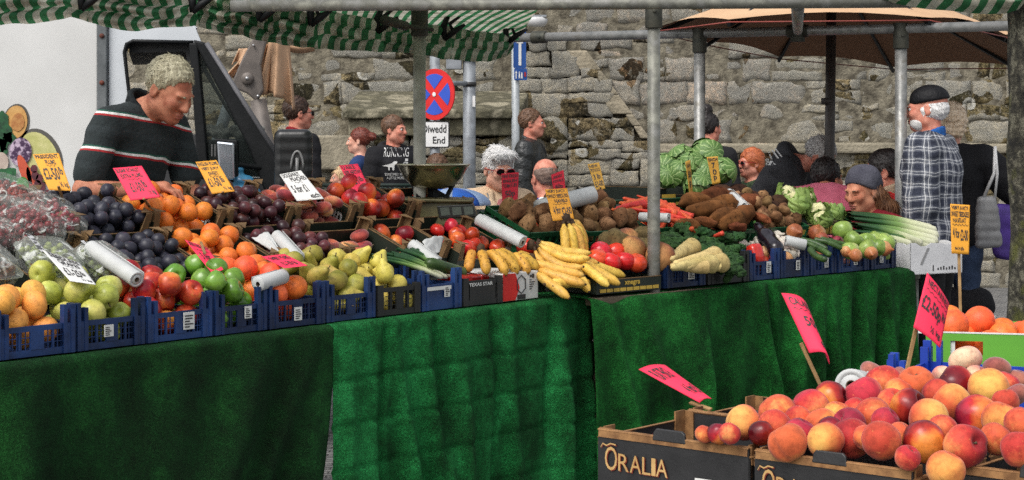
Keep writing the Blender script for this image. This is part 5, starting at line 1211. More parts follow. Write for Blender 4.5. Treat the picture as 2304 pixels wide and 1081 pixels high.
# cabbages -------------------------------------------------------------------
def mat_cab(name,c1,c2,vein):
    m,t,b=nt(name); co=coords(t); uv=N(t,'ShaderNodeUVMap'); wv=N(t,'ShaderNodeTexWave',Scale=3.6,Distortion=3.5,Detail=3.); wv.inputs['Detail Scale'].default_value=1.6; t.links.new(uv.outputs[0],wv.inputs['Vector']); n=noise_n(t,co,12,4)
    c=ramp(t,n,[(.3,c1),(.7,c2)]); c=mixc(t,ramp(t,wv.outputs[0],[(.80,0.),(.97,.8)]),c,vein); t.links.new(c,b.inputs['Base Color']); b.inputs['Roughness'].default_value=.5; bump(t,b,wv.outputs[0],.22,.006); return m
mCab=mat_cab('cabbage leaf',sr(58,92,36),sr(98,134,62),sr(156,178,116)); mCauL=mat_cab('cauliflower leaf',sr(94,126,54),sr(140,162,84),sr(196,206,150))
mCurd=skinmat('cauliflower curd',[(.3,sr(186,180,130)),(.7,sr(212,206,162))],.8,3,.1,bmp=.9,bscale=150)
UVC=[]
def leafcap(b,R0,axis,cone,amp,seed,lift=0):
    q=V(axis).normalized().to_track_quat('Z','Y').to_matrix()
    def fn(u,v):
        a=2*PI*u; th=cone*v*(1+.10*math.sin(a*3+seed)+.06*math.sin(a*7+seed)); r=R0*(1+lift*v**3+amp*.4*math.sin(a*9+seed)*v**4+.012*math.sin(a*2))
        return q@V((r*math.sin(th)*math.cos(a),r*math.sin(th)*math.sin(a),r*math.cos(th)))
    b.grid(fn,36,10,0,True)
    UVC.extend([(i/36,j/10) for j in range(11) for i in range(36)])
def cabbage(seed):
    rn=random.Random(seed); b=MB(); UVC.clear(); leafcap(b,.078,(0,0,1),3.05,0,seed)
    for k in range(9):
        a=k*2.4+seed; leafcap(b,.080+.003*k,(math.cos(a)*rn.uniform(.5,1),math.sin(a)*rn.uniform(.5,1),rn.uniform(.1,.9)),rn.uniform(.7,1.0),.035,seed+k,.035)
    me=b.mesh('cabbage',False); l=me.uv_layers.new(name='UVMap'); l.data.foreach_set('uv',[q for lp in me.loops for q in UVC[lp.vertex_index]]); me.materials.append(mCab); me.polygons.foreach_set('use_smooth',[True]*len(me.polygons)); return me
cm=[cabbage(s) for s in(1,2,3)]
for i,(px,py,s,dz,lb) in enumerate([(1590,352,1.22,.0,'topmost round green cabbage of the stack'),(1537,362,1.08,0,'green cabbage beside the topmost one on the pole side'),(1500,382,1.1,0,'green cabbage half hidden by the pole'),(1530,393,1.05,0,'green cabbage in the middle of the stack behind the narrow sign'),(1586,392,1.08,0,'green cabbage behind the yellow sign in the middle of the stack'),(1624,388,1.0,0,'green cabbage at the far side of the yellow sign'),(1572,424,1.02,0,'lowest green cabbage in front of the stack'),(1555,375,1.0,.0,'green cabbage wedged in the centre of the stack'),(1500,402,.9,0,'small green cabbage low behind the pole')]):
    Y=8.98+ (0 if i not in(6,) else -.22)+(.12 if i in(0,1,2) else 0); put(cm[i%3],'cabbage',P(px,py,Y),(random.uniform(-.6,.6),random.uniform(-.6,.6),i*1.7),s*.75,lb,'cabbage')
def cauli(seed):
    b=MB(); rn=random.Random(seed)
    bm=bmesh.new(); bmesh.ops.create_icosphere(bm,subdivisions=4,radius=.058)
    for v in bm.verts: v.co*=1+.14*mnoise.noise(v.co*30+V((seed,0,0)))+.06*mnoise.noise(v.co*90)
    bm.verts.index_update(); b.add([v.co.copy() for v in bm.verts],[[v.index for v in f.verts] for f in bm.faces],1); bm.free()
    for k in range(10):
        a=k*2.4+seed; hd=V((math.cos(a),math.sin(a),0)); sd=V((-hd.y,hd.x,0)); w=rn.uniform(.05,.075); ln=rn.uniform(.075,.115); cl=rn.uniform(-.8,.4)
        def fn(u,v):
            e=lerp(.1,1.5+cl*.6,v); p=hd*(.045+.025*math.sin(v*1.6)-.045*max(0,v-.6)*max(cl,0)*2)+V((0,0,-.055+ln*v)); ww=w*math.sin(min(1,v*1.15+.12)*PI*.85)
            return p+sd*(u-.5)*2*ww+hd*(.022*((u-.5)*2)**2*-1+.010*math.sin(u*14+v*9))
        b.grid(fn,12,10,0)
    me=b.mesh('cauliflower',False); me.materials.append(mCauL); me.materials.append(mCurd); me.polygons.foreach_set('use_smooth',[True]*len(me.polygons)); return me
cu=[cauli(s) for s in(1,2)]
for i,(px,py,Y,s,lb) in enumerate([(1790,462,9.0,1.15,'big leafy cauliflower at the pole end of its dark box'),(1838,480,9.0,.9,'leafy cauliflower in front of the pink shirt'),(1772,440,9.2,.85,'cauliflower leaves standing up behind the big cauliflower'),(1872,482,9.1,.9,'cauliflower at the leek end of its dark box'),(1812,450,9.2,.8,'cauliflower with white curd showing at the back of the box'),(1850,495,8.9,.75,'low cauliflower over the yellow printed band')]):
    put(cu[i%2],'cauliflower',P(px,py,Y),(random.uniform(-.7,.3),random.uniform(-.6,.6),i*1.9),s,lb,'cauliflower')
# broccoli
def broc(seed):
    rn=random.Random(seed); s=SDF(); s.cap((0,0,-.06),(0,0,.0),.018,.022,.02)
    for k in range(16):
        a=k*2.4; rr=.052*math.sqrt((k+.5)/16); s.ell((rr*math.cos(a),rr*math.sin(a),.022-rr*rr*6+rn.uniform(-.004,.004)),(.020,.020,.018),.006)
    me=s.mesh('broccoli',.0045,(.0035,520)); me.materials.append(mBroc); return me
bm_=[broc(1),broc(2)]
for i,(px,py,s) in enumerate([(1512,548,1.1),(1545,535,1.15),(1585,540,1.15),(1622,552,1.1),(1650,545,1.0),(1612,575,1.1),(1640,590,1.05),(1600,555,1.),(1560,556,1.),(1530,525,.95),(1650,570,1.),(1575,570,1.),(1625,598,.9),(1648,608,.9)]):
    put(bm_[i%2],'broccoli',at(R,px,py,-.01),(random.uniform(.1,.8),random.uniform(-.5,.5),i*1.1),s,'dark green broccoli head in the heap behind the parsnips','broccoli','broccoli heads behind the parsnips')
for i,(a,c) in enumerate([((1612,575),(1515,594)),((1628,592),(1540,602)),((1605,594),(1510,604)),((1560,556),(1508,585)),((1622,600),(1560,590)),((1590,600),(1508,598))]):
    lay('parsnip',at(R,*a,.02,.95,.35),at(R,*c,.02,.95,.35),'parsnip',['thick pale parsnip resting across the others towards the pole','pale parsnip pointing its cut end outward','pale parsnip lying low by the tray prongs','big pale parsnip leaning up to the broccoli','short pale parsnip at the broccoli side','pale parsnip under the others'][i],'parsnip',None,i,i)
for i,(px,py) in enumerate([(1563,522),(1609,532)]): put(ME['carrot'][0],'carrot',at(R,px,py,.03),(0,.3,1.2+i),.6,'small orange carrot poking out between the broccoli heads','carrot','carrots among the broccoli')
pile(['pepper'],MR(.585),.0,.215,.0,.24,.03,.036,20,'red_pepper','glossy red pepper in the blue tray','pepper','red peppers in the tray',41,.4,True,top=.115)
pile(['ronion'],MR(.62,.20),.0,.20,.0,.14,.06,.030,10,'red_onion','dull red onion behind the glossy peppers','onion','red onions behind the peppers',42,.2,top=.13)
pile(['ronion','onion'],MR(.81),.0,.13,.0,.18,.03,.031,10,'red_onion','brown red onion in the dark blue tray','onion','onions in the dark blue tray',43,.3,top=.115)
pile(['garlic'],MR(.84,.08),.0,.36,.0,.26,.03,.028,60,'garlic_bulb','white garlic bulb heaped behind the red onions','garlic','garlic bulbs in the heap',44,.4,top=.125,slope=.2)
for i,(a,c) in enumerate([((1815,548),(1868,575)),((1800,540),(1862,562)),((1830,540),(1895,560)),((1845,538),(1905,552)),((1822,560),(1858,585))]):
    lay('courgette',at(R,*a,.02,.965,.36),at(R,*c,.02,.965,.3),'courgette','long dark green courgette beside the white garlic','courgette','courgettes beside the garlic',i,i)
for i,(px,py,sc,lb) in enumerate([(1788,522,1.15,'large tan onion beside the aubergine'),(1838,525,1.2,'large brown onion behind the courgettes'),(1850,540,1.0,'brown onion just above the courgettes'),(1990,560,1.05,'large brown onion under the bramley apples'),(1960,570,.9,'brown onion at the rim of the onion tray'),(1925,575,.9,'small tan onion above the tray rim'),(1905,566,.8,'small onion by the courgette ends')]):
    put(ME['onion'][0],'onion',at(R,px,py,.0,.965,.36),rndrot(),sc,lb,'onion')
pile(['onion'],MR(1.26),.0,.25,.0,.22,.02,.034,12,'onion','brown onion low in the onion tray','onion','onions low in the tray',46,.3,top=.10)
put(ME['ronion'][0],'red_onion',at(R,1885,545,.0,.965,.36),(1.,.3,0),.9,'dark red onion between the brown onion and the green apples','onion')
for i,(px,py,sc,lb) in enumerate([(1896,521,1.15,'topmost green cooking apple beside the leek leaves'),(1920,543,1.08,'green cooking apple showing its stalk hollow'),(1950,545,1.0,'green cooking apple in the middle of the group'),(1992,548,1.08,'green cooking apple at the leek end of the tray'),(1952,562,1.05,'green cooking apple low by the tray rim'),(1970,540,.95,'green cooking apple behind the others'),(1912,565,.95,'green cooking apple beside the small onions'),(1975,558,.9,'small green cooking apple above the tray prongs')]):
    put(ME['bramley'][i%2],'bramley_apple',at(R,px,py,.0,.965,.36),(random.uniform(-.5,.7),random.uniform(-.6,.6),i),sc,lb,'apple')
pile(['bramley'],MR(1.53),.0,.20,.0,.22,.02,.042,8,'bramley_apple','green cooking apple low in the end tray','apple','cooking apples low in the end tray',47,.3,top=.10)
# aubergine
s=SDF(); pa=at(R,1705,510,.03); pb=at(R,1745,560,.02); s.cap(pa,pa.lerp(pb,.5),.022,.036,.03).cap(pa.lerp(pb,.5),pb,.036,.040,.03)
au=link('aubergine',s.mesh('aubergine',.006),None,[mAub]); au.data.transform(Matrix.Translation(-pa)); au.location=pa; tag(au,'black glossy aubergine with green cap lying between yams and peppers','aubergine')
b=MB(); d=(pa-pb).normalized(); 
for k in range(5):
    a=k*1.257; o_=d.orthogonal().normalized(); q=Matrix.Rotation(a,3,d)@o_; b.add([V((0,0,0))+d*.022+q*.004,q*.030-d*.014+d.cross(q)*.010,q*.030-d*.022,q*.030-d*.014-d.cross(q)*.010],[(0,1,2,3)])
b.tube([d*.015,d*.035,d*.05],[.010,.007,.008],7); b.build('green_cap',mLeaf,au,True,False)
# leeks at the table end
def mat_leek():
    m,t,b=nt('leek'); uv=N(t,'ShaderNodeUVMap'); sp=N(t,'ShaderNodeSeparateXYZ'); t.links.new(uv.outputs[0],sp.inputs[0]); co=coords(t)
    mp=N(t,'ShaderNodeMapping'); mp.inputs['Scale'].default_value=(60,1.5,1); t.links.new(uv.outputs[0],mp.inputs[0]); n=noise_n(t,mp.outputs[0],1,3)
    ma=N(t,'ShaderNodeMath',operation='MULTIPLY_ADD'); t.links.new(n,ma.inputs[0]); ma.inputs[1].default_value=.22; t.links.new(sp.outputs[1],ma.inputs[2])
    c=ramp(t,ma.outputs[0],[(.1,sr(214,212,186)),(.42,sr(200,206,160)),(.58,sr(120,152,78)),(.8,sr(44,86,40)),(1.,sr(34,70,38))]); t.links.new(c,b.inputs['Base Color']); b.inputs['Roughness'].default_value=.4; bump(t,b,n,.2,.003); return m
mLk=mat_leek()
def stalk(name,pa,pb,r0,r1,label,cat,group,seed=0,mat=None,fan=True,arch=.01):
    """pa root end (white) to pb leaf end"""
    b=MB(); uvs=[]; d=pb-pa; x=d.cross(V((0,0,1))).normalized(); z=x.cross(d).normalized(); nu,nv=16,30; org=pa.copy()
    for j in range(nv+1):
        v=j/nv; c=d*v+V((0,0,arch*math.sin(v*PI)))+x*(.012*mnoise.noise((v*2,seed,0)))
        fl=min(1,max(0,(v-.5)/.5)) if fan else 0
        for i in range(nu):
            a=2*PI*i/nu; r=lerp(r0,r1,min(1,v*1.6)); e=min(1,v/.03+.02); r*=math.sqrt(1-(1-e)**2) if e<1 else 1
            b.v.append(tuple(c+x*(r*(1+1.0*fl)*math.cos(a))+z*(r*(1-.60*fl)*math.sin(a)*(1+.2*math.sin(a*5+seed)*fl)))); uvs.append((i/nu,v))
    for j in range(nv):
        for i in range(nu): i2=(i+1)%nu; b.f.append((j*nu+i,j*nu+i2,(j+1)*nu+i2,(j+1)*nu+i)); b.m.append(0)
    b.f.append(tuple(range(nu))); b.m.append(0)
    o=b.build(name,mat or mLk,None,True); uvmesh(o,uvs); o.location=org; tag(o,label,cat,group); return o
lk=[((2108,520),(1905,482),9.28,9.05,.022),((2112,532),(1912,492),9.18,8.98,.024),((2110,543),(1905,504),9.10,8.9,.025),((2090,556),(1930,512),9.0,8.85,.024),((2050,552),(1915,520),8.92,8.8,.022),((2098,514),(1910,478),9.36,9.15,.019),((2075,548),(1920,505),8.98,8.82,.022),((2104,550),(1960,528),9.02,8.85,.023)]
for i,(a,c,ya,yb,r) in enumerate(lk): stalk('leek',P(*a,ya),P(*c,yb),r,r*.92,'long leek with white root end overhanging the white box','leek','leeks at the table end',i)
# spring onions and cucumber in the solid blue tray
for i in range(16):
    random.seed(i+50); oy=random.uniform(-12,12); ox=random.uniform(-16,16)
    stalk('spring_onion',at(L,1006+ox*.7,622+oy*.4,.0,.925,.3),at(L,846+ox*1.6+i*6,574+oy*.7-i*.9,.03,.945,.40),.0085,.0065,'green onion stalk bundled in the solid sided blue tray','green onion','green onions in the blue tray',i,fan=False,arch=.012)
b=MB(); b.lathe([(.0,-.11),(.018,-.105),(.024,-.08),(.025,.09),(.0245,.0935),(.0,.094)],24); b.lathe([(.0,.0945),(.0215,.0943)],24,1); cu_=b.build('cut_cucumber',[mCour,skinmat('cucumber flesh',[(.3,sr(168,186,120)),(.7,sr(196,208,152))],.35,2,0)],None,True); cu_.matrix_world=Matrix.Translation(at(L,1004,604,.02,.935,.3))@((at(L,1036,622,.0,.92,.3)-at(L,965,600,0,.965,.3)).to_track_quat('Z','Y').to_matrix().to_4x4()); tag(cu_,'cucumber with its pale cut end facing out of the blue tray','cucumber')

# paper rolls ---------------------------------------------------------------------
paper=pm('white bag paper',(.52,.53,.52),(.43,.44,.43),10,.6,bmp=.15,bscale=60); core=pm('brown core',(.12,.08,.05),rough=.9)
def roll(pa,pb,r,label,hole=True,name='paper_roll'):
    pa=V(pa);pb=V(pb); d=pb-pa; l=d.length; root=empty(name,pa,0,label,'paper roll'); M=(d.to_track_quat('Z','X')).to_matrix().to_4x4()
    b=MB(); rs=[(r*.30,l),(r*.30,l*.90),(r*.96,l*1.0),(r,l*.996),(r,l*.5),(r*1.01,0.004),(r*.95,0),(r*.30,0)]; rs=[(r*.32,.0),(r*.96,0),(r,.003),(r*1.0,l*.5),(r,l-.003),(r*.96,l),(r*.70,l-.001),(r*.66,l-.004),(r*.62,l-.001),(r*.32,l)]
    b.lathe(rs,26,0,M); b.build('paper',paper,root,True,bevel=0)
    b=MB(); b.lathe([(r*.33,l*.0),(r*.33,l*1.0),(r*.26,l*1.0),(r*.26,0)],18,0,M); b.build('core_tube',core,root,True)
    # loose end of the paper
    b=MB(); u=M.to_3x3()@V((1,0,0)); w_=M.to_3x3()@V((0,1,0))
    b.grid(lambda a,v:(d*(v*.98+.01)+(u*math.cos(a*1.1-1.9)+w_*math.sin(a*1.1-1.9))*(r*(1.01+.28*a*a))),8,2); o=b.build('loose_edge',paper,root,True,False); o.modifiers.new('s','SOLIDIFY').thickness=.0012
    return root
roll(at(L,204,558,.05),at(L,308,630,.04,.97,.35),.026,'white paper roll lying between the plums and the grape punnets')
roll(at(L,622,530,.04),at(L,672,584,.03),.022,'white paper roll leaning between small plums and oranges')
roll(at(L,925,550,.04),at(L,984,592,.02),.022,'slim white paper roll above the green onions')
roll(at(L,1076,494,.07),at(L,1176,546,.07),.026,'long white paper roll running beside the scales')
roll(at(L,580,640,.03,.96,.35),at(L,638,622,.04,.96,.35),.026,'short white paper roll showing its end behind the large oranges')
roll(P(1210,470,7.80),P(1334,438,7.98),.038,'thick white paper roll tilted above the potatoes')
roll(P(1440,489,8.05),P(1505,491,7.98),.022,'short white paper roll behind the pole below the carrots')
roll(at(R,1640,432,.05),at(R,1688,476,.05),.018,'thin white paper roll lying on the yam heap')
roll(at(R,1768,542,.02,.97,.36),at(R,1812,552,.02,.97,.36),.026,'crumpled white roll among the garlic bulbs')
def sheet(pts,label,amp=.012,seed=0):
    a,b_,c,d=[V(p) for p in pts]; b=MB(); o0=a.copy()
    b.grid(lambda u,v:(a.lerp(b_,u)).lerp(d.lerp(c,u),v)+V((0,0,amp*math.sin(u*3.2+v*2+seed)+amp*.6*mnoise.noise((u*4,v*4,seed))))-o0,16,12); o=b.build('paper_sheet',paper,None,True,False); o.location=o0; o.modifiers.new('s','SOLIDIFY').thickness=.0012; return tag(o,label,'paper')
sheet([at(L,950,545,.05),at(L,998,534,.05),at(L,988,562,.03),at(L,960,574,.02)],'loose sheet of white paper on the box beside the tomatoes')
sheet([at(R,1622,440,.03),at(R,1650,436,.06),at(R,1680,474,.04),at(R,1640,470,.03)],'crumpled white paper under the thin roll on the yams',.03,3)
sheet([at(L,566,530,.01),at(L,604,528,.03),at(L,640,574,.02),at(L,612,570,.0)],'grey paper sheet folded beside the roll by the oranges',.01,5)

# grapes, cherries ------------------------------------------------------------------
def film(name,tint=(.9,.95,.9),a=.30,bs=40):
    m,t,b=nt(name); tr=N(t,'ShaderNodeBsdfTransparent'); tr.inputs[0].default_value=rgba(tint); mx=N(t,'ShaderNodeMixShader'); out=t.nodes['Material Output']; co=coords(t); n=noise_n(t,co,bs,5,.6,1.)
    b.inputs['Base Color'].default_value=(.62,.64,.60,1); b.inputs['Roughness'].default_value=.18; bump(t,b,n,.9,.02)
    fr=N(t,'ShaderNodeLayerWeight',Blend=.35); f=ramp(t,fr.outputs['Facing'],[(0.,a*.6),(1.,min(1,a*2.2))]); r2=ramp(t,n,[(.56,0.),(.64,.62)]); ad=N(t,'ShaderNodeMath',operation='ADD',use_clamp=True); t.links.new(f,ad.inputs[0]); t.links.new(r2,ad.inputs[1])
    t.links.new(ad.outputs[0],mx.inputs[0]); t.links.new(tr.outputs[0],mx.inputs[1]); t.links.new(b.outputs[0],mx.inputs[2]); t.links.new(mx.outputs[0],out.inputs[0]); return m
flm=film('crinkled clear film',(.96,.97,.96),.10,26); clr=film('clear punnet plastic',(.93,.96,.93),.16,14)
mGrape=skinmat('grape skin',[(.25,sr(92,108,44)),(.7,sr(140,148,76))],.3,1.5,.1,val=.15); mGrapeR=skinmat('red grape skin',[(.25,sr(70,34,34)),(.7,sr(110,70,56))],.3,1.5,.1)
mCherry=skinmat('cherry skin',[(.2,sr(86,16,20)),(.8,sr(150,34,34))],.2,1.5,.1)
def berries(w,d,h,r,n,mat,seed,parent,name,top=.05):
    b=MB(); pr=sph(r,0,0,1.0,6)
    for p in heap(-w/2,w/2,-d/2,d/2,0,r,n,.2,16,seed,top=top): b.lathe(pr,8,0,Matrix.Translation(p)@Matrix.Scale(1.12,4,(0,0,1)))
    o=b.build(name,mat,None,True,False); o.matrix_world=parent.matrix_basis.copy(); tag(o,('cherries' if name=='cherries' else 'grapes')+' inside the '+parent['label'],'cherries' if name=='cherries' else 'grapes'); return o
def punnet(M,w,d,h,label,mat,seed):
    root=bpy.data.objects.new('grape_punnet',None); C.objects.link(root); root.matrix_world=M; tag(root,label,'punnet')
    berries(w*.78,d*.78,h,.0115,170,mat,seed,root,'bunch_of_grapes',h*.78)
    b=MB()
    def fn(u,v):
        a=2*PI*u; c,s_=math.cos(a),math.sin(a); q=1/max(abs(c),abs(s_))**.75; k=[(.86,0),(.94,h*.55),(1.02,h*.58),(1.02,h*.64),(.95,h*.68),(.80,h*1.08),(.0,h*1.12)]; x=v*(len(k)-1); i=min(int(x),len(k)-2); rr=lerp(k[i][0],k[i+1][0],x-i); return (rr*q*c*w/2,rr*q*s_*d/2,lerp(k[i][1],k[i+1][1],x-i))
    b.grid(fn,36,18,0,True); b.build('clear_box',clr,root,True)
    b=MB(); b.box((-w*.30,-d*.1,h*1.125),(-w*.2,d*.42,h*1.13)); b.build('label_strip',pm('grey print strip',(.5,.5,.5),(.08,.08,.08),60,.4,lo=.48,hi=.52),root)
tl=lambda t,r,dz,k=KS+.1: tilted(L,t,r,k,dz)
punnet(tl(.46,.40,-.035)@Matrix.Rotation(-.15,4,'Z'),.19,.24,.075,'clear punnet of green grapes with a printed label strip',mGrape,3)
punnet(tl(.64,.36,-.03)@Matrix.Rotation(.1,4,'Z'),.15,.20,.07,'clear punnet of mixed grapes beside the white roll',mGrape,4)
punnet(tl(.22,.42,-.035),.19,.23,.075,'clear punnet of grapes half hidden at the stall end',mGrapeR,5)
def bag(px,py,dz,w,d,h,yaw,label,seed):
    o0=at(L,px,py,dz); root=empty('cherry_bag',o0,0,label,'bag of fruit','clear bags of cherries'); root.rotation_euler=(math.atan(KS),0,L.a+yaw)
    berries(w*.72,d*.72,h,.0115,170,mCherry,seed,root,'cherries',h*.72)
    s=SDF(); s.ell((0,0,h*.35),(w*.52,d*.52,h*.85),.03).cap((-w*.35,d*.35,h*.5),(w*.35,d*.35,h*.5),h*.4,h*.4,.04).cap((-w*.3,-d*.3,h*.25),(w*.3,-d*.3,h*.25),h*.42,h*.42,.04).cap((0,d*.3,h*.5),(0,d*.62,h*.75),h*.3,h*.12,.03)
    link('bag_film',s.mesh('bag_film',.006,(.006,95)),root,[flm])
bag(30,462,.0,.20,.24,.075,.1,'clear crinkled bag of dark cherries behind the others',1)
bag(48,520,.02,.22,.26,.08,.15,'large clear bag of cherries at the stall end',2)
bag(112,505,.0,.18,.26,.075,-.1,'clear bag of cherries leaning on the dark plums',3)
bag(0,545,-.02,.2,.22,.07,0,'clear bag of cherries cut by the picture edge',4)
b=MB(); 
# weighing scale -------------------------------------------------------------------
sc0=P(1010,500,7.62); root=empty('weighing_scale',sc0,0,'olive shop scales with shiny steel bowl and small display windows','scales'); sc0=sc0.copy(); f7=7.62/F
X=lambda px,py,dy=0: P(px,py,7.62)+V((0,dy,0))-sc0
bowlm,t,bb_=nt('polished steel bowl'); bb_.inputs['Metallic'].default_value=1; bb_.inputs['Base Color'].default_value=(.72,.66,.50,1); bb_.inputs['Roughness'].default_value=.22; bump(t,bb_,noise_n(t,coords(t,False),9,2),.12,.01)
b=MB(); rb=.158; zb=X(972,373).z
pr=[(0,-.105),(.05,-.103),(.095,-.088),(.128,-.055),(.148,-.015),(.158,.0),(.164,.002),(.163,.005),(.156,.004),(.146,-.014),(.124,-.053),(.092,-.083),(.05,-.097),(0,-.099)]
b.lathe(pr,48,0,Matrix.Translation((X(972,373).x,.1,zb))); b.build('steel_bowl',bowlm,root,True)
olv=pm('olive scale casing',sr(104,98,62),sr(78,74,46),9,.45,bmp=.1); 
b=MB(); b.prism([X(905,452,-.08),X(950,446,-.08),X(1060,452,-.08),X(1078,500,-.08),X(985,512,-.08),X(900,470,-.08)],(0,.28,0)); b.build('casing',olv,root,bevel=.012)
b=MB(); b.prism([X(900,444,-.1),X(1064,448,-.1),X(1066,456,-.1),X(898,454,-.1)],(0,.30,0)); b.build('platform',pm('scale platform',sr(96,90,60),sr(66,62,40),9,.35,.5),root,bevel=.006)
b=MB(); b.prism([X(985,462,-.092),X(1066,458,-.092),X(1074,486,-.092),X(990,490,-.092)],(0,.02,0)); b.build('panel',pm('dark display panel',(.02,.022,.02),rough=.2),root,bevel=.003)
b=MB()
for k in range(3): b.prism([X(992+26*k,466-k,-.0955),X(1012+26*k,465-k,-.0955),X(1015+26*k,482-k,-.0955),X(995+26*k,484-k,-.0955)],(0,.004,0))
b.build('display_window',pm('lcd grey green',(.10,.12,.10),rough=.12),root)
b=MB()
for sx in(-1,1): b.bar(X(972+sx*48,412,.1),X(972+sx*30,448,.05),.016,.012)
b.bar(X(972,421,.1),X(972,448,.1),.03,.03); b.build('bowl_support',blk,root)

# price cards -----------------------------------------------------------------------
cardm={'y':pm('orange yellow card',sr(228,160,46),sr(212,146,40),5,.7,bmp=.05),'p':pm('fluorescent pink card',sr(240,48,84),sr(226,40,76),5,.7,bmp=.05),'r':pm('red pink card',sr(220,34,58),sr(200,28,50),5,.7,bmp=.05),'w':pm('white card face',(.68,.68,.66),(.60,.60,.58),5,.7,bmp=.05),'d':pm('faded orange card',sr(206,158,60),sr(186,140,50),5,.7,bmp=.05)}
mStick=pm('wooden stick',sr(160,128,84),sr(128,98,62),30,.8,bmp=.2)
def sign(q,Yt,Yb,col,lines,label,stick=None,bend=.0,name='price_card',bold=.022,curl=0,tw=0):
    """card with photo corners q=(TL,TR,BR,BL); lines=[(text,u0,v0,u1,v1)]; stick=(px0,py0,px1,py1,Y1)"""
    TL,TR,BR,BL=P(*q[0],Yt),P(*q[1],Yt+tw),P(*q[2],Yb+tw),P(*q[3],Yb); o0=(TL+TR+BR+BL)/4; root=empty(name,o0,0,label,'price sign'); nn=(TR-TL).cross(BL-TL).normalized()
    if nn.y>0: nn=-nn
    def sf(u,v,off=0.):
        p=(BL.lerp(BR,u)).lerp(TL.lerp(TR,u),v); p=p+nn*(bend*math.sin(u*PI)*1.0+curl*(v-.5)**2*4*bend+off); return p-o0
    b=MB(); b.grid(lambda u,v:sf(u,v),14,14); o=b.build('card',cardm[col],root,True,False); o.modifiers.new('s','SOLIDIFY').thickness=.0018; o.modifiers['s'].offset=0
    b=MB()
    for i,l in enumerate(lines):
        txt,u0,v0,u1,v1=l[:5]
        if txt=='~':
            n=18; w=.012
            for k in range(n):
                a0=lerp(u0,u1,k/n);a1=lerp(u0,u1,(k+1)/n); h=lambda a:v0+.018*math.sin((a-u0)*38)
                b.add([sf(a0,h(a0),.0024),sf(a1,h(a1),.0024),sf(a1,h(a1)+w,.0024),sf(a0,h(a0)+w,.0024)],[(0,1,2,3)])
        else: add_text(b,txt,(u0,v0,u1,v1),lambda u,v:sf(u,v,.0024),bold,wob=.018,slant=-.02,seed=i+len(label))
    b.build('handwriting',ink,root)
    if stick:
        x0,y0,x1,y1,Y1=stick; a=P(x0,y0,Yb)-o0+(-nn*.010); c=P(x1,y1,Y1)-o0; a=a-(c-a)*.9 if False else a
        b=MB(); b.bar(a+(a-c).normalized()*.03-nn*.004,c,.009,.005,up=tuple(nn)); b.build('stick',mStick,root,bevel=.001)
    return root
PRI=lambda s:[(s[0],.06,.80,.92,.94),(s[1],.14,.62,.80,.76),('~',.2,.55,.8,.55),(s[2],.12,.24,.78,.50),(s[3],.55,.06,.92,.19)]
sign([(74,348),(132,345),(160,430),(110,428)],6.22,6.12,'y',[('PRESIDENT',.05,.86,.93,.97),('PLUMS',.35,.70,.75,.82),('~',.35,.66,.7,.66),('£2-50',.08,.28,.72,.60),('lb',.76,.42,.92,.62),('½ kg',.62,.06,.95,.22)],'yellow card reading president plums beside the printed vegetables',(134,428,152,482,6.2))
sign([(254,379),(319,374),(361,444),(294,452)],6.36,6.26,'p',[('SUGAR SCARLET',.04,.84,.84,.96),('EXTRA PLUMS',.12,.66,.82,.79),('~',.3,.60,.72,.6),('£1-50',.22,.22,.62,.52),('lb',.66,.34,.78,.56),('½ kg',.72,.08,.95,.26)],'pink card standing in front of the vendor',(325,447,340,470,6.38))
sign([(440,365),(487,361),(528,431),(477,437)],6.80,6.70,'y',[('ENGLISH PLUMS',.04,.85,.95,.96),('VERY JUICY',.1,.69,.9,.80),('SWEET',.3,.54,.75,.65),('~',.3,.49,.8,.49),('£1-50',.1,.20,.62,.46),('lb',.68,.3,.82,.48),('½ kg',.62,.04,.95,.17)],'yellow card for English plums above the bean box',(502,433,512,456,6.8))
sign([(629,393),(677,384),(729,448),(668,453)],7.02,6.92,'w',[('DOUGHNUT',.06,.84,.82,.97),('PEACHES',.30,.68,.95,.82),('~',.4,.62,.7,.62),('5 for £1',.12,.28,.72,.55),('each',.60,.06,.95,.22)],'white card reading doughnut peaches below the wing mirror',(700,450,718,474,7.05))
sign([(763,373),(805,369),(834,431),(798,438)],7.42,7.34,'p',[('U ABLE',.08,.84,.75,.96),('RIPE NECTAR',.08,.66,.95,.79),('£1',.3,.30,.6,.56),('lb',.66,.38,.9,.54),('½ kg',.55,.06,.95,.2)],'pink card standing in front of the small child',(822,434,826,460,7.4))
sign([(416,540),(466,558),(503,607),(478,617)],6.14,5.98,'p',[('SEEDLESS JUICY',.04,.80,.96,.94),('~',.1,.72,.9,.72),('5 for',.2,.42,.7,.64),('£1-00',.3,.1,.9,.32)],'pink card lying among the lower oranges',(462,560,452,545,6.2))
sign([(588,578),(640,572),(692,598),(640,604)],6.20,6.06,'p',[('SWEET PEARS',.1,.60,.9,.85),('£1-20 lb',.2,.15,.8,.45)],'pink card lying flat behind the white roll end')
sign([(95,563),(178,592),(216,641),(158,633)],5.60,5.42,'w',[('SEEDLESS',.08,.80,.92,.95),('GRAPES',.22,.62,.85,.77),('~',.25,.56,.7,.56),('£1-25',.12,.2,.66,.48),('lb',.7,.3,.84,.48),('½ kg',.55,.04,.9,.15)],'white card lettered for seedless grapes',None)
sign([(1128,391),(1167,388),(1165,455),(1130,460)],8.22,8.18,'r',[('NEW SEASON',.06,.84,.94,.95),('ENGLISH',.1,.68,.9,.79),('TOMATOES',.08,.52,.92,.64),('50p',.2,.16,.8,.42)],'red card half covering the face of the white haired woman',(1147,457,1149,482,8.2))
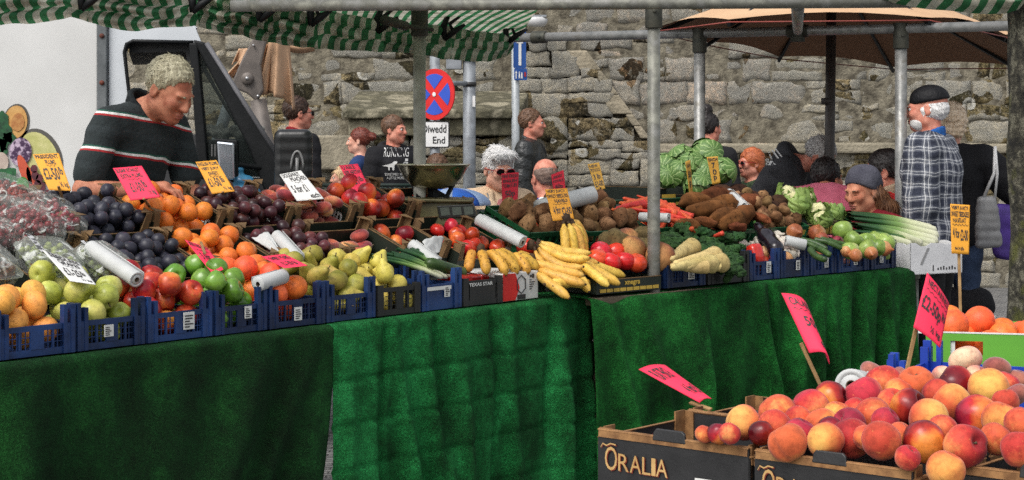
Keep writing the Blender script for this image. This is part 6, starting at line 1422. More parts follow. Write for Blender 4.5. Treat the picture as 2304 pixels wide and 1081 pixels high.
sign([(1240,394),(1268,383),(1273,432),(1246,433)],8.34,8.30,'r',[('JERSEY',.1,.70,.9,.85),('ROYALS',.1,.50,.9,.64),('60p',.2,.14,.8,.40)],'narrow red card behind the orange yellow navels card',None)
sign([(1226,427),(1276,424),(1292,493),(1244,498)],7.64,7.58,'y',[('VERY JUICY',.06,.86,.88,.97),('SWEET SEEDLESS',.04,.71,.95,.83),('NAVELS',.30,.55,.88,.67),('~',.2,.50,.85,.5),('4 for',.14,.20,.48,.44),('£2-00',.52,.16,.95,.40)],'orange yellow navels card standing above the banana bunch',(1268,494,1272,512,7.62))
sign([(1322,370),(1348,366),(1362,425),(1342,431)],8.70,8.62,'d',[('NEW',.1,.84,.8,.95),('POTATO',.08,.68,.9,.80),('3 lb',.15,.40,.8,.6),('£1-00',.1,.12,.9,.34)],'small faded yellow card against the bare stone wall',(1352,428,1358,462,8.7))
sign([(1590,354),(1615,352),(1621,412),(1603,416)],8.66,8.66,'d',[('EACH',.1,.84,.9,.96),('7',.3,.58,.65,.78),('0',.3,.34,.7,.54),('p',.3,.1,.65,.3)],'faded yellow card propped on the cabbages',None)
sign([(1542,364),(1553,360),(1559,438),(1552,440)],8.60,8.60,'d',[('SAVOY',.1,.8,.9,.9),('50',.2,.5,.8,.7),('p',.3,.2,.7,.4)],'narrow yellow card turned edgeways among the cabbages',None,tw=.05)
sign([(2138,459),(2182,462),(2180,573),(2141,571)],5.55,5.53,'y',[('VERY JUICY',.05,.88,.92,.97),('SWEET SEEDLESS',.04,.75,.95,.85),('NAVELAT',.12,.63,.80,.72),('~',.08,.58,.92,.58),('4 for',.10,.32,.46,.52),('£2-00',.50,.26,.92,.50),('EACH 60p',.2,.06,.7,.14)],'tall yellow card on a long stick in front of the checked shirt',(2160,571,2161,708,5.5))
sign([(2086,614),(2135,683),(2115,783),(2055,737)],4.02,3.98,'p',[('NECTARINES',.10,.84,.95,.96),('~',.1,.76,.95,.76),('£2-50p',.06,.34,.78,.66),('lb',.82,.5,.97,.68),('½ kg',.5,.08,.9,.24)],'big pink card priced two fifty leaning over the peaches',(2066,744,2040,836,3.98),bend=.006)
sign([(1758,660),(1822,706),(1866,820),(1821,795)],4.05,3.95,'p',[('CALABRIAN',.08,.80,.95,.93),('~',.1,.73,.9,.73),('50p',.25,.38,.75,.62),('each',.5,.1,.95,.26)],'curled pink card tilted in front of the green cloth',(1822,792,1848,872,3.95),bend=.022)
sign([(1437,832),(1496,822),(1601,898),(1574,907)],3.98,3.82,'p',[('FLAT PEACH',.12,.60,.7,.9),('4 for £1',.3,.15,.9,.42)],'pink card lying almost flat above the empty box corner',(1574,903,1600,922,3.8),bend=.006)

# =================================================================== FRONT BOXES OF PEACHES
crd=pm('black printed box card',(.014,.014,.015),(.022,.022,.023),20,.45,bmp=.15,bscale=120); crdin=pm('inner brown card',(.30,.16,.09),(.22,.115,.06),14,.85,bmp=.2)
gold=pm('gold print',sr(196,160,104),sr(176,138,84),30,.5); redp=pm('red print shadow',sr(120,40,24)); rimb=pm('tan cut card rim',sr(150,110,68),sr(108,74,42),40,.85,bmp=.3)
def crate_box(e1,e2,w,d,label,zt_=.92,h=.15,ang=0,text_u=(.06,.50),front=True,lab=True):
    root=empty('peach_box',G.w(e1,e2,zt_),G.a+ang,label,'box'); th=.006
    def panel(nm,A,B,ztop,words=None,tab=True,lb=False):
        A=V(A);B=V(B); l=(B-A).length; dn=(B-A).normalized(); nn=V((dn.y,-dn.x,0)); Mx=Matrix((( dn.x,nn.x,0,A.x),(dn.y,nn.y,0,A.y),(0,0,1,0),(0,0,0,1)))
        W=lambda x,z,o=0: Mx@V((x,o,z))
        s=MB(); s.prism([W(.002,-h,0),W(l-.002,-h,0),W(l-.002,ztop,0),W(.002,ztop,0)],-nn*th,0); po=s.build(nm,[crd],root)
        s=MB(); s.prism([W(.004,ztop+.001,.0012),W(l-.004,ztop+.001,.0012),W(l-.004,ztop-.013,.0022),W(.004,ztop-.013,.0022)],-nn*.0009,0); s.prism([W(0.002,ztop+.0005,.002),W(l-.002,ztop+.0005,.002),W(l-.002,ztop+.003,.0005),W(.002,ztop+.003,.0005)],-nn*(th+.003),0); s.build('rim_band',rimb,po)
        if tab:
            s=MB(); s.prism([W(l*.38,ztop-.006,.003),W(l*.60,ztop-.006,.003),W(l*.59,ztop+.012,.001),W(l*.57,ztop+.017,.0),W(l*.40,ztop+.017,.0),W(l*.385,ztop+.010,.001)],-nn*.006,0); s.build('handle_tab',crd,po,bevel=.002)
        if words:
            u0,u1=words
            for off,mm,dz,dx in((.0030,redp,-.0016,.0018),(.0036,gold,0,0)):
                s=MB(); sf=lambda u,v:W(u*l+dx,lerp(ztop-.098,ztop-.018,v)+dz,off); x=u0
                add_text(s,'O',(u0,.28,u0+(u1-u0)*.19,.86),sf,.0); ls='RALIA'; ws=[.18,.19,.14,.07,.19]; x=u0+(u1-u0)*.21
                for ch,wc_ in zip(ls,ws): add_text(s,ch,(x,.30,x+(u1-u0)*wc_*.9,.72),sf,.0); x+=(u1-u0)*wc_
                pts=[(u0-.03,.80),(u0-.015,.90),(u0+.01,.86),(u0+.04,.92),(u0+.075,.90)]
                for (a,b1),(c,d1) in zip(pts[:-1],pts[1:]): s.add([sf(a,b1),sf(c,d1),sf(c,d1+.035),sf(a,b1+.03)],[(0,1,2,3)])
                s.build('lettering',mm,po)
        if lb:
            s=MB(); s.prism([W(l*.66,ztop-.105,.0026),W(l*.965,ztop-.105,.0026),W(l*.965,ztop-.066,.0026),W(l*.66,ztop-.066,.0026)],-nn*.0008); lo=s.build('paper_label',stick_m,po)
            s=MB(); rn=random.Random(3)
            for k in range(4): 
                y_=ztop-.073-.008*k; s.prism([W(l*.76,y_,.0034),W(l*(.80+.03*rn.random()),y_,.0034),W(l*(.80+.03*rn.random()),y_-.003,.0034),W(l*.76,y_-.003,.0034)],-nn*.0004); s.prism([W(l*.86,y_,.0034),W(l*(.90+.05*rn.random()),y_,.0034),W(l*(.90+.05*rn.random()),y_-.003,.0034),W(l*.86,y_-.003,.0034)],-nn*.0004)
            s.build('printing',ink,lo)
            s=MB(); pts=[W(l*.36,ztop-.125,.0035),W(l*.37,ztop-.088,.0035),W(l*.58,ztop-.088,.0035),W(l*.59,ztop-.125,.0035)]; s.tube(pts,.0022,6); s.build('hand_hole_rim',stick_m,po)
        return po
    panel('front_panel',(0,0,0),(w,0,0),0,text_u,True,lab)
    panel('side_panel',(w,0.0,0),(w,d,0),-.016,(.30,.78),False)
    panel('back_panel',(w,d,0),(0,d,0),0,None,True); panel('side_panel',(0,d,0),(0,0,0),-.016,None,False)
    for x,sx in((0,1),(w,-1)):
        for y,sy in((0,1),(d,-1)):
            s=MB(); s.box((min(x,x+sx*.030),min(y+sy*.0065,y+sy*.010),-h),(max(x,x+sx*.030),max(y+sy*.0065,y+sy*.010),.004)); s.box((min(x+sx*.0065,x+sx*.010),min(y+sy*.011,y+sy*.045),-h),(max(x+sx*.0065,x+sx*.010),max(y+sy*.011,y+sy*.045),.006)); s.build('corner_post',rimb,root)
    s=MB(); s.box((.007,.007,-h),(w-.007,d-.007,-h+.005)); s.build('box_base',crdin,root)
    s=MB(); s.grid(lambda u,v:(lerp(.012,w-.012,u),lerp(.012,d-.012,v),-.072+.006*math.sin(u*20)*math.sin(v*16)),24,20); s.build('tray_liner',pm('dark purple fruit liner',(.05,.02,.035),(.03,.012,.02),9,.6),root,True)
    return root
crate_box(-.365,.0,.352,.30,'black and gold lettered peach box, half empty, with a white label')
crate_box(.0,-.005,.322,.285,'black and gold lettered peach box heaped at the front corner')
crate_box(.0,.292,.322,.29,'black and gold lettered peach box heaped behind the front corner one',lab=False)
crate_box(-.365,.312,.352,.26,'black peach box behind the half empty one',lab=False)
crate_box(.345,.10,.32,.29,'black peach box cut by the picture edge',lab=False)
table(G,-.37,.68,-.01,.60,.765,'display table carrying the peach boxes','display_table')
# peaches: skins
mPk={'y':skinmat('yellow peach skin',[(.30,sr(226,164,88)),(.46,sr(222,130,72)),(.62,sr(204,82,56))],.68,1.0,.38,(120,.66,.4,sr(200,110,60)),fuzz=.15,val=.06,streak=.15,spec=.2),
 'o':skinmat('orange peach skin',[(.28,sr(226,146,84)),(.43,sr(212,98,62)),(.62,sr(180,56,46))],.66,1.0,.42,(160,.64,.5,sr(232,150,90)),fuzz=.15,val=.07,streak=.30,spec=.2),
 'r':skinmat('red peach skin',[(.30,sr(226,144,84)),(.44,sr(206,78,58)),(.66,sr(178,46,46)),(.9,sr(140,30,38))],.6,.9,.45,(160,.65,.5,sr(228,130,80)),fuzz=.12,val=.07,streak=.28,spec=.22),
 'm':skinmat('maroon nectarine skin',[(.30,sr(222,130,60)),(.44,sr(176,44,40)),(.62,sr(120,22,34)),(.9,sr(76,12,26))],.28,.7,.5,(150,.66,.35,sr(200,90,60)),val=.08,streak=.1),
 'w':skinmat('pale flat peach skin',[(.3,sr(228,196,160)),(.55,sr(214,140,118)),(.85,sr(186,92,84))],.65,.8,.45,(140,.6,.4,sr(196,110,100)),fuzz=.35,val=.08),
 'd':skinmat('dusky peach skin',[(.3,sr(170,96,80)),(.6,sr(140,66,64)),(.9,sr(110,52,62))],.75,.8,.4,fuzz=.5,val=.08)}
PKM={}
for k,m_ in mPk.items():
    fl=(k in 'wd'); PKM[k]=[lathe_fruit('peach',sph(.0365,.42 if not fl else .55,.08,(.96 if not fl else .74),24),m_,44,crease=.11,nz=.08,seed=sd,stem=(.014 if fl else .018,.006)) for sd in(1,3)]
names={'y':'mostly yellow peach','o':'orange peach with red flush','r':'bright red peach','m':'dark maroon nectarine','w':'pale pinkish flat peach','d':'dusky purple peach'}
FP=[ # px,py,rad_px,kind,rot,label
(2172,1003,47,'r',(1.2,.3,.4),'big bright red peach at the front corner of its box'),
(2079,994,47,'m',(1.0,.1,2.),'big red and maroon nectarine beside the front corner peach'),
(2128,1056,42,'y',(.4,.2,1.),'pale orange peach lowest at the front corner'),
(1983,992,43,'o',(.8,-.3,2.5),'rounded orange peach right behind the handle tab end'),
(1914,987,44,'r',(.9,.4,3.),'red orange peach next to the split cleft one'),
(1858,992,40,'y',(-.9,.1,.2),'peach with a deep cleft facing out behind the handle tab'),
(1772,996,43,'y',(.5,.2,4.),'yellow peach with brown stalk scar above the second box front'),
(1745,960,37,'o',(.6,.6,1.3),'pale peach tucked between the yellow ones at the box join'),
(1673,952,39,'y',(.3,1.2,.6),'yellow peach with a red streak standing alone over the half empty box'),
(1749,930,41,'r',(-.8,.2,1.),'red peach with its dark stalk hollow facing out'),
(1825,916,39,'o',(.7,.4,2.2),'speckled orange red peach on top near the cloth'),
(1870,899,39,'m',(1.3,.2,1.1),'two toned yellow and maroon nectarine beside the white roll'),
(1943,891,42,'o',(.2,.5,3.3),'orange red peach in front of the white roll end'),
(1988,864,41,'o',(-.6,.3,.9),'orange peach showing its stalk hollow behind the roll'),
(2063,867,42,'y',(.3,.3,5.),'plain pale yellow peach on top of the heap'),
(2148,868,43,'m',(.9,.5,4.),'glossy dark red nectarine behind the heap below the pale flat peach'),
(2224,875,45,'y',(1.1,.4,2.),'large orange yellow peach on top by the picture edge'),
(2141,908,43,'y',(.4,.9,3.),'yellow orange peach in the middle of the heap'),
(2046,917,41,'m',(.7,.8,.2),'dark maroon nectarine on top in the middle of the heap'),
(2008,909,34,'y',(.5,.3,.1),'pale peach half hidden by the dark maroon nectarine'),
(1965,938,41,'o',(1.2,.9,1.6),'yellow peach with red cap beside the back box rim'),
(1910,957,38,'r',(.9,.1,5.),'red peach in the shade between two orange peaches'),
(1850,955,35,'y',(.6,.4,2.8),'yellow topped peach in the middle of the front box'),
(2090,942,43,'y',(.2,1.,1.9),'orange yellow peach above the big maroon and red pair'),
(2197,938,47,'m',(1.4,.8,2.4),'large maroon nectarine with a yellow split line'),
(2027,982,31,'y',(.5,.5,.5),'yellow peach deep between two big peaches'),
(2042,1030,28,'o',(.5,.2,.5),'orange peach low along the box front'),
(1800,975,34,'r',(.4,.2,.9),'red flushed peach behind the yellow front one'),
(2252,945,42,'y',(.3,.2,.9),'plain yellow peach in the far corner by the picture edge'),
(2262,905,30,'o',(.3,.2,3.),'pale peach behind the large maroon nectarine'),
(2296,1012,42,'o',(.3,.2,2.),'orange peach in the box cut by the picture edge'),
(2300,955,38,'o',(.5,.2,1.),'small orange peach at the picture edge above the others'),
(1616,976,24,'m',(.3,.2,2.),'small dark red nectarine low in the half empty box'),
(1585,977,20,'o',(.3,.2,1.),'small orange nectarine against the end of the half empty box'),
(1642,976,24,'r',(.3,.6,1.),'small red nectarine under the yellow streaked peach'),
(2172,811,36,'w',(-.75,.15,.5),'pale pink flat peach with star shaped stalk on top at the back'),
(1961,834,25,'d',(.3,.4,1.),'dusky peach behind the heap beside the green cloth'),
(2243,828,30,'d',(.4,.3,2.),'dusky pink peach against the lime box'),
(2294,855,30,'d',(.2,.1,1.),'purple dusky peach at the picture edge below the lime box'),
(2203,848,29,'w',(.6,.2,.8),'pale pink peach below the star stalked one'),
(2288,888,27,'d',(.6,.5,3.),'dusky red peach at the picture edge under the purple one'),
(2122,845,24,'w',(.6,.5,2.),'pale flat peach low beside the blue crate'),
(2030,846,22,'d',(.6,.5,1.),'small dusky peach between yellow and orange ones'),
(1930,926,31,'o',(.5,.2,1.),'peach filling the gap below the white roll end'),(2108,884,31,'r',(.3,.6,2.),'red flushed peach between two topmost peaches'),(1712,975,28,'m',(.5,.2,3.),'small dark nectarine at the join of the two front boxes'),(2240,988,36,'r',(.5,.5,1.),'red peach behind the big front corner peach'),(1884,932,29,'y',(.2,.2,.4),'small yellow peach behind the red one in the shade'),(1992,948,31,'r',(.8,.2,1.),'red peach beneath the dark maroon one'),(2122,968,33,'o',(.2,.9,1.),'orange peach between the big pair and the split line nectarine'),(1796,942,29,'o',(.6,.3,2.),'peach between the stalk hollow one and the speckled one'),(2022,880,29,'y',(.4,.4,1.),'small yellow peach behind the plain pale one'),(2262,868,32,'o',(.4,.2,1.),'orange peach behind the large yellow one at the edge'),(1868,968,30,'m',(.9,.2,2.),'dark red nectarine low behind the cleft peach'),(1948,985,28,'y',(.9,.2,2.),'pale peach low between the two red and orange ones')]
P3=[]
for (px,py,rp,k,rot,lb) in FP:
    Y=.0365*F/rp*1.0
    rp*=1.06; P_=0; t,r,z=G.plane(px,py,.945,.10); Yp=G.w(t,r,z).y
    Y=min(max(Yp,3.05),4.15)
    if py<860 and k in 'wd': Y=max(Y,3.95)
    P3.append([px,py,rp,Y])
A3=np.array(P3)
for it in range(160):          # slide along the sight lines until no two peaches overlap
    Rm=A3[:,2]/F*A3[:,3]; pos=np.stack([(A3[:,0]-HX)/F*A3[:,3],A3[:,3],CZ-(A3[:,1]-HY)/F*A3[:,3]],1); mv=0
    for i in range(len(A3)):
        for j in range(i):
            dd=np.linalg.norm(pos[i]-pos[j]); o_=(Rm[i]+Rm[j])*.86-dd
            if o_>0:
                s_=1 if (A3[i,3]>A3[j,3] or (abs(A3[i,3]-A3[j,3])<1e-6 and A3[i,1]<A3[j,1])) else -1
                A3[i,3]+=s_*o_*.25; A3[j,3]-=s_*o_*.25; mv+=o_
    if mv<1e-4: break
for i,(px,py,rp,k,rot,lb) in enumerate(FP):
    Y=A3[i,3]; r_=rp*1.06/F*Y; put(PKM[k][i%2],'peach' if k!='m' else 'nectarine',P(px,py,Y),rot,r_/.0365,lb,'peach' if k!='m' else 'nectarine',None,False)
# white roll end standing in the heap
roll(P(1950,872,4.05),P(1915,868,3.80),.036,'white paper roll with its end facing out behind the peach heap')
# blue crate and lime box behind
tray('blue_crate',Frame((P(2000,850,4.35).x,4.35),-28),0,.55,0,.34,.80,.12,brightblue,'bright blue crate partly hidden behind the peaches',None,True)
table(Frame((P(2010,850,4.30).x,4.30),-28),-.02,.75,-.02,1.0,.785,'low table carrying the blue crate and lime box','display_table')
LF=Frame((P(2083,760,4.82).x,4.82),-14)
root=empty('lime_box',LF.w(0,0,.965),LF.a,'lime green card box with a cut hand hole holding large oranges','box'); w,d,h=.50,.36,.135
lim=pm('lime green card',sr(98,168,52),sr(84,150,44),6,.6,bmp=.05); wcard=pm('white card lining',(.7,.7,.68),(.6,.6,.58),9,.7)
hx0,hx1,hz0,hz1=.065,.15,-.058,-.020
b=MB()
for x0,x1,z0,z1 in((0,hx0,-h,0),(hx1,w,-h,0),(hx0,hx1,-h,hz0),(hx0,hx1,hz1,0)): b.box((x0,0,z0),(x1,.005,z1))
for a_,c_ in(((0,d,-h),(w,d+.005,0)),((0,.005,-h),(.005,d,0)),((w-.005,.005,-h),(w,d,0)),((0.005,.005,-h),(w-.005,d,-h+.004))): b.box(a_,c_)
b.build('box_body',lim,root); b=MB(); b.box((hx0-.006,.0055,hz0-.006),(hx0+.012,.008,hz1+.006)); b.box((.0,-.001,.0005),(w,.007,.004)); b.box((-.02,.0,-.002),(.03,.02,.012)); b.build('white_rim',wcard,root)
Ml=Matrix.Translation(LF.w(0,0,.965))@Matrix.Rotation(LF.a,4,'Z')
pile(['bigorange'],Ml,.01,.49,.006,.35,-.13,.0425,64,'large_orange','large bright orange in the lime green box','orange','oranges in the lime box',51,.25,top=.018)
sheet([P(2188,722,4.95),P(2236,735,4.98),P(2240,715,5.2),P(2195,708,5.2)],'scrap of white paper lying among the oranges in the lime box',.01,2)
# =================================================================== PEOPLE
def skinM(name,c1,c2): return pm(name,c1,c2,22,.6,bmp=.3,bscale=190,bd=.003,lo=.38,hi=.62,detail=7,spec=.3)
SK={'ruddy':skinM('ruddy skin',sr(192,130,102),sr(156,94,72)),'pale':skinM('pale skin',sr(222,170,148),sr(196,136,114)),'pink':skinM('pink skin',sr(216,150,128),sr(190,114,94)),'warm':skinM('warm skin',sr(204,142,112),sr(172,104,78))}
def hairM(name,c1,c2,sc=(60,60,10)):
    if name in _mc: return _mc[name]
    m,t,b=nt(name); tc=N(t,'ShaderNodeTexCoord'); mp=N(t,'ShaderNodeMapping'); mp.inputs['Scale'].default_value=sc; t.links.new(tc.outputs['Object'],mp.inputs[0]); n=noise_n(t,mp.outputs[0],1.6,5,.65,.6)
    t.links.new(ramp(t,n,[(.32,c1),(.66,c2)]),b.inputs['Base Color']); b.inputs['Roughness'].default_value=.5; bump(t,b,n,.45,.008); _mc[name]=m; return m
def fab(name,c1,c2=None,rough=.85,bs=40,bm_=.5,sc=10): return pm(name,c1,c2,sc,rough,bmp=bm_,bscale=bs,bd=.012,spec=.25)
lipm=pm('lips',sr(160,92,80),sr(142,76,66),60,.4,bmp=.05); eyew=pm('eye white',(.62,.60,.57),rough=.2,bmp=0); eyed=pm('eye iris',(.02,.015,.012),rough=.15,bmp=0); lensm=pm('dark lens',(.012,.011,.011),rough=.12,bmp=0)
def strands(me,st,H,nz):
    """adds loose tapering locks to a hair mesh so its edge is not smooth"""
    ln={'crop':.024,'bald':.008,'short':.028,'long':.055,'curly':.034,'bun':.026,'topbun':.03,'grey_fringe':.038,'bowl':.03}.get(st,.025); rn=random.Random(len(me.vertices))
    bm=bmesh.new(); bm.from_mesh(me); bm.faces.ensure_lookup_table(); fc=list(bm.faces); n=len(fc); dn=H.to_3x3()@V((0,.55,-.75)); back=V((0,0,-1))
    for _ in range({'bald':250,'back':160}.get(st,800)):
        f=fc[rn.randrange(n)]; nn=f.normal.copy(); c=f.calc_center_median()-nn*.003
        fl=(dn if st not in('long','curly') else back)+V((rn.gauss(0,.2),rn.gauss(0,.2),rn.gauss(0,.15))); 
        if st=='curly': fl=V((rn.gauss(0,1),rn.gauss(0,1),rn.gauss(0,1)))
        tg=fl-nn*fl.dot(nn)
        if tg.length<1e-3: continue
        tg.normalize(); sd=tg.cross(nn)*rn.uniform(.0016,.0034); L_=ln*rn.uniform(.6,1.3); p1=c+nn*.005+tg*L_*.5; p2=c+nn*rn.uniform(.002,.006)+tg*L_
        v=[bm.verts.new(q) for q in(c-sd,c+sd,p1+sd*.9,p1-sd*.9,p2)]; bm.faces.new(v[:4]).smooth=True; bm.faces.new((v[3],v[2],v[4])).smooth=True
    bm.to_mesh(me); bm.free(); return me
def person(label,head,Y,face,lean=0,lean2=0,yaw=0,pitch=0,roll_=0,seated=False,s=None,skin='pink',bulk=1.0,arms=None,h=.009,top=None,bottom=None,hair=None,shoes=True,extra=None,female=False,sleeve=1.0,hem=.90,loose=.014,hunch=0,hf=0,armk=.022,collar=None,browc=None,glasses=None,beard=None,lids=False,hood=False,group=None,name='person'):
    """standing or seated figure facing -y locally; root under the pelvis; placed so that the head lands on the photo point"""
    pel=V((0,0,.95 if not seated else .50)); ML=Matrix.Translation(pel)@Matrix.Rotation(D(lean),4,'X')@Matrix.Translation(-V((0,0,.95)))
    cb=V((0,0,1.16)); M2=ML@Matrix.Translation(cb)@Matrix.Rotation(D(lean2),4,'X')@Matrix.Translation(-cb)
    nb=M2@V((0,.012,1.465)); hl=Matrix.Rotation(D((lean+lean2)*.75),4,'X'); hc=nb+hl.to_3x3()@V((0,-.022-hunch*.8-hf,.165-hunch))
    Rh=Matrix.Rotation(D(yaw),4,'Z')@Matrix.Rotation(D(roll_),4,'Y')@Matrix.Rotation(D(pitch),4,'X'); H=Matrix.Translation(hc)@Rh
    tgt=P(*head,Y)
    dz=0
    if s is None: s=tgt.z/hc.z
    else: dz=tgt.z/s-hc.z
    Rf=Matrix.Rotation(D(face),4,'Z'); off=Rf@(hc*s)
    root=empty(name,(tgt.x-off.x,tgt.y-off.y,0),0,label,'person',group)
    T=Rf@Matrix.Diagonal((s,s,s,1))@Matrix.Translation((0,0,dz))
    def fin(me,nm,mat,par=root):
        me.transform(T); o=link(nm,me,par,[mat] if not isinstance(mat,list) else mat); return o
    B=bulk
    # joints
    shl=[M2@V((sx*.180*(.92 if female else 1)*(.5+.5*B),.005,1.405)) for sx in(-1,1)]
    arms=arms or [((-.14,.05,-1),(-.05,-.25,-1)),((.14,.05,-1),(.05,-.25,-1))]
    el=[];wr=[]
    for i in(0,1):
        u=V(arms[i][0]).normalized(); f=V(arms[i][1]).normalized(); e=shl[i]+u*.285; el.append(e); wr.append(e+f*.25)
    if not seated:
        hip=[V((sx*.088,0,.92)) for sx in(-1,1)]; kn=[V((sx*.10,-.02,.50)) for sx in(-1,1)]; an=[V((sx*.105,.02,.085)) for sx in(-1,1)]
    else:
        hip=[pel+V((sx*.09,-.01,-.02)) for sx in(-1,1)]; kn=[pel+V((sx*.11,-.43,.02)) for sx in(-1,1)]; an=[V((sx*.11,-.40,max(.085,.085-dz))) for sx in(-1,1)]
        for i in(0,1): an[i].z=kn[i].z-.42
    def torso(S_,g):
        S_.ell((0,.0,.97),(.155*B+g,.112*B+g,.13+g),.05,1,ML).ell((0,-.005,1.12),(.142*B+g,.105*B+g,.16+g),.06,1,ML if lean2==0 else M2).ell((0,.0,1.29),(.165*(.93 if female else 1)*(.4+.6*B)+g,.112*B+g,.17+g),.05,1,M2)
        S_.cap(shl[0].lerp(shl[1],.12),shl[1].lerp(shl[0],.12),.058+g,.058+g,.05)
        for x in shl: S_.cap(x.lerp((shl[0]+shl[1])/2,.25),nb+V((0,0,-.005)),.045+g,.040+g*.5,.04)
        if female: 
            for sx in(-1,1): S_.ell((sx*.07,-.085,1.27),(.065+g,.055+g,.06+g),.04,1,M2)
    def hand(S_,i):
        f=V(arms[i][1]).normalized(); sd=f.cross(V((0,0,1))); sd=sd.normalized() if sd.length>.2 else V((1,0,0)); n_=sd.cross(f).normalized(); w0=wr[i]
        S_.cap(w0+f*.02,w0+f*.075,.026,.030,.015).cap(w0+f*.03+sd*.015,w0+f*.085+sd*.024,.016,.012,.012).cap(w0+f*.03-sd*.015,w0+f*.085-sd*.024,.016,.012,.012)
        for q in range(4):
            o_=(q-1.5)*.019; b0=w0+f*.09+sd*o_; l=(.036,.042,.040,.030)[q]; b1=b0+(f*.9-n_*.35).normalized()*l; b2=b1+(f*.55-n_*.8).normalized()*l*.8; S_.cap(b0,b1,.0095,.0085,.006).cap(b1,b2,.0085,.007,.006)
        sg=1 if i==0 else -1
        t0=w0+f*.03+sd*.024*sg; t1=t0+(f*.6+sd*.7*sg-n_*.3).normalized()*.045; S_.cap(t0,t1,.013,.010,.01).cap(t1,t1+(f*.9-n_*.4).normalized()*.03,.010,.008,.008)
    # ---- body
    S_=SDF(); torso(S_,0)
    for i in(0,1):
        S_.cap(shl[i],el[i],.046*B,.037*B,.03).cap(el[i],wr[i],.038*B,.026,.015); hand(S_,i)
        S_.cap(hip[i],kn[i],.078*B,.053,.04).cap(kn[i],an[i],.052,.036,.02).cap(an[i]+V((0,.02,-.045)),an[i]+V((0,-.14,-.06)),.035,.026,.03)
    S_.cap(nb+V((0,.01,-.04)),H@V((0,.02,-.05)),.060,.052,.035)
    fs=.93 if female else 1
    S_.ell((0,.022,.038),(.074,.095,.087),.02,1,H).ell((0,-.028,-.025),(.060*fs,.066,.088),.03,1,H).cap(H@V((0,-.035,-.075)),H@V((0,-.066,-.092)),.040*fs,.026*fs,.03).cap(H@V((-.040*fs,.0,-.06)),H@V((.040*fs,.0,-.06)),.030,.030,.03)
    S_.ell((0,-.082,.020),(.048,.016,.011),.014,1,H).cap(H@V((0,-.091,.012)),H@V((0,-.109,-.028)),.009,.0135,.010).ell((-.012,-.098,-.031),(.009,.010,.008),.006,1,H).ell((.012,-.098,-.031),(.009,.010,.008),.006,1,H)
    for sx in(-1,1):
        S_.ell((sx*.036,-.070,-.022),(.022,.020,.020),.02,1,H).ell((sx*.030,-.098,.002),(.017,.012,.010),.008,-1,H)
        S_.ell((sx*.076,.012,-.008),(.010,.020,.032),.006,1,H).ell((sx*.084,.008,-.005),(.006,.010,.018),.006,-1,H)
    S_.ell((0,-.092,-.059),(.024,.011,.006),.006,1,H).ell((0,-.090,-.070),(.020,.011,.006),.006,1,H).ell((0,-.107,-.0645),(.020,.008,.0016),.003,-1,H)
    fin(S_.mesh('body',h),'body',SK[skin])
    # ---- features
    mb=MB()
    for sx in(-1,1):
        if lids: continue
        M_=H@Matrix.Translation((sx*.030,-.080,.002)); mb.lathe(sph(.0125,0,0,1,8),14,0,M_); mb.lathe([(0,.0035),(.0055,.003),(.006,.0)],12,1,H@Matrix.Translation((sx*.030,-.0905,.0005))@Matrix.Rotation(PI/2,4,'X'))
    if not lids: me=mb.mesh('eyes'); fin(me,'eyes',[eyew,eyed])
    S_=SDF()
    for sx in(-1,1): S_.cap(H@V((sx*.016,-.096,.019)),H@V((sx*.046,-.083,.022)),.0048,.003,.004)
    if lids:
        for sx in(-1,1): S_.cap(H@V((sx*.018,-.090,-.004)),H@V((sx*.043,-.082,-.004)),.0028,.0022,.002)
    fin(S_.mesh('eyebrows',.004),'eyebrows',browc or hairM('dark brown hair',sr(40,26,18),sr(74,50,36)))
    S_=SDF(); S_.ell((0,-.0945,-.0585),(.022,.010,.0046),.004,1,H).ell((0,-.0925,-.0705),(.019,.0105,.0056),.004,1,H); fin(S_.mesh('lips',.0035),'lips',lipm)
    # ---- clothes
    if top:
        S_=SDF(); g=loose; torso(S_,g)
        for i in(0,1):
            if sleeve>0:
                e=el[i] if sleeve>=.5 else shl[i].lerp(el[i],sleeve*2); S_.cap(shl[i],e,.050*B+g*1.2,.045*B+g*1.3,armk)
                if sleeve>.5: S_.cap(el[i],el[i].lerp(wr[i],min(1,(sleeve-.5)*2)),.042*B+g*1.3,.030+g,.02)
        for k in range(4): S_.cap(ML@V((-.12*B,0,hem+.05)),ML@V((.12*B,0,hem+.05)),.08+g,.08+g,.06) if k==0 else None
        S_.half(ML@V((0,0,hem)),ML.to_3x3()@V((0,0,-1)))
        S_.ell((0,.0,1.535),(.062,.064,.070),.012,-1,M2)
        me=S_.mesh('garment',h*1.0,(.0035,46)); fin(me,'shirt' if sleeve<.5 else 'jacket',top)
    if collar:
        S_=SDF(); n=14
        for k in range(n):
            a0=2*PI*k/n; a1=2*PI*(k+1)/n
            if collar[1]=='open' and (k in(10,)): continue
            f_=lambda a:M2@V((.066*math.cos(a),.012+.066*math.sin(a),1.462+.026*math.sin(a)))
            for q in(0,.018,.034): S_.cap(f_(a0)+M2.to_3x3()@V((0,0,q)),f_(a1)+M2.to_3x3()@V((0,0,q)),.011,.011,.008)
        fin(S_.mesh('collar',.006),'collar',collar[0])
    if hood:
        S_=SDF()
        for k in range(12):
            a0=-.6+(PI+1.2)*k/12; a1=-.6+(PI+1.2)*(k+1)/12; f_=lambda a:M2@V((.105*math.cos(a),.030+.085*math.sin(a),1.465+.028*math.sin(a))); S_.cap(f_(a0),f_(a1),.036,.036,.02)
        S_.ell((0,.10,1.42),(.10,.045,.09),.05,1,M2); S_.ell((0,-.01,1.54),(.075,.08,.09),.02,-1,M2)
        fin(S_.mesh('hood',h,(.004,50)),'hood',top)
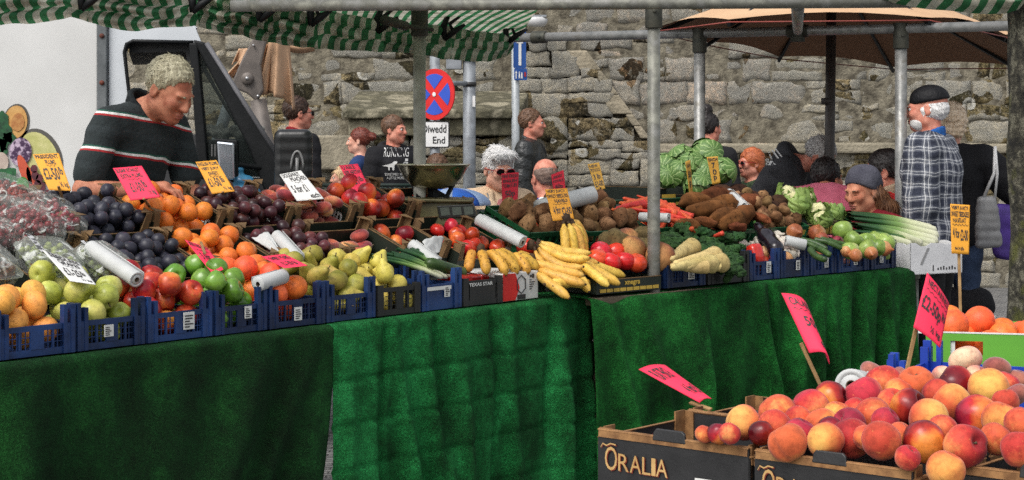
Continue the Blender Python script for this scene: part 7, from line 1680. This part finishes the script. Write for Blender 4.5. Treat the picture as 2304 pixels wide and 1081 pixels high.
    if bottom:
        S_=SDF(); S_.ell((0,.0,.97),(.165*B,.122*B,.13),.05,1,ML)
        for i in(0,1): S_.cap(hip[i],kn[i],.094*B,.068,.04).cap(kn[i],an[i],.067,.056,.03)
        fin(S_.mesh('trousers',h*1.3,(.004,40)),'trousers',bottom)
        S_=SDF()
        for i in(0,1): S_.cap(an[i]+V((0,.03,-.04)),an[i]+V((0,-.15,-.055)),.044,.034,.03).half((0,0,an[0].z-.085),(0,0,-1))
        fin(S_.mesh('shoes',h*1.3),'shoes',blk)
    # ---- hair
    if hair:
        st,mat=hair[0],hair[1]; S_=SDF(); nz=(.0022,190)
        hp,hn=H@V((0,-.086,.072)),H.to_3x3()@V((0,-.14,-.115))
        if st=='short': S_.ell((0,.024,.040),(.083,.103,.096),.01,1,H); S_.half(hp,hn)
        if st=='crop': S_.ell((0,.024,.039),(.083,.103,.096),.01,1,H); S_.half(H@V((0,-.074,.080)),hn); nz=(.003,260)
        if st=='bald':
            S_.ell((0,.022,.030),(.0785,.0985,.088),.01,1,H); S_.half(hp+hl.to_3x3()@V((0,.05,0)),hn); S_.half(H@V((0,0,.052)),H.to_3x3()@V((0,-.25,1))); nz=(.002,170)
        if st=='grey_fringe':
            S_.ell((0,.024,.042),(.083,.106,.098),.01,1,H).ell((-.03,-.070,.085),(.055,.035,.03),.03,1,H).ell((.04,-.05,.09),(.05,.05,.03),.03,1,H); S_.half(H@V((0,-.10,.062)),H.to_3x3()@V((0,-.16,-.11))); nz=(.0028,160)
        if st=='bowl': S_.ell((0,.024,.036),(.087,.108,.100),.01,1,H).ell((0,.05,-.03),(.078,.075,.06),.03,1,H); S_.half(H@V((0,-.078,.05)),H.to_3x3()@V((0,-1,-.35))); nz=(.002,160)
        if st in('bun','topbun'):
            S_.ell((0,.024,.040),(.082,.103,.095),.01,1,H); S_.half(hp,hn)
            S2=H@(V((0,.135,.045)) if st=='bun' else V((0,.05,.155))); 
            S_.cap(H@V((0,.09,.06)),S2,.03,.040 if st=='bun' else .052,.02)
        if st=='long':
            S_.ell((0,.024,.038),(.086,.106,.097),.01,1,H); S_.half(hp,hn); 
            for sx in(-1,0,1):
                for q in range(3): S_.cap(H@V((sx*.055,.055,.0)),H@V((sx*.078+.01*math.sin(q*3),.06+.015*q,-.10)),.035,.036,.03).cap(H@V((sx*.078,.065,-.10)),H@V((sx*.085,.055+.01*q,-.24)),.036,.020,.03)
            nz=(.005,80)
        if st=='curly': S_.ell((0,.026,.040),(.098,.118,.108),.01,1,H).ell((0,.07,-.03),(.085,.06,.06),.03,1,H); S_.half(H@V((0,-.078,.05)),H.to_3x3()@V((0,-1,-.6))); nz=(.006,150)
        if st=='cap':
            S_.ell((0,.022,.052),(.087,.108,.080),.01,1,H); S_.half(H@V((0,0,.035)),H.to_3x3()@V((0,.12,-1))); nz=None
        if st=='bandana':
            S_.ell((0,.030,.046),(.090,.112,.094),.01,1,H).ell((0,.115,.0),(.05,.03,.03),.04,1,H); S_.half(H@V((0,-.07,.052)),H.to_3x3()@V((0,-.5,-.85))); nz=(.003,60)
        me=S_.mesh('hair',min(h,.007),nz); me=strands(me,st,H,nz) if st not in('cap','bandana') else me; fin(me,{'cap':'flat_cap','bandana':'head_scarf'}.get(st,'hair'),mat)
        if len(hair)>2:       # second hair piece under a cap or scarf
            S_=SDF(); st2,mat2=hair[2],hair[3]
            if st2=='back': S_.ell((0,.028,-.005),(.082,.096,.070),.01,1,H); S_.half(H@V((0,-.03,0)),H.to_3x3()@V((0,-1,-.25))); nz=(.002,160)
            if st2=='tail':
                for q in range(5):
                    x=.05*math.sin(q*2.1); S_.cap(H@V((.045+.3*x*.1,.05,-.02)),H@V((.062+.012*q-.02,.075+.012*q,-.12)),.034,.034,.03).cap(H@V((.062+.012*q-.02,.075+.012*q,-.12)),H@V((.07+x*.4,.06+.014*q,-.235-.02*(q%3))),.032,.014,.025)
                nz=(.005,80)
            if st2=='band': S_.ell((0,.028,.036),(.086,.05,.098),.01,1,H)
            fin(strands(S_.mesh('hair',.006,nz),'long' if st2=='tail' else 'back',H,nz),'hair',mat2)
    if beard:
        S_=SDF(); S_.ell((0,-.036,-.072),(.057,.060,.050),.02,1,H).cap(H@V((-.043,-.0,-.048)),H@V((.043,0,-.048)),.033,.033,.03); S_.half(H@V((0,-.08,-.046)),H.to_3x3()@V((0,.35,1))); S_.ell((0,-.105,-.066),(.022,.012,.009),.006,-1,H)
        fin(S_.mesh('beard',.006,(.002,120)),'beard',beard)
    if glasses:
        gm,lm=glasses; mb=MB()
        for sx in(-1,1):
            c=V((sx*.032,-.105,.002)); ring=[H@(c+V((.024*math.cos(a),.004*abs(math.cos(a))*(1 if True else 0),.017*math.sin(a)))) for a in np.linspace(0,2*PI,19)]; mb.tube(ring,.0026,6,0)
            mb.prism([H@(c+V((.023*math.cos(a),.001,.016*math.sin(a)))) for a in np.linspace(0,2*PI,19)[:-1]],H.to_3x3()@V((0,.002,0)),1)
            mb.tube([H@(c+V((sx*.024,0,.004))),H@V((sx*.079,-.04,.008)),H@V((sx*.083,.02,.004))],.0024,6,0)
        mb.tube([H@V((-.009,-.108,.004)),H@V((.009,-.108,.004))],.0024,6,0); fin(mb.mesh('glasses'),'glasses',[gm,lm])
    if extra: extra(dict(root=root,T=T,H=H,M=M2,ML=ML,fin=fin,sh=shl,el=el,wr=wr,nb=nb))
    return root
def chest_print(par_root,lines,org,ux,uz,nrm,mat,name='lettering'):
    """letters laid onto the garment by dropping them along nrm"""
    jk=[o for o in par_root.children if o.name.startswith(('jacket','shirt'))][0]; me=jk.data; bvh=BVHTree.FromPolygons([v.co for v in me.vertices],[tuple(p.vertices) for p in me.polygons])
    hd=[o for o in par_root.children if o.name.startswith('hood')]
    b=MB()
    def sf(u,v):
        p=org+ux*u+uz*v; h_=bvh.ray_cast(p-nrm*.5,nrm); return (h_[0]-nrm*.004) if h_[0] is not None else p
    for it in lines:
        if isinstance(it[0],str): add_text(b,it[0],it[1:5],sf,.0)
        else:
            b.add([sf(*q) for q in it],[tuple(range(len(it)))])
    return b.build(name,mat,jk)
# striped polo of the vendor -------------------------------------------------
def mat_bands(name,base,bands,period,tilt=(0,0,1),off=0,b2=None):
    m,t,b=nt(name); tc=N(t,'ShaderNodeTexCoord'); dt=N(t,'ShaderNodeVectorMath',operation='DOT_PRODUCT'); dt.inputs[1].default_value=tilt; t.links.new(tc.outputs['Object'],dt.inputs[0])
    ns=noise_n(t,tc.outputs['Object'],5,2); ma=N(t,'ShaderNodeMath',operation='MULTIPLY_ADD'); t.links.new(ns,ma.inputs[0]); ma.inputs[1].default_value=.03; t.links.new(dt.outputs['Value'],ma.inputs[2])
    m1=N(t,'ShaderNodeMath',operation='MULTIPLY_ADD'); t.links.new(ma.outputs[0],m1.inputs[0]); m1.inputs[1].default_value=1/period; m1.inputs[2].default_value=off; fr=N(t,'ShaderNodeMath',operation='FRACT'); t.links.new(m1.outputs[0],fr.inputs[0])
    c=ramp(t,fr.outputs[0],bands,'CONSTANT'); n=noise_n(t,tc.outputs['Object'],70,5,.7); c=mixc(t,.6,c,ramp(t,n,[(.3,.55),(.7,1.35)]),'MULTIPLY'); t.links.new(c,b.inputs['Base Color']); b.inputs['Roughness'].default_value=.9; bump(t,b,noise_n(t,tc.outputs['Object'],28,5),.6,.015); return m
dk=(.014,.021,.022)
polo=mat_bands('dark polo with stripes',dk,[(0,dk),(.10,sr(165,36,40)),(.155,sr(225,226,220)),(.215,sr(30,80,66)),(.26,dk),(.62,(.02,.028,.03)),(.8,dk)],.145,(.12,.10,1),.30)
hg=hairM('greying fair hair',sr(112,104,78),sr(186,180,152))
person('vendor in a dark striped polo shirt looking down over the fruit boxes',(383,204),6.85,58,s=.98,lean=9,lean2=12,yaw=0,pitch=30,roll_=0,hf=.05,hunch=.055,armk=.006,skin='ruddy',bulk=1.02,h=.006,
   arms=[((-.52,.0,-1),(.42,-1,.02)),((.12,-.25,-1),(-.3,-.9,-.2))],top=polo,bottom=fab('dark jeans',(.02,.025,.04)),hair=('crop',hg),sleeve=.37,loose=.014,hem=.86,collar=(fab('dark collar cloth',(.012,.016,.018)),'open'),browc=hg,lids=True)
blkh=fab('black sweatshirt',(.010,.010,.012),(.017,.017,.02)); jean=fab('blue jeans',(.03,.05,.10),(.02,.035,.07)); blkt=fab('black trousers',(.008,.008,.009),(.013,.013,.014)); grt=fab('grey trousers',(.06,.06,.065))
dbr=hairM('dark brown hair',sr(40,26,18),sr(74,50,36)); redh=hairM('red brown hair',sr(84,34,24),sr(128,58,40)); gin=hairM('ginger hair',sr(150,70,36),sr(196,110,64)); wh=hairM('white hair',sr(180,178,176),sr(236,234,232)); blo=hairM('blonde hair',sr(176,140,100),sr(222,192,150)); bkh=hairM('black hair',sr(18,14,13),sr(46,38,36)); gry=hairM('grey hair',sr(140,136,132),sr(206,202,198)); wbr=hairM('wavy brown hair',sr(62,38,24),sr(124,84,54))
person('man in black with glasses standing behind the wing mirror',(672,256),13.6,128,yaw=-12,skin='pink',top=blkh,bottom=jean,hair=('short',hairM('dark brown hair',1,1)),collar=(fab('red collar',sr(130,24,34)),''),glasses=(blk,lensm),bulk=1.1,loose=.02)
person('red haired woman with a bun and blue top seen in profile',(806,318),15.2,-95,skin='pale',female=True,top=fab('denim blue top',sr(44,66,110),sr(34,52,90)),bottom=jean,hair=('bun',redh),browc=redh)
run=person('man in a black hooded sweatshirt printed running',(888,293),14.6,35,yaw=30,skin='pink',top=blkh,bottom=jean,hair=('short',hairM('brown hair',sr(74,50,34),sr(116,84,60))),hood=True,bulk=1.16,loose=.022,sleeve=.80,hem=.86)
bpy.context.view_layer.update()
k=14.6/F; nrm=V((0,1,0)); org=P(893,345,14.6)-run.location
wm=pm('white print',(.72,.72,.70),rough=.7)
chest_print(run,[('RUNNING',-27*k,-8*k,27*k,13*k),('SOMETIMES I WISH',-24*k,-50*k,22*k,-44*k),('A LITTLE MORE',-20*k,-58*k,18*k,-52*k),
  [(-30*k,-28*k),(-18*k,-25*k),(-8*k,-22*k),(-4*k,-18*k),(3*k,-18*k),(3*k,-22*k),(-2*k,-25*k),(-4*k,-38*k),(-7*k,-38*k),(-8*k,-31*k),(-13*k,-31*k),(-13*k,-38*k),(-16*k,-38*k),(-17*k,-30*k)],
  [(20*k,-18*k),(26*k,-18*k),(26*k,-12*k),(20*k,-12*k)],[(18*k,-19*k),(26*k,-20*k),(25*k,-28*k),(30*k,-34*k),(28*k,-36*k),(22*k,-29*k),(16*k,-37*k),(12*k,-36*k),(19*k,-28*k),(14*k,-24*k),(13*k,-27*k)]],org,V((1,0,0)),V((0,0,1)),nrm,wm)
person('person with brown hair seated low behind the scales and pole',(985,385),12.6,170,seated=True,s=.95,skin='pale',top=fab('dark brown top',(.04,.03,.03)),hair=('short',hairM('brown hair',1,1)),h=.012)
crm=fab('cream jacket',sr(214,188,158),sr(196,168,138)); 
def necklace(c):
    mb=MB()
    for k_ in range(9): mb.lathe(sph(.012+.006*(k_%2),0,0,.8,6),8,0,Matrix.Translation(c['M']@V((.02*math.sin(k_*2.2),-.150+.004*k_,1.34-.02*k_))))
    mb.tube([c['M']@V((x,-.10-.045*(1-abs(x)/.08),1.47-.13*(1-abs(x)/.08)**.7)) for x in np.linspace(-.08,.08,13)],.005,6)
    c['fin'](mb.mesh('necklace'),'necklace',pm('silver grey beads',(.55,.55,.54),(.3,.3,.3),30,.3))
    S_=SDF(); 
    for x in(-1,1): S_.cap(c['M']@V((x*.035,-.118,1.40)),c['M']@V((x*.075,-.135,1.20)),.016,.030,.02); S_.cap(c['M']@V((x*.055,-.08,1.47)),c['M']@V((x*.06,-.130,1.36)),.018,.026,.02)
    c['fin'](S_.mesh('lapel',.007),'lapel',crm)
    S_=SDF(); S_.ell((0,-.055,1.29),(.06,.095,.16),.02,1,c['M']); c['fin'](S_.mesh('blouse',.008),'blouse',fab('pink grey blouse',sr(176,110,112),sr(90,80,84)))
person('white haired woman in cream jacket and red rimmed sunglasses',(1122,382),9.9,14,lean=6,hunch=.035,yaw=10,pitch=8,s=.97,seated=True,skin='pale',female=True,top=crm,bottom=grt,hair=('grey_fringe',wh),browc=wh,glasses=(pm('dark red frame',sr(150,26,34),rough=.3),lensm),extra=necklace,loose=.02,h=.007)
lth=pm('black leather',(.014,.016,.016),(.026,.028,.028),14,.34,bmp=.7,bscale=24,bd=.02)
def openshirt(c):
    S_=SDF(); S_.ell((0,-.04,1.33),(.055,.10,.15),.02,1,c['M']); c['fin'](S_.mesh('undershirt',.01),'undershirt',blkt)
person('man in a black leather jacket looking along the wall',(1198,278),15.2,72,yaw=14,skin='pink',top=lth,bottom=blkt,hair=('crop',hairM('brown hair',1,1)),collar=(lth,'open'),loose=.024,bulk=1.05,extra=openshirt)
def bluecollar(c):
    S_=SDF(); 
    for k_ in range(10):
        a0=2*PI*k_/10;a1=2*PI*(k_+1)/10; f_=lambda a:c['M']@V((.07*math.cos(a),.012+.07*math.sin(a),1.475+.02*math.sin(a))); S_.cap(f_(a0),f_(a1),.016,.016,.01)
    c['fin'](S_.mesh('white_collar',.006),'white_collar',white)
person('balding man in a bright blue jacket turned away',(1224,402),11.6,-155,lean=8,seated=True,s=1.02,skin='pink',top=fab('bright blue jacket',sr(52,56,150),sr(40,44,124)),bottom=grt,hair=('bald',hairM('grey brown fringe',sr(104,84,74),sr(140,118,106))),extra=bluecollar,loose=.022,bulk=1.1)
person('small fair haired child beside the railing',(768,402),13.2,-75,skin='pale',female=True,top=fab('navy top',sr(40,48,92)),bottom=jean,hair=('long',blo),browc=blo)
person('woman in black with a dark bun on top of her head',(1598,290),14.2,165,yaw=-30,skin='pink',female=True,top=fab('black top',(.014,.014,.016)),bottom=blkt,hair=('topbun',bkh))
person('woman with ginger hair and sunglasses in a green jacket',(1688,368),14.4,-62,seated=True,s=.98,skin='pink',female=True,top=fab('mottled green jacket',sr(66,86,60),sr(30,44,30),sc=18),bottom=jean,hair=('bowl',gin),browc=gin,glasses=(pm('dark red frame',1),lensm))
hood_m=fab('charcoal hooded top',(.028,.028,.031),(.045,.045,.05))
bend=person('grey haired man in a charcoal hooded top bending over the table',(1846,354),11.4,70,lean=20,lean2=16,hunch=.07,hf=.06,yaw=-4,pitch=38,skin='pink',top=hood_m,bottom=blkt,hair=('crop',gry),hood=True,bulk=1.12,loose=.022,s=1.0,arms=[((-.1,-.35,-1),(.0,-.5,-.9)),((.1,-.35,-1),(0,-.5,-.9))],browc=gry,hem=.88)
bpy.context.view_layer.update()
k=11.4/F; org=P(1738,352,11.4)-bend.location
try: chest_print(bend,[('ill',-6*k,-6*k,14*k,14*k),('&',-20*k,-16*k,-6*k,0)],org,V((.93,0,.36)),V((-.36,0,.93)),nrm,wm)
except Exception as e: print('print',e)
person('dark haired man in a pink t-shirt with his back turned',(1862,404),10.6,162,lean=14,lean2=6,hunch=.08,yaw=-28,pitch=0,seated=True,s=1.0,skin='warm',top=fab('pink t-shirt',sr(196,104,124),sr(176,86,106),bs=24),bottom=jean,hair=('short',bkh),sleeve=.44,bulk=1.1,loose=.02)
mar=fab('maroon jumper',sr(120,22,34),sr(92,16,26))
person('woman in a grey head scarf and maroon jumper looking down',(1938,430),9.55,-48,lean=12,hunch=.03,yaw=0,pitch=12,seated=True,s=1.0,skin='warm',female=True,top=mar,bottom=jean,hair=('bandana',fab('grey head scarf',sr(84,84,94),sr(64,64,74),bs=60),'tail',wbr),browc=wbr,lids=True,h=.007)
redf=fab('red fleece sleeve',sr(196,34,34),sr(166,24,26)); vest=fab('beige fleece vest',sr(170,152,128),sr(146,128,106),bs=70)
def fleece(c):
    S_=SDF(); M=c['M']; g=.034
    S_.ell((0,.0,1.12),(.142+g,.105+g,.17),.06,1,M).ell((0,0,1.29),(.160+g,.112+g,.17),.05,1,M); S_.cap(c['sh'][0].lerp(c['sh'][1],.16),c['sh'][1].lerp(c['sh'][0],.16),.070,.070,.04)
    for x in c['sh']: S_.ell(tuple(x+V((math.copysign(.02,x.x),0,-.04))),(.055,.085,.10),.02,-1)
    S_.ell((0,.0,1.50),(.075,.075,.07),.012,-1,M); S_.half(M@V((0,0,.98)),(0,0,-1)); c['fin'](S_.mesh('vest',.009,(.004,50)),'vest',vest)
    S_=SDF()
    for k_ in range(12):
        a0=-.9+4.9*k_/12;a1=-.9+4.9*(k_+1)/12; f_=lambda a:M@V((.078*math.cos(a),.012+.078*math.sin(a),1.465+.03*math.sin(a)))
        for q in(0,.02,.04): S_.cap(f_(a0)+V((0,0,q)),f_(a1)+V((0,0,q)),.015,.015,.01)
    c['fin'](S_.mesh('vest_collar',.007),'vest_collar',vest)
person('dark haired bearded man in a beige vest over red sleeves',(1984,388),10.3,-112,hunch=.035,yaw=14,pitch=5,seated=True,s=1.02,skin='pink',top=redf,bottom=jean,hair=('short',bkh),extra=fleece,beard=bkh,bulk=1.05)
# checked overshirt
def mat_plaid():
    m,t,b=nt('navy and white checked cloth'); tc=N(t,'ShaderNodeTexCoord'); sp=N(t,'ShaderNodeSeparateXYZ'); 
    wob=N(t,'ShaderNodeTexNoise',Scale=6.); t.links.new(tc.outputs['Object'],wob.inputs['Vector']); sc=N(t,'ShaderNodeVectorMath',operation='SCALE'); sc.inputs['Scale'].default_value=.05; t.links.new(wob.outputs['Color'],sc.inputs[0]); ad=N(t,'ShaderNodeVectorMath',operation='ADD'); t.links.new(tc.outputs['Object'],ad.inputs[0]); t.links.new(sc.outputs[0],ad.inputs[1]); t.links.new(ad.outputs[0],sp.inputs[0])
    at=N(t,'ShaderNodeMath',operation='ARCTAN2'); t.links.new(sp.outputs[0],at.inputs[0]); t.links.new(sp.outputs[1],at.inputs[1])
    def band(o,mul,off=0.):
        m1=N(t,'ShaderNodeMath',operation='MULTIPLY_ADD'); t.links.new(o,m1.inputs[0]); m1.inputs[1].default_value=mul; m1.inputs[2].default_value=off; fr=N(t,'ShaderNodeMath',operation='FRACT'); t.links.new(m1.outputs[0],fr.inputs[0])
        return ramp(t,fr.outputs[0],[(0,.10),(.24,.36),(.36,.9),(.41,.28),(.50,.34),(.60,.9),(.66,.30),(.78,.10)],'CONSTANT')
    a=band(sp.outputs[2],15.5); c=band(at.outputs[0],3.0); mx=mixc(t,.5,a,c); col=ramp(t,mx,[(.08,(.012,.016,.035)),(.3,(.11,.12,.15)),(.5,(.40,.41,.43)),(.85,(.66,.66,.66))])
    n=noise_n(t,tc.outputs['Object'],60,4); col=mixc(t,.5,col,ramp(t,n,[(.3,.6),(.7,1.3)]),'MULTIPLY'); t.links.new(col,b.inputs['Base Color']); b.inputs['Roughness'].default_value=.9; bump(t,b,noise_n(t,tc.outputs['Object'],16,5),.7,.03); return m
person('bearded man in a black cap and checked overshirt standing with his back to the stall',(2084,246),9.75,-118,lean=3,yaw=12,pitch=4,skin='pink',top=mat_plaid(),bottom=blkt,hair=('cap',fab('black cap',(.008,.008,.010),rough=.6),'back',wh),collar=(fab('blue collar',sr(40,96,168)),''),beard=wh,bulk=1.2,loose=.032,hem=.80,h=.008,browc=wh)
def coat(c):
    mb=MB()
person('woman with curly blonde hair in a black coat holding a grey handbag',(2140,282),10.7,165,skin='pale',female=True,top=fab('black coat',(.008,.008,.010)),bottom=jean,hair=('curly',hairM('curly blonde hair',sr(196,170,138),sr(236,216,190))),bulk=1.25,loose=.04,hem=.45,arms=[((-.9,.1,-.75),(-.35,-.1,-1)),((.2,.0,-1),(0,-.2,-1))])
# grey handbag on its strap, purple shopping bag
Yb=10.2; hb=P(2225,500,Yb); root=empty('handbag',hb,0,'grey leather handbag hanging by a long strap beside the checked shirt','bag'); k=Yb/F
s=SDF()
for q in range(6): 
    z=lerp(48,-50,q/5)*-k; s.cap(V((lerp(-16,-22,q/5)*k,0,-z)),V((lerp(6,20,q/5)*k,0,-z)),.028,.028,.03)
link('bag_body',s.mesh('bag_body',.008,(.004,50)),root,[pm('grey leather',sr(128,128,128),sr(98,98,100),9,.45,bmp=.3,bscale=30)])
b=MB(); b.tube([V((-14*k,0,50*k)),V((10*k,-.02,110*k)),V((14*k,.0,170*k))],.010,8); b.tube([V((12*k,0,40*k)),V((16*k,-.03,110*k)),V((14*k,0,170*k))],.008,8); b.build('strap',pm('pale strap',(.5,.5,.5),rough=.5),root,True)
pb=P(2262,530,10.5); s=SDF(); k=10.5/F
for q in range(5): s.cap(V((-14*k,0,lerp(60,-40,q/4)*k)),V((22*k,0,lerp(50,-50,q/4)*k)),.04,.04,.04)
o=link('shopping_bag',s.mesh('shopping_bag',.009,(.008,50)),None,[pm('purple cloth',sr(70,44,130),sr(54,32,104),9,.7,bmp=.3)]); o.location=pb; tag(o,'purple shopping bag beside the grey handbag and tree trunk','bag')
# blue and white sunshade seen under the scale bowl
Yu=9.0; uc=P(1020,440,Yu); root=empty('small_sunshade',(uc.x,Yu,0),0,'small blue and white segmented sunshade seen below the scale bowl','parasol'); k=Yu/F
b=MB(); zc=CZ-(424-HY)/F*Yu
for g_ in range(8):
    b.grid(lambda u,v:(.19*math.sin(v*PI/2)*math.cos((g_+u)*PI/4),.19*math.sin(v*PI/2)*math.sin((g_+u)*PI/4),zc-.085*(1-math.cos(v*PI/2))-.0),5,8,g_%2)
o=b.build('canopy',[pm('bright blue cloth',sr(40,110,215),sr(30,90,190)),pm('pale blue cloth',sr(190,205,230),sr(150,180,225))],root,True,False); o.modifiers.new('s','SOLIDIFY').thickness=.002
b=MB(); b.tube([(0,0,0),(0,0,zc)],.012,8); b.build('pole',steel,root,True)
# =================================================================== SKY, SUN, CAMERA
w=bpy.data.worlds.new('World'); S.world=w; w.use_nodes=True; t=w.node_tree; bg_=t.nodes['Background']; sky=t.nodes.new('ShaderNodeTexSky'); sky.sky_type='NISHITA'; sky.sun_disc=False
EL,AZ=math.radians(52),math.radians(215)
sky.sun_elevation=EL; sky.sun_rotation=AZ; sky.dust_density=4; sky.air_density=1.2; sky.ozone_density=.8; hs=t.nodes.new('ShaderNodeHueSaturation'); hs.inputs['Saturation'].default_value=.3; t.links.new(sky.outputs[0],hs.inputs['Color']); t.links.new(hs.outputs[0],bg_.inputs[0]); bg_.inputs[1].default_value=.14
ld=bpy.data.lights.new('sun','SUN'); ld.energy=.85; ld.angle=math.radians(28); ld.color=(1,.965,.91); lo=bpy.data.objects.new('sun',ld); C.objects.link(lo)
# Nishita: rotation measured from +y towards +x; the lamp shines the other way
sd=V((math.sin(AZ)*math.cos(EL),math.cos(AZ)*math.cos(EL),math.sin(EL))); lo.rotation_euler=(-sd).to_track_quat('-Z','Y').to_euler(); lo.location=(0,0,12)
cd=bpy.data.cameras.new('camera'); cam=bpy.data.objects.new('camera',cd); C.objects.link(cam); cam.location=(0,0,CZ); cam.rotation_euler=(PI/2,0,0); cd.sensor_width=36; cd.lens=F/2304*36; cd.shift_x=0; cd.shift_y=-(540.5-HY)/2304; cd.clip_end=300; cd.clip_start=.05; S.camera=cam
S.view_settings.view_transform='Standard'; S.view_settings.look='None'; S.view_settings.exposure=.58; S.view_settings.gamma=1
S.cycles.max_bounces=8; S.cycles.transparent_max_bounces=16; S.cycles.use_denoising=False
# =================================================================== leave out fruit the photo shows nothing of
bpy.context.view_layer.update()
eyes=[V((0,0,CZ)),V((-.35,0,CZ)),V((.35,0,CZ)),V((0,-.1,CZ+.25))]
pv=[];pf=[];own=[]
occ=[o for o in bpy.data.objects if o.type=='MESH' and o.name.split('.')[0] in('crate_body','front_panel','side_panel','end_panel','box_body','back_panel','paper','table_cloth','card','peach','nectarine','tray_liner','box_base','sloping_board')]
for o in PRUNE+occ:
    b0=len(pv); mw=o.matrix_world; pv+=[mw@v.co for v in o.data.vertices]; k0=len(pf); pf+=[tuple(b0+i for i in p.vertices) for p in o.data.polygons]; own+=[o]*(len(pf)-k0)
tree=BVHTree.FromPolygons(pv,pf)
def seen(o):
    c=o.matrix_world.translation; bb=[o.matrix_world@V(q) for q in o.bound_box]; r=max((q-c).length for q in bb)*.62
    px=HX+F*c.x/c.y; py=HY+F*(CZ-c.z)/c.y; m=r*F/c.y*1.2
    if px<-m or px>2304+m or py>1081+m: return False
    vs=o.data.vertices; n=len(vs); st=max(1,n//60)
    for e in eyes:
        for i in range(0,n,st):
            p=o.matrix_world@vs[i].co; d=p-e; L_=d.length; h_=tree.ray_cast(e,d,L_+.01)
            if h_[0] is not None and own[h_[2]] is o: return True
    return False
gone=[o for o in PRUNE if not seen(o)]
print('pruned',len(gone),'of',len(PRUNE))
for o in gone: bpy.data.objects.remove(o)
del pv,pf,own,tree
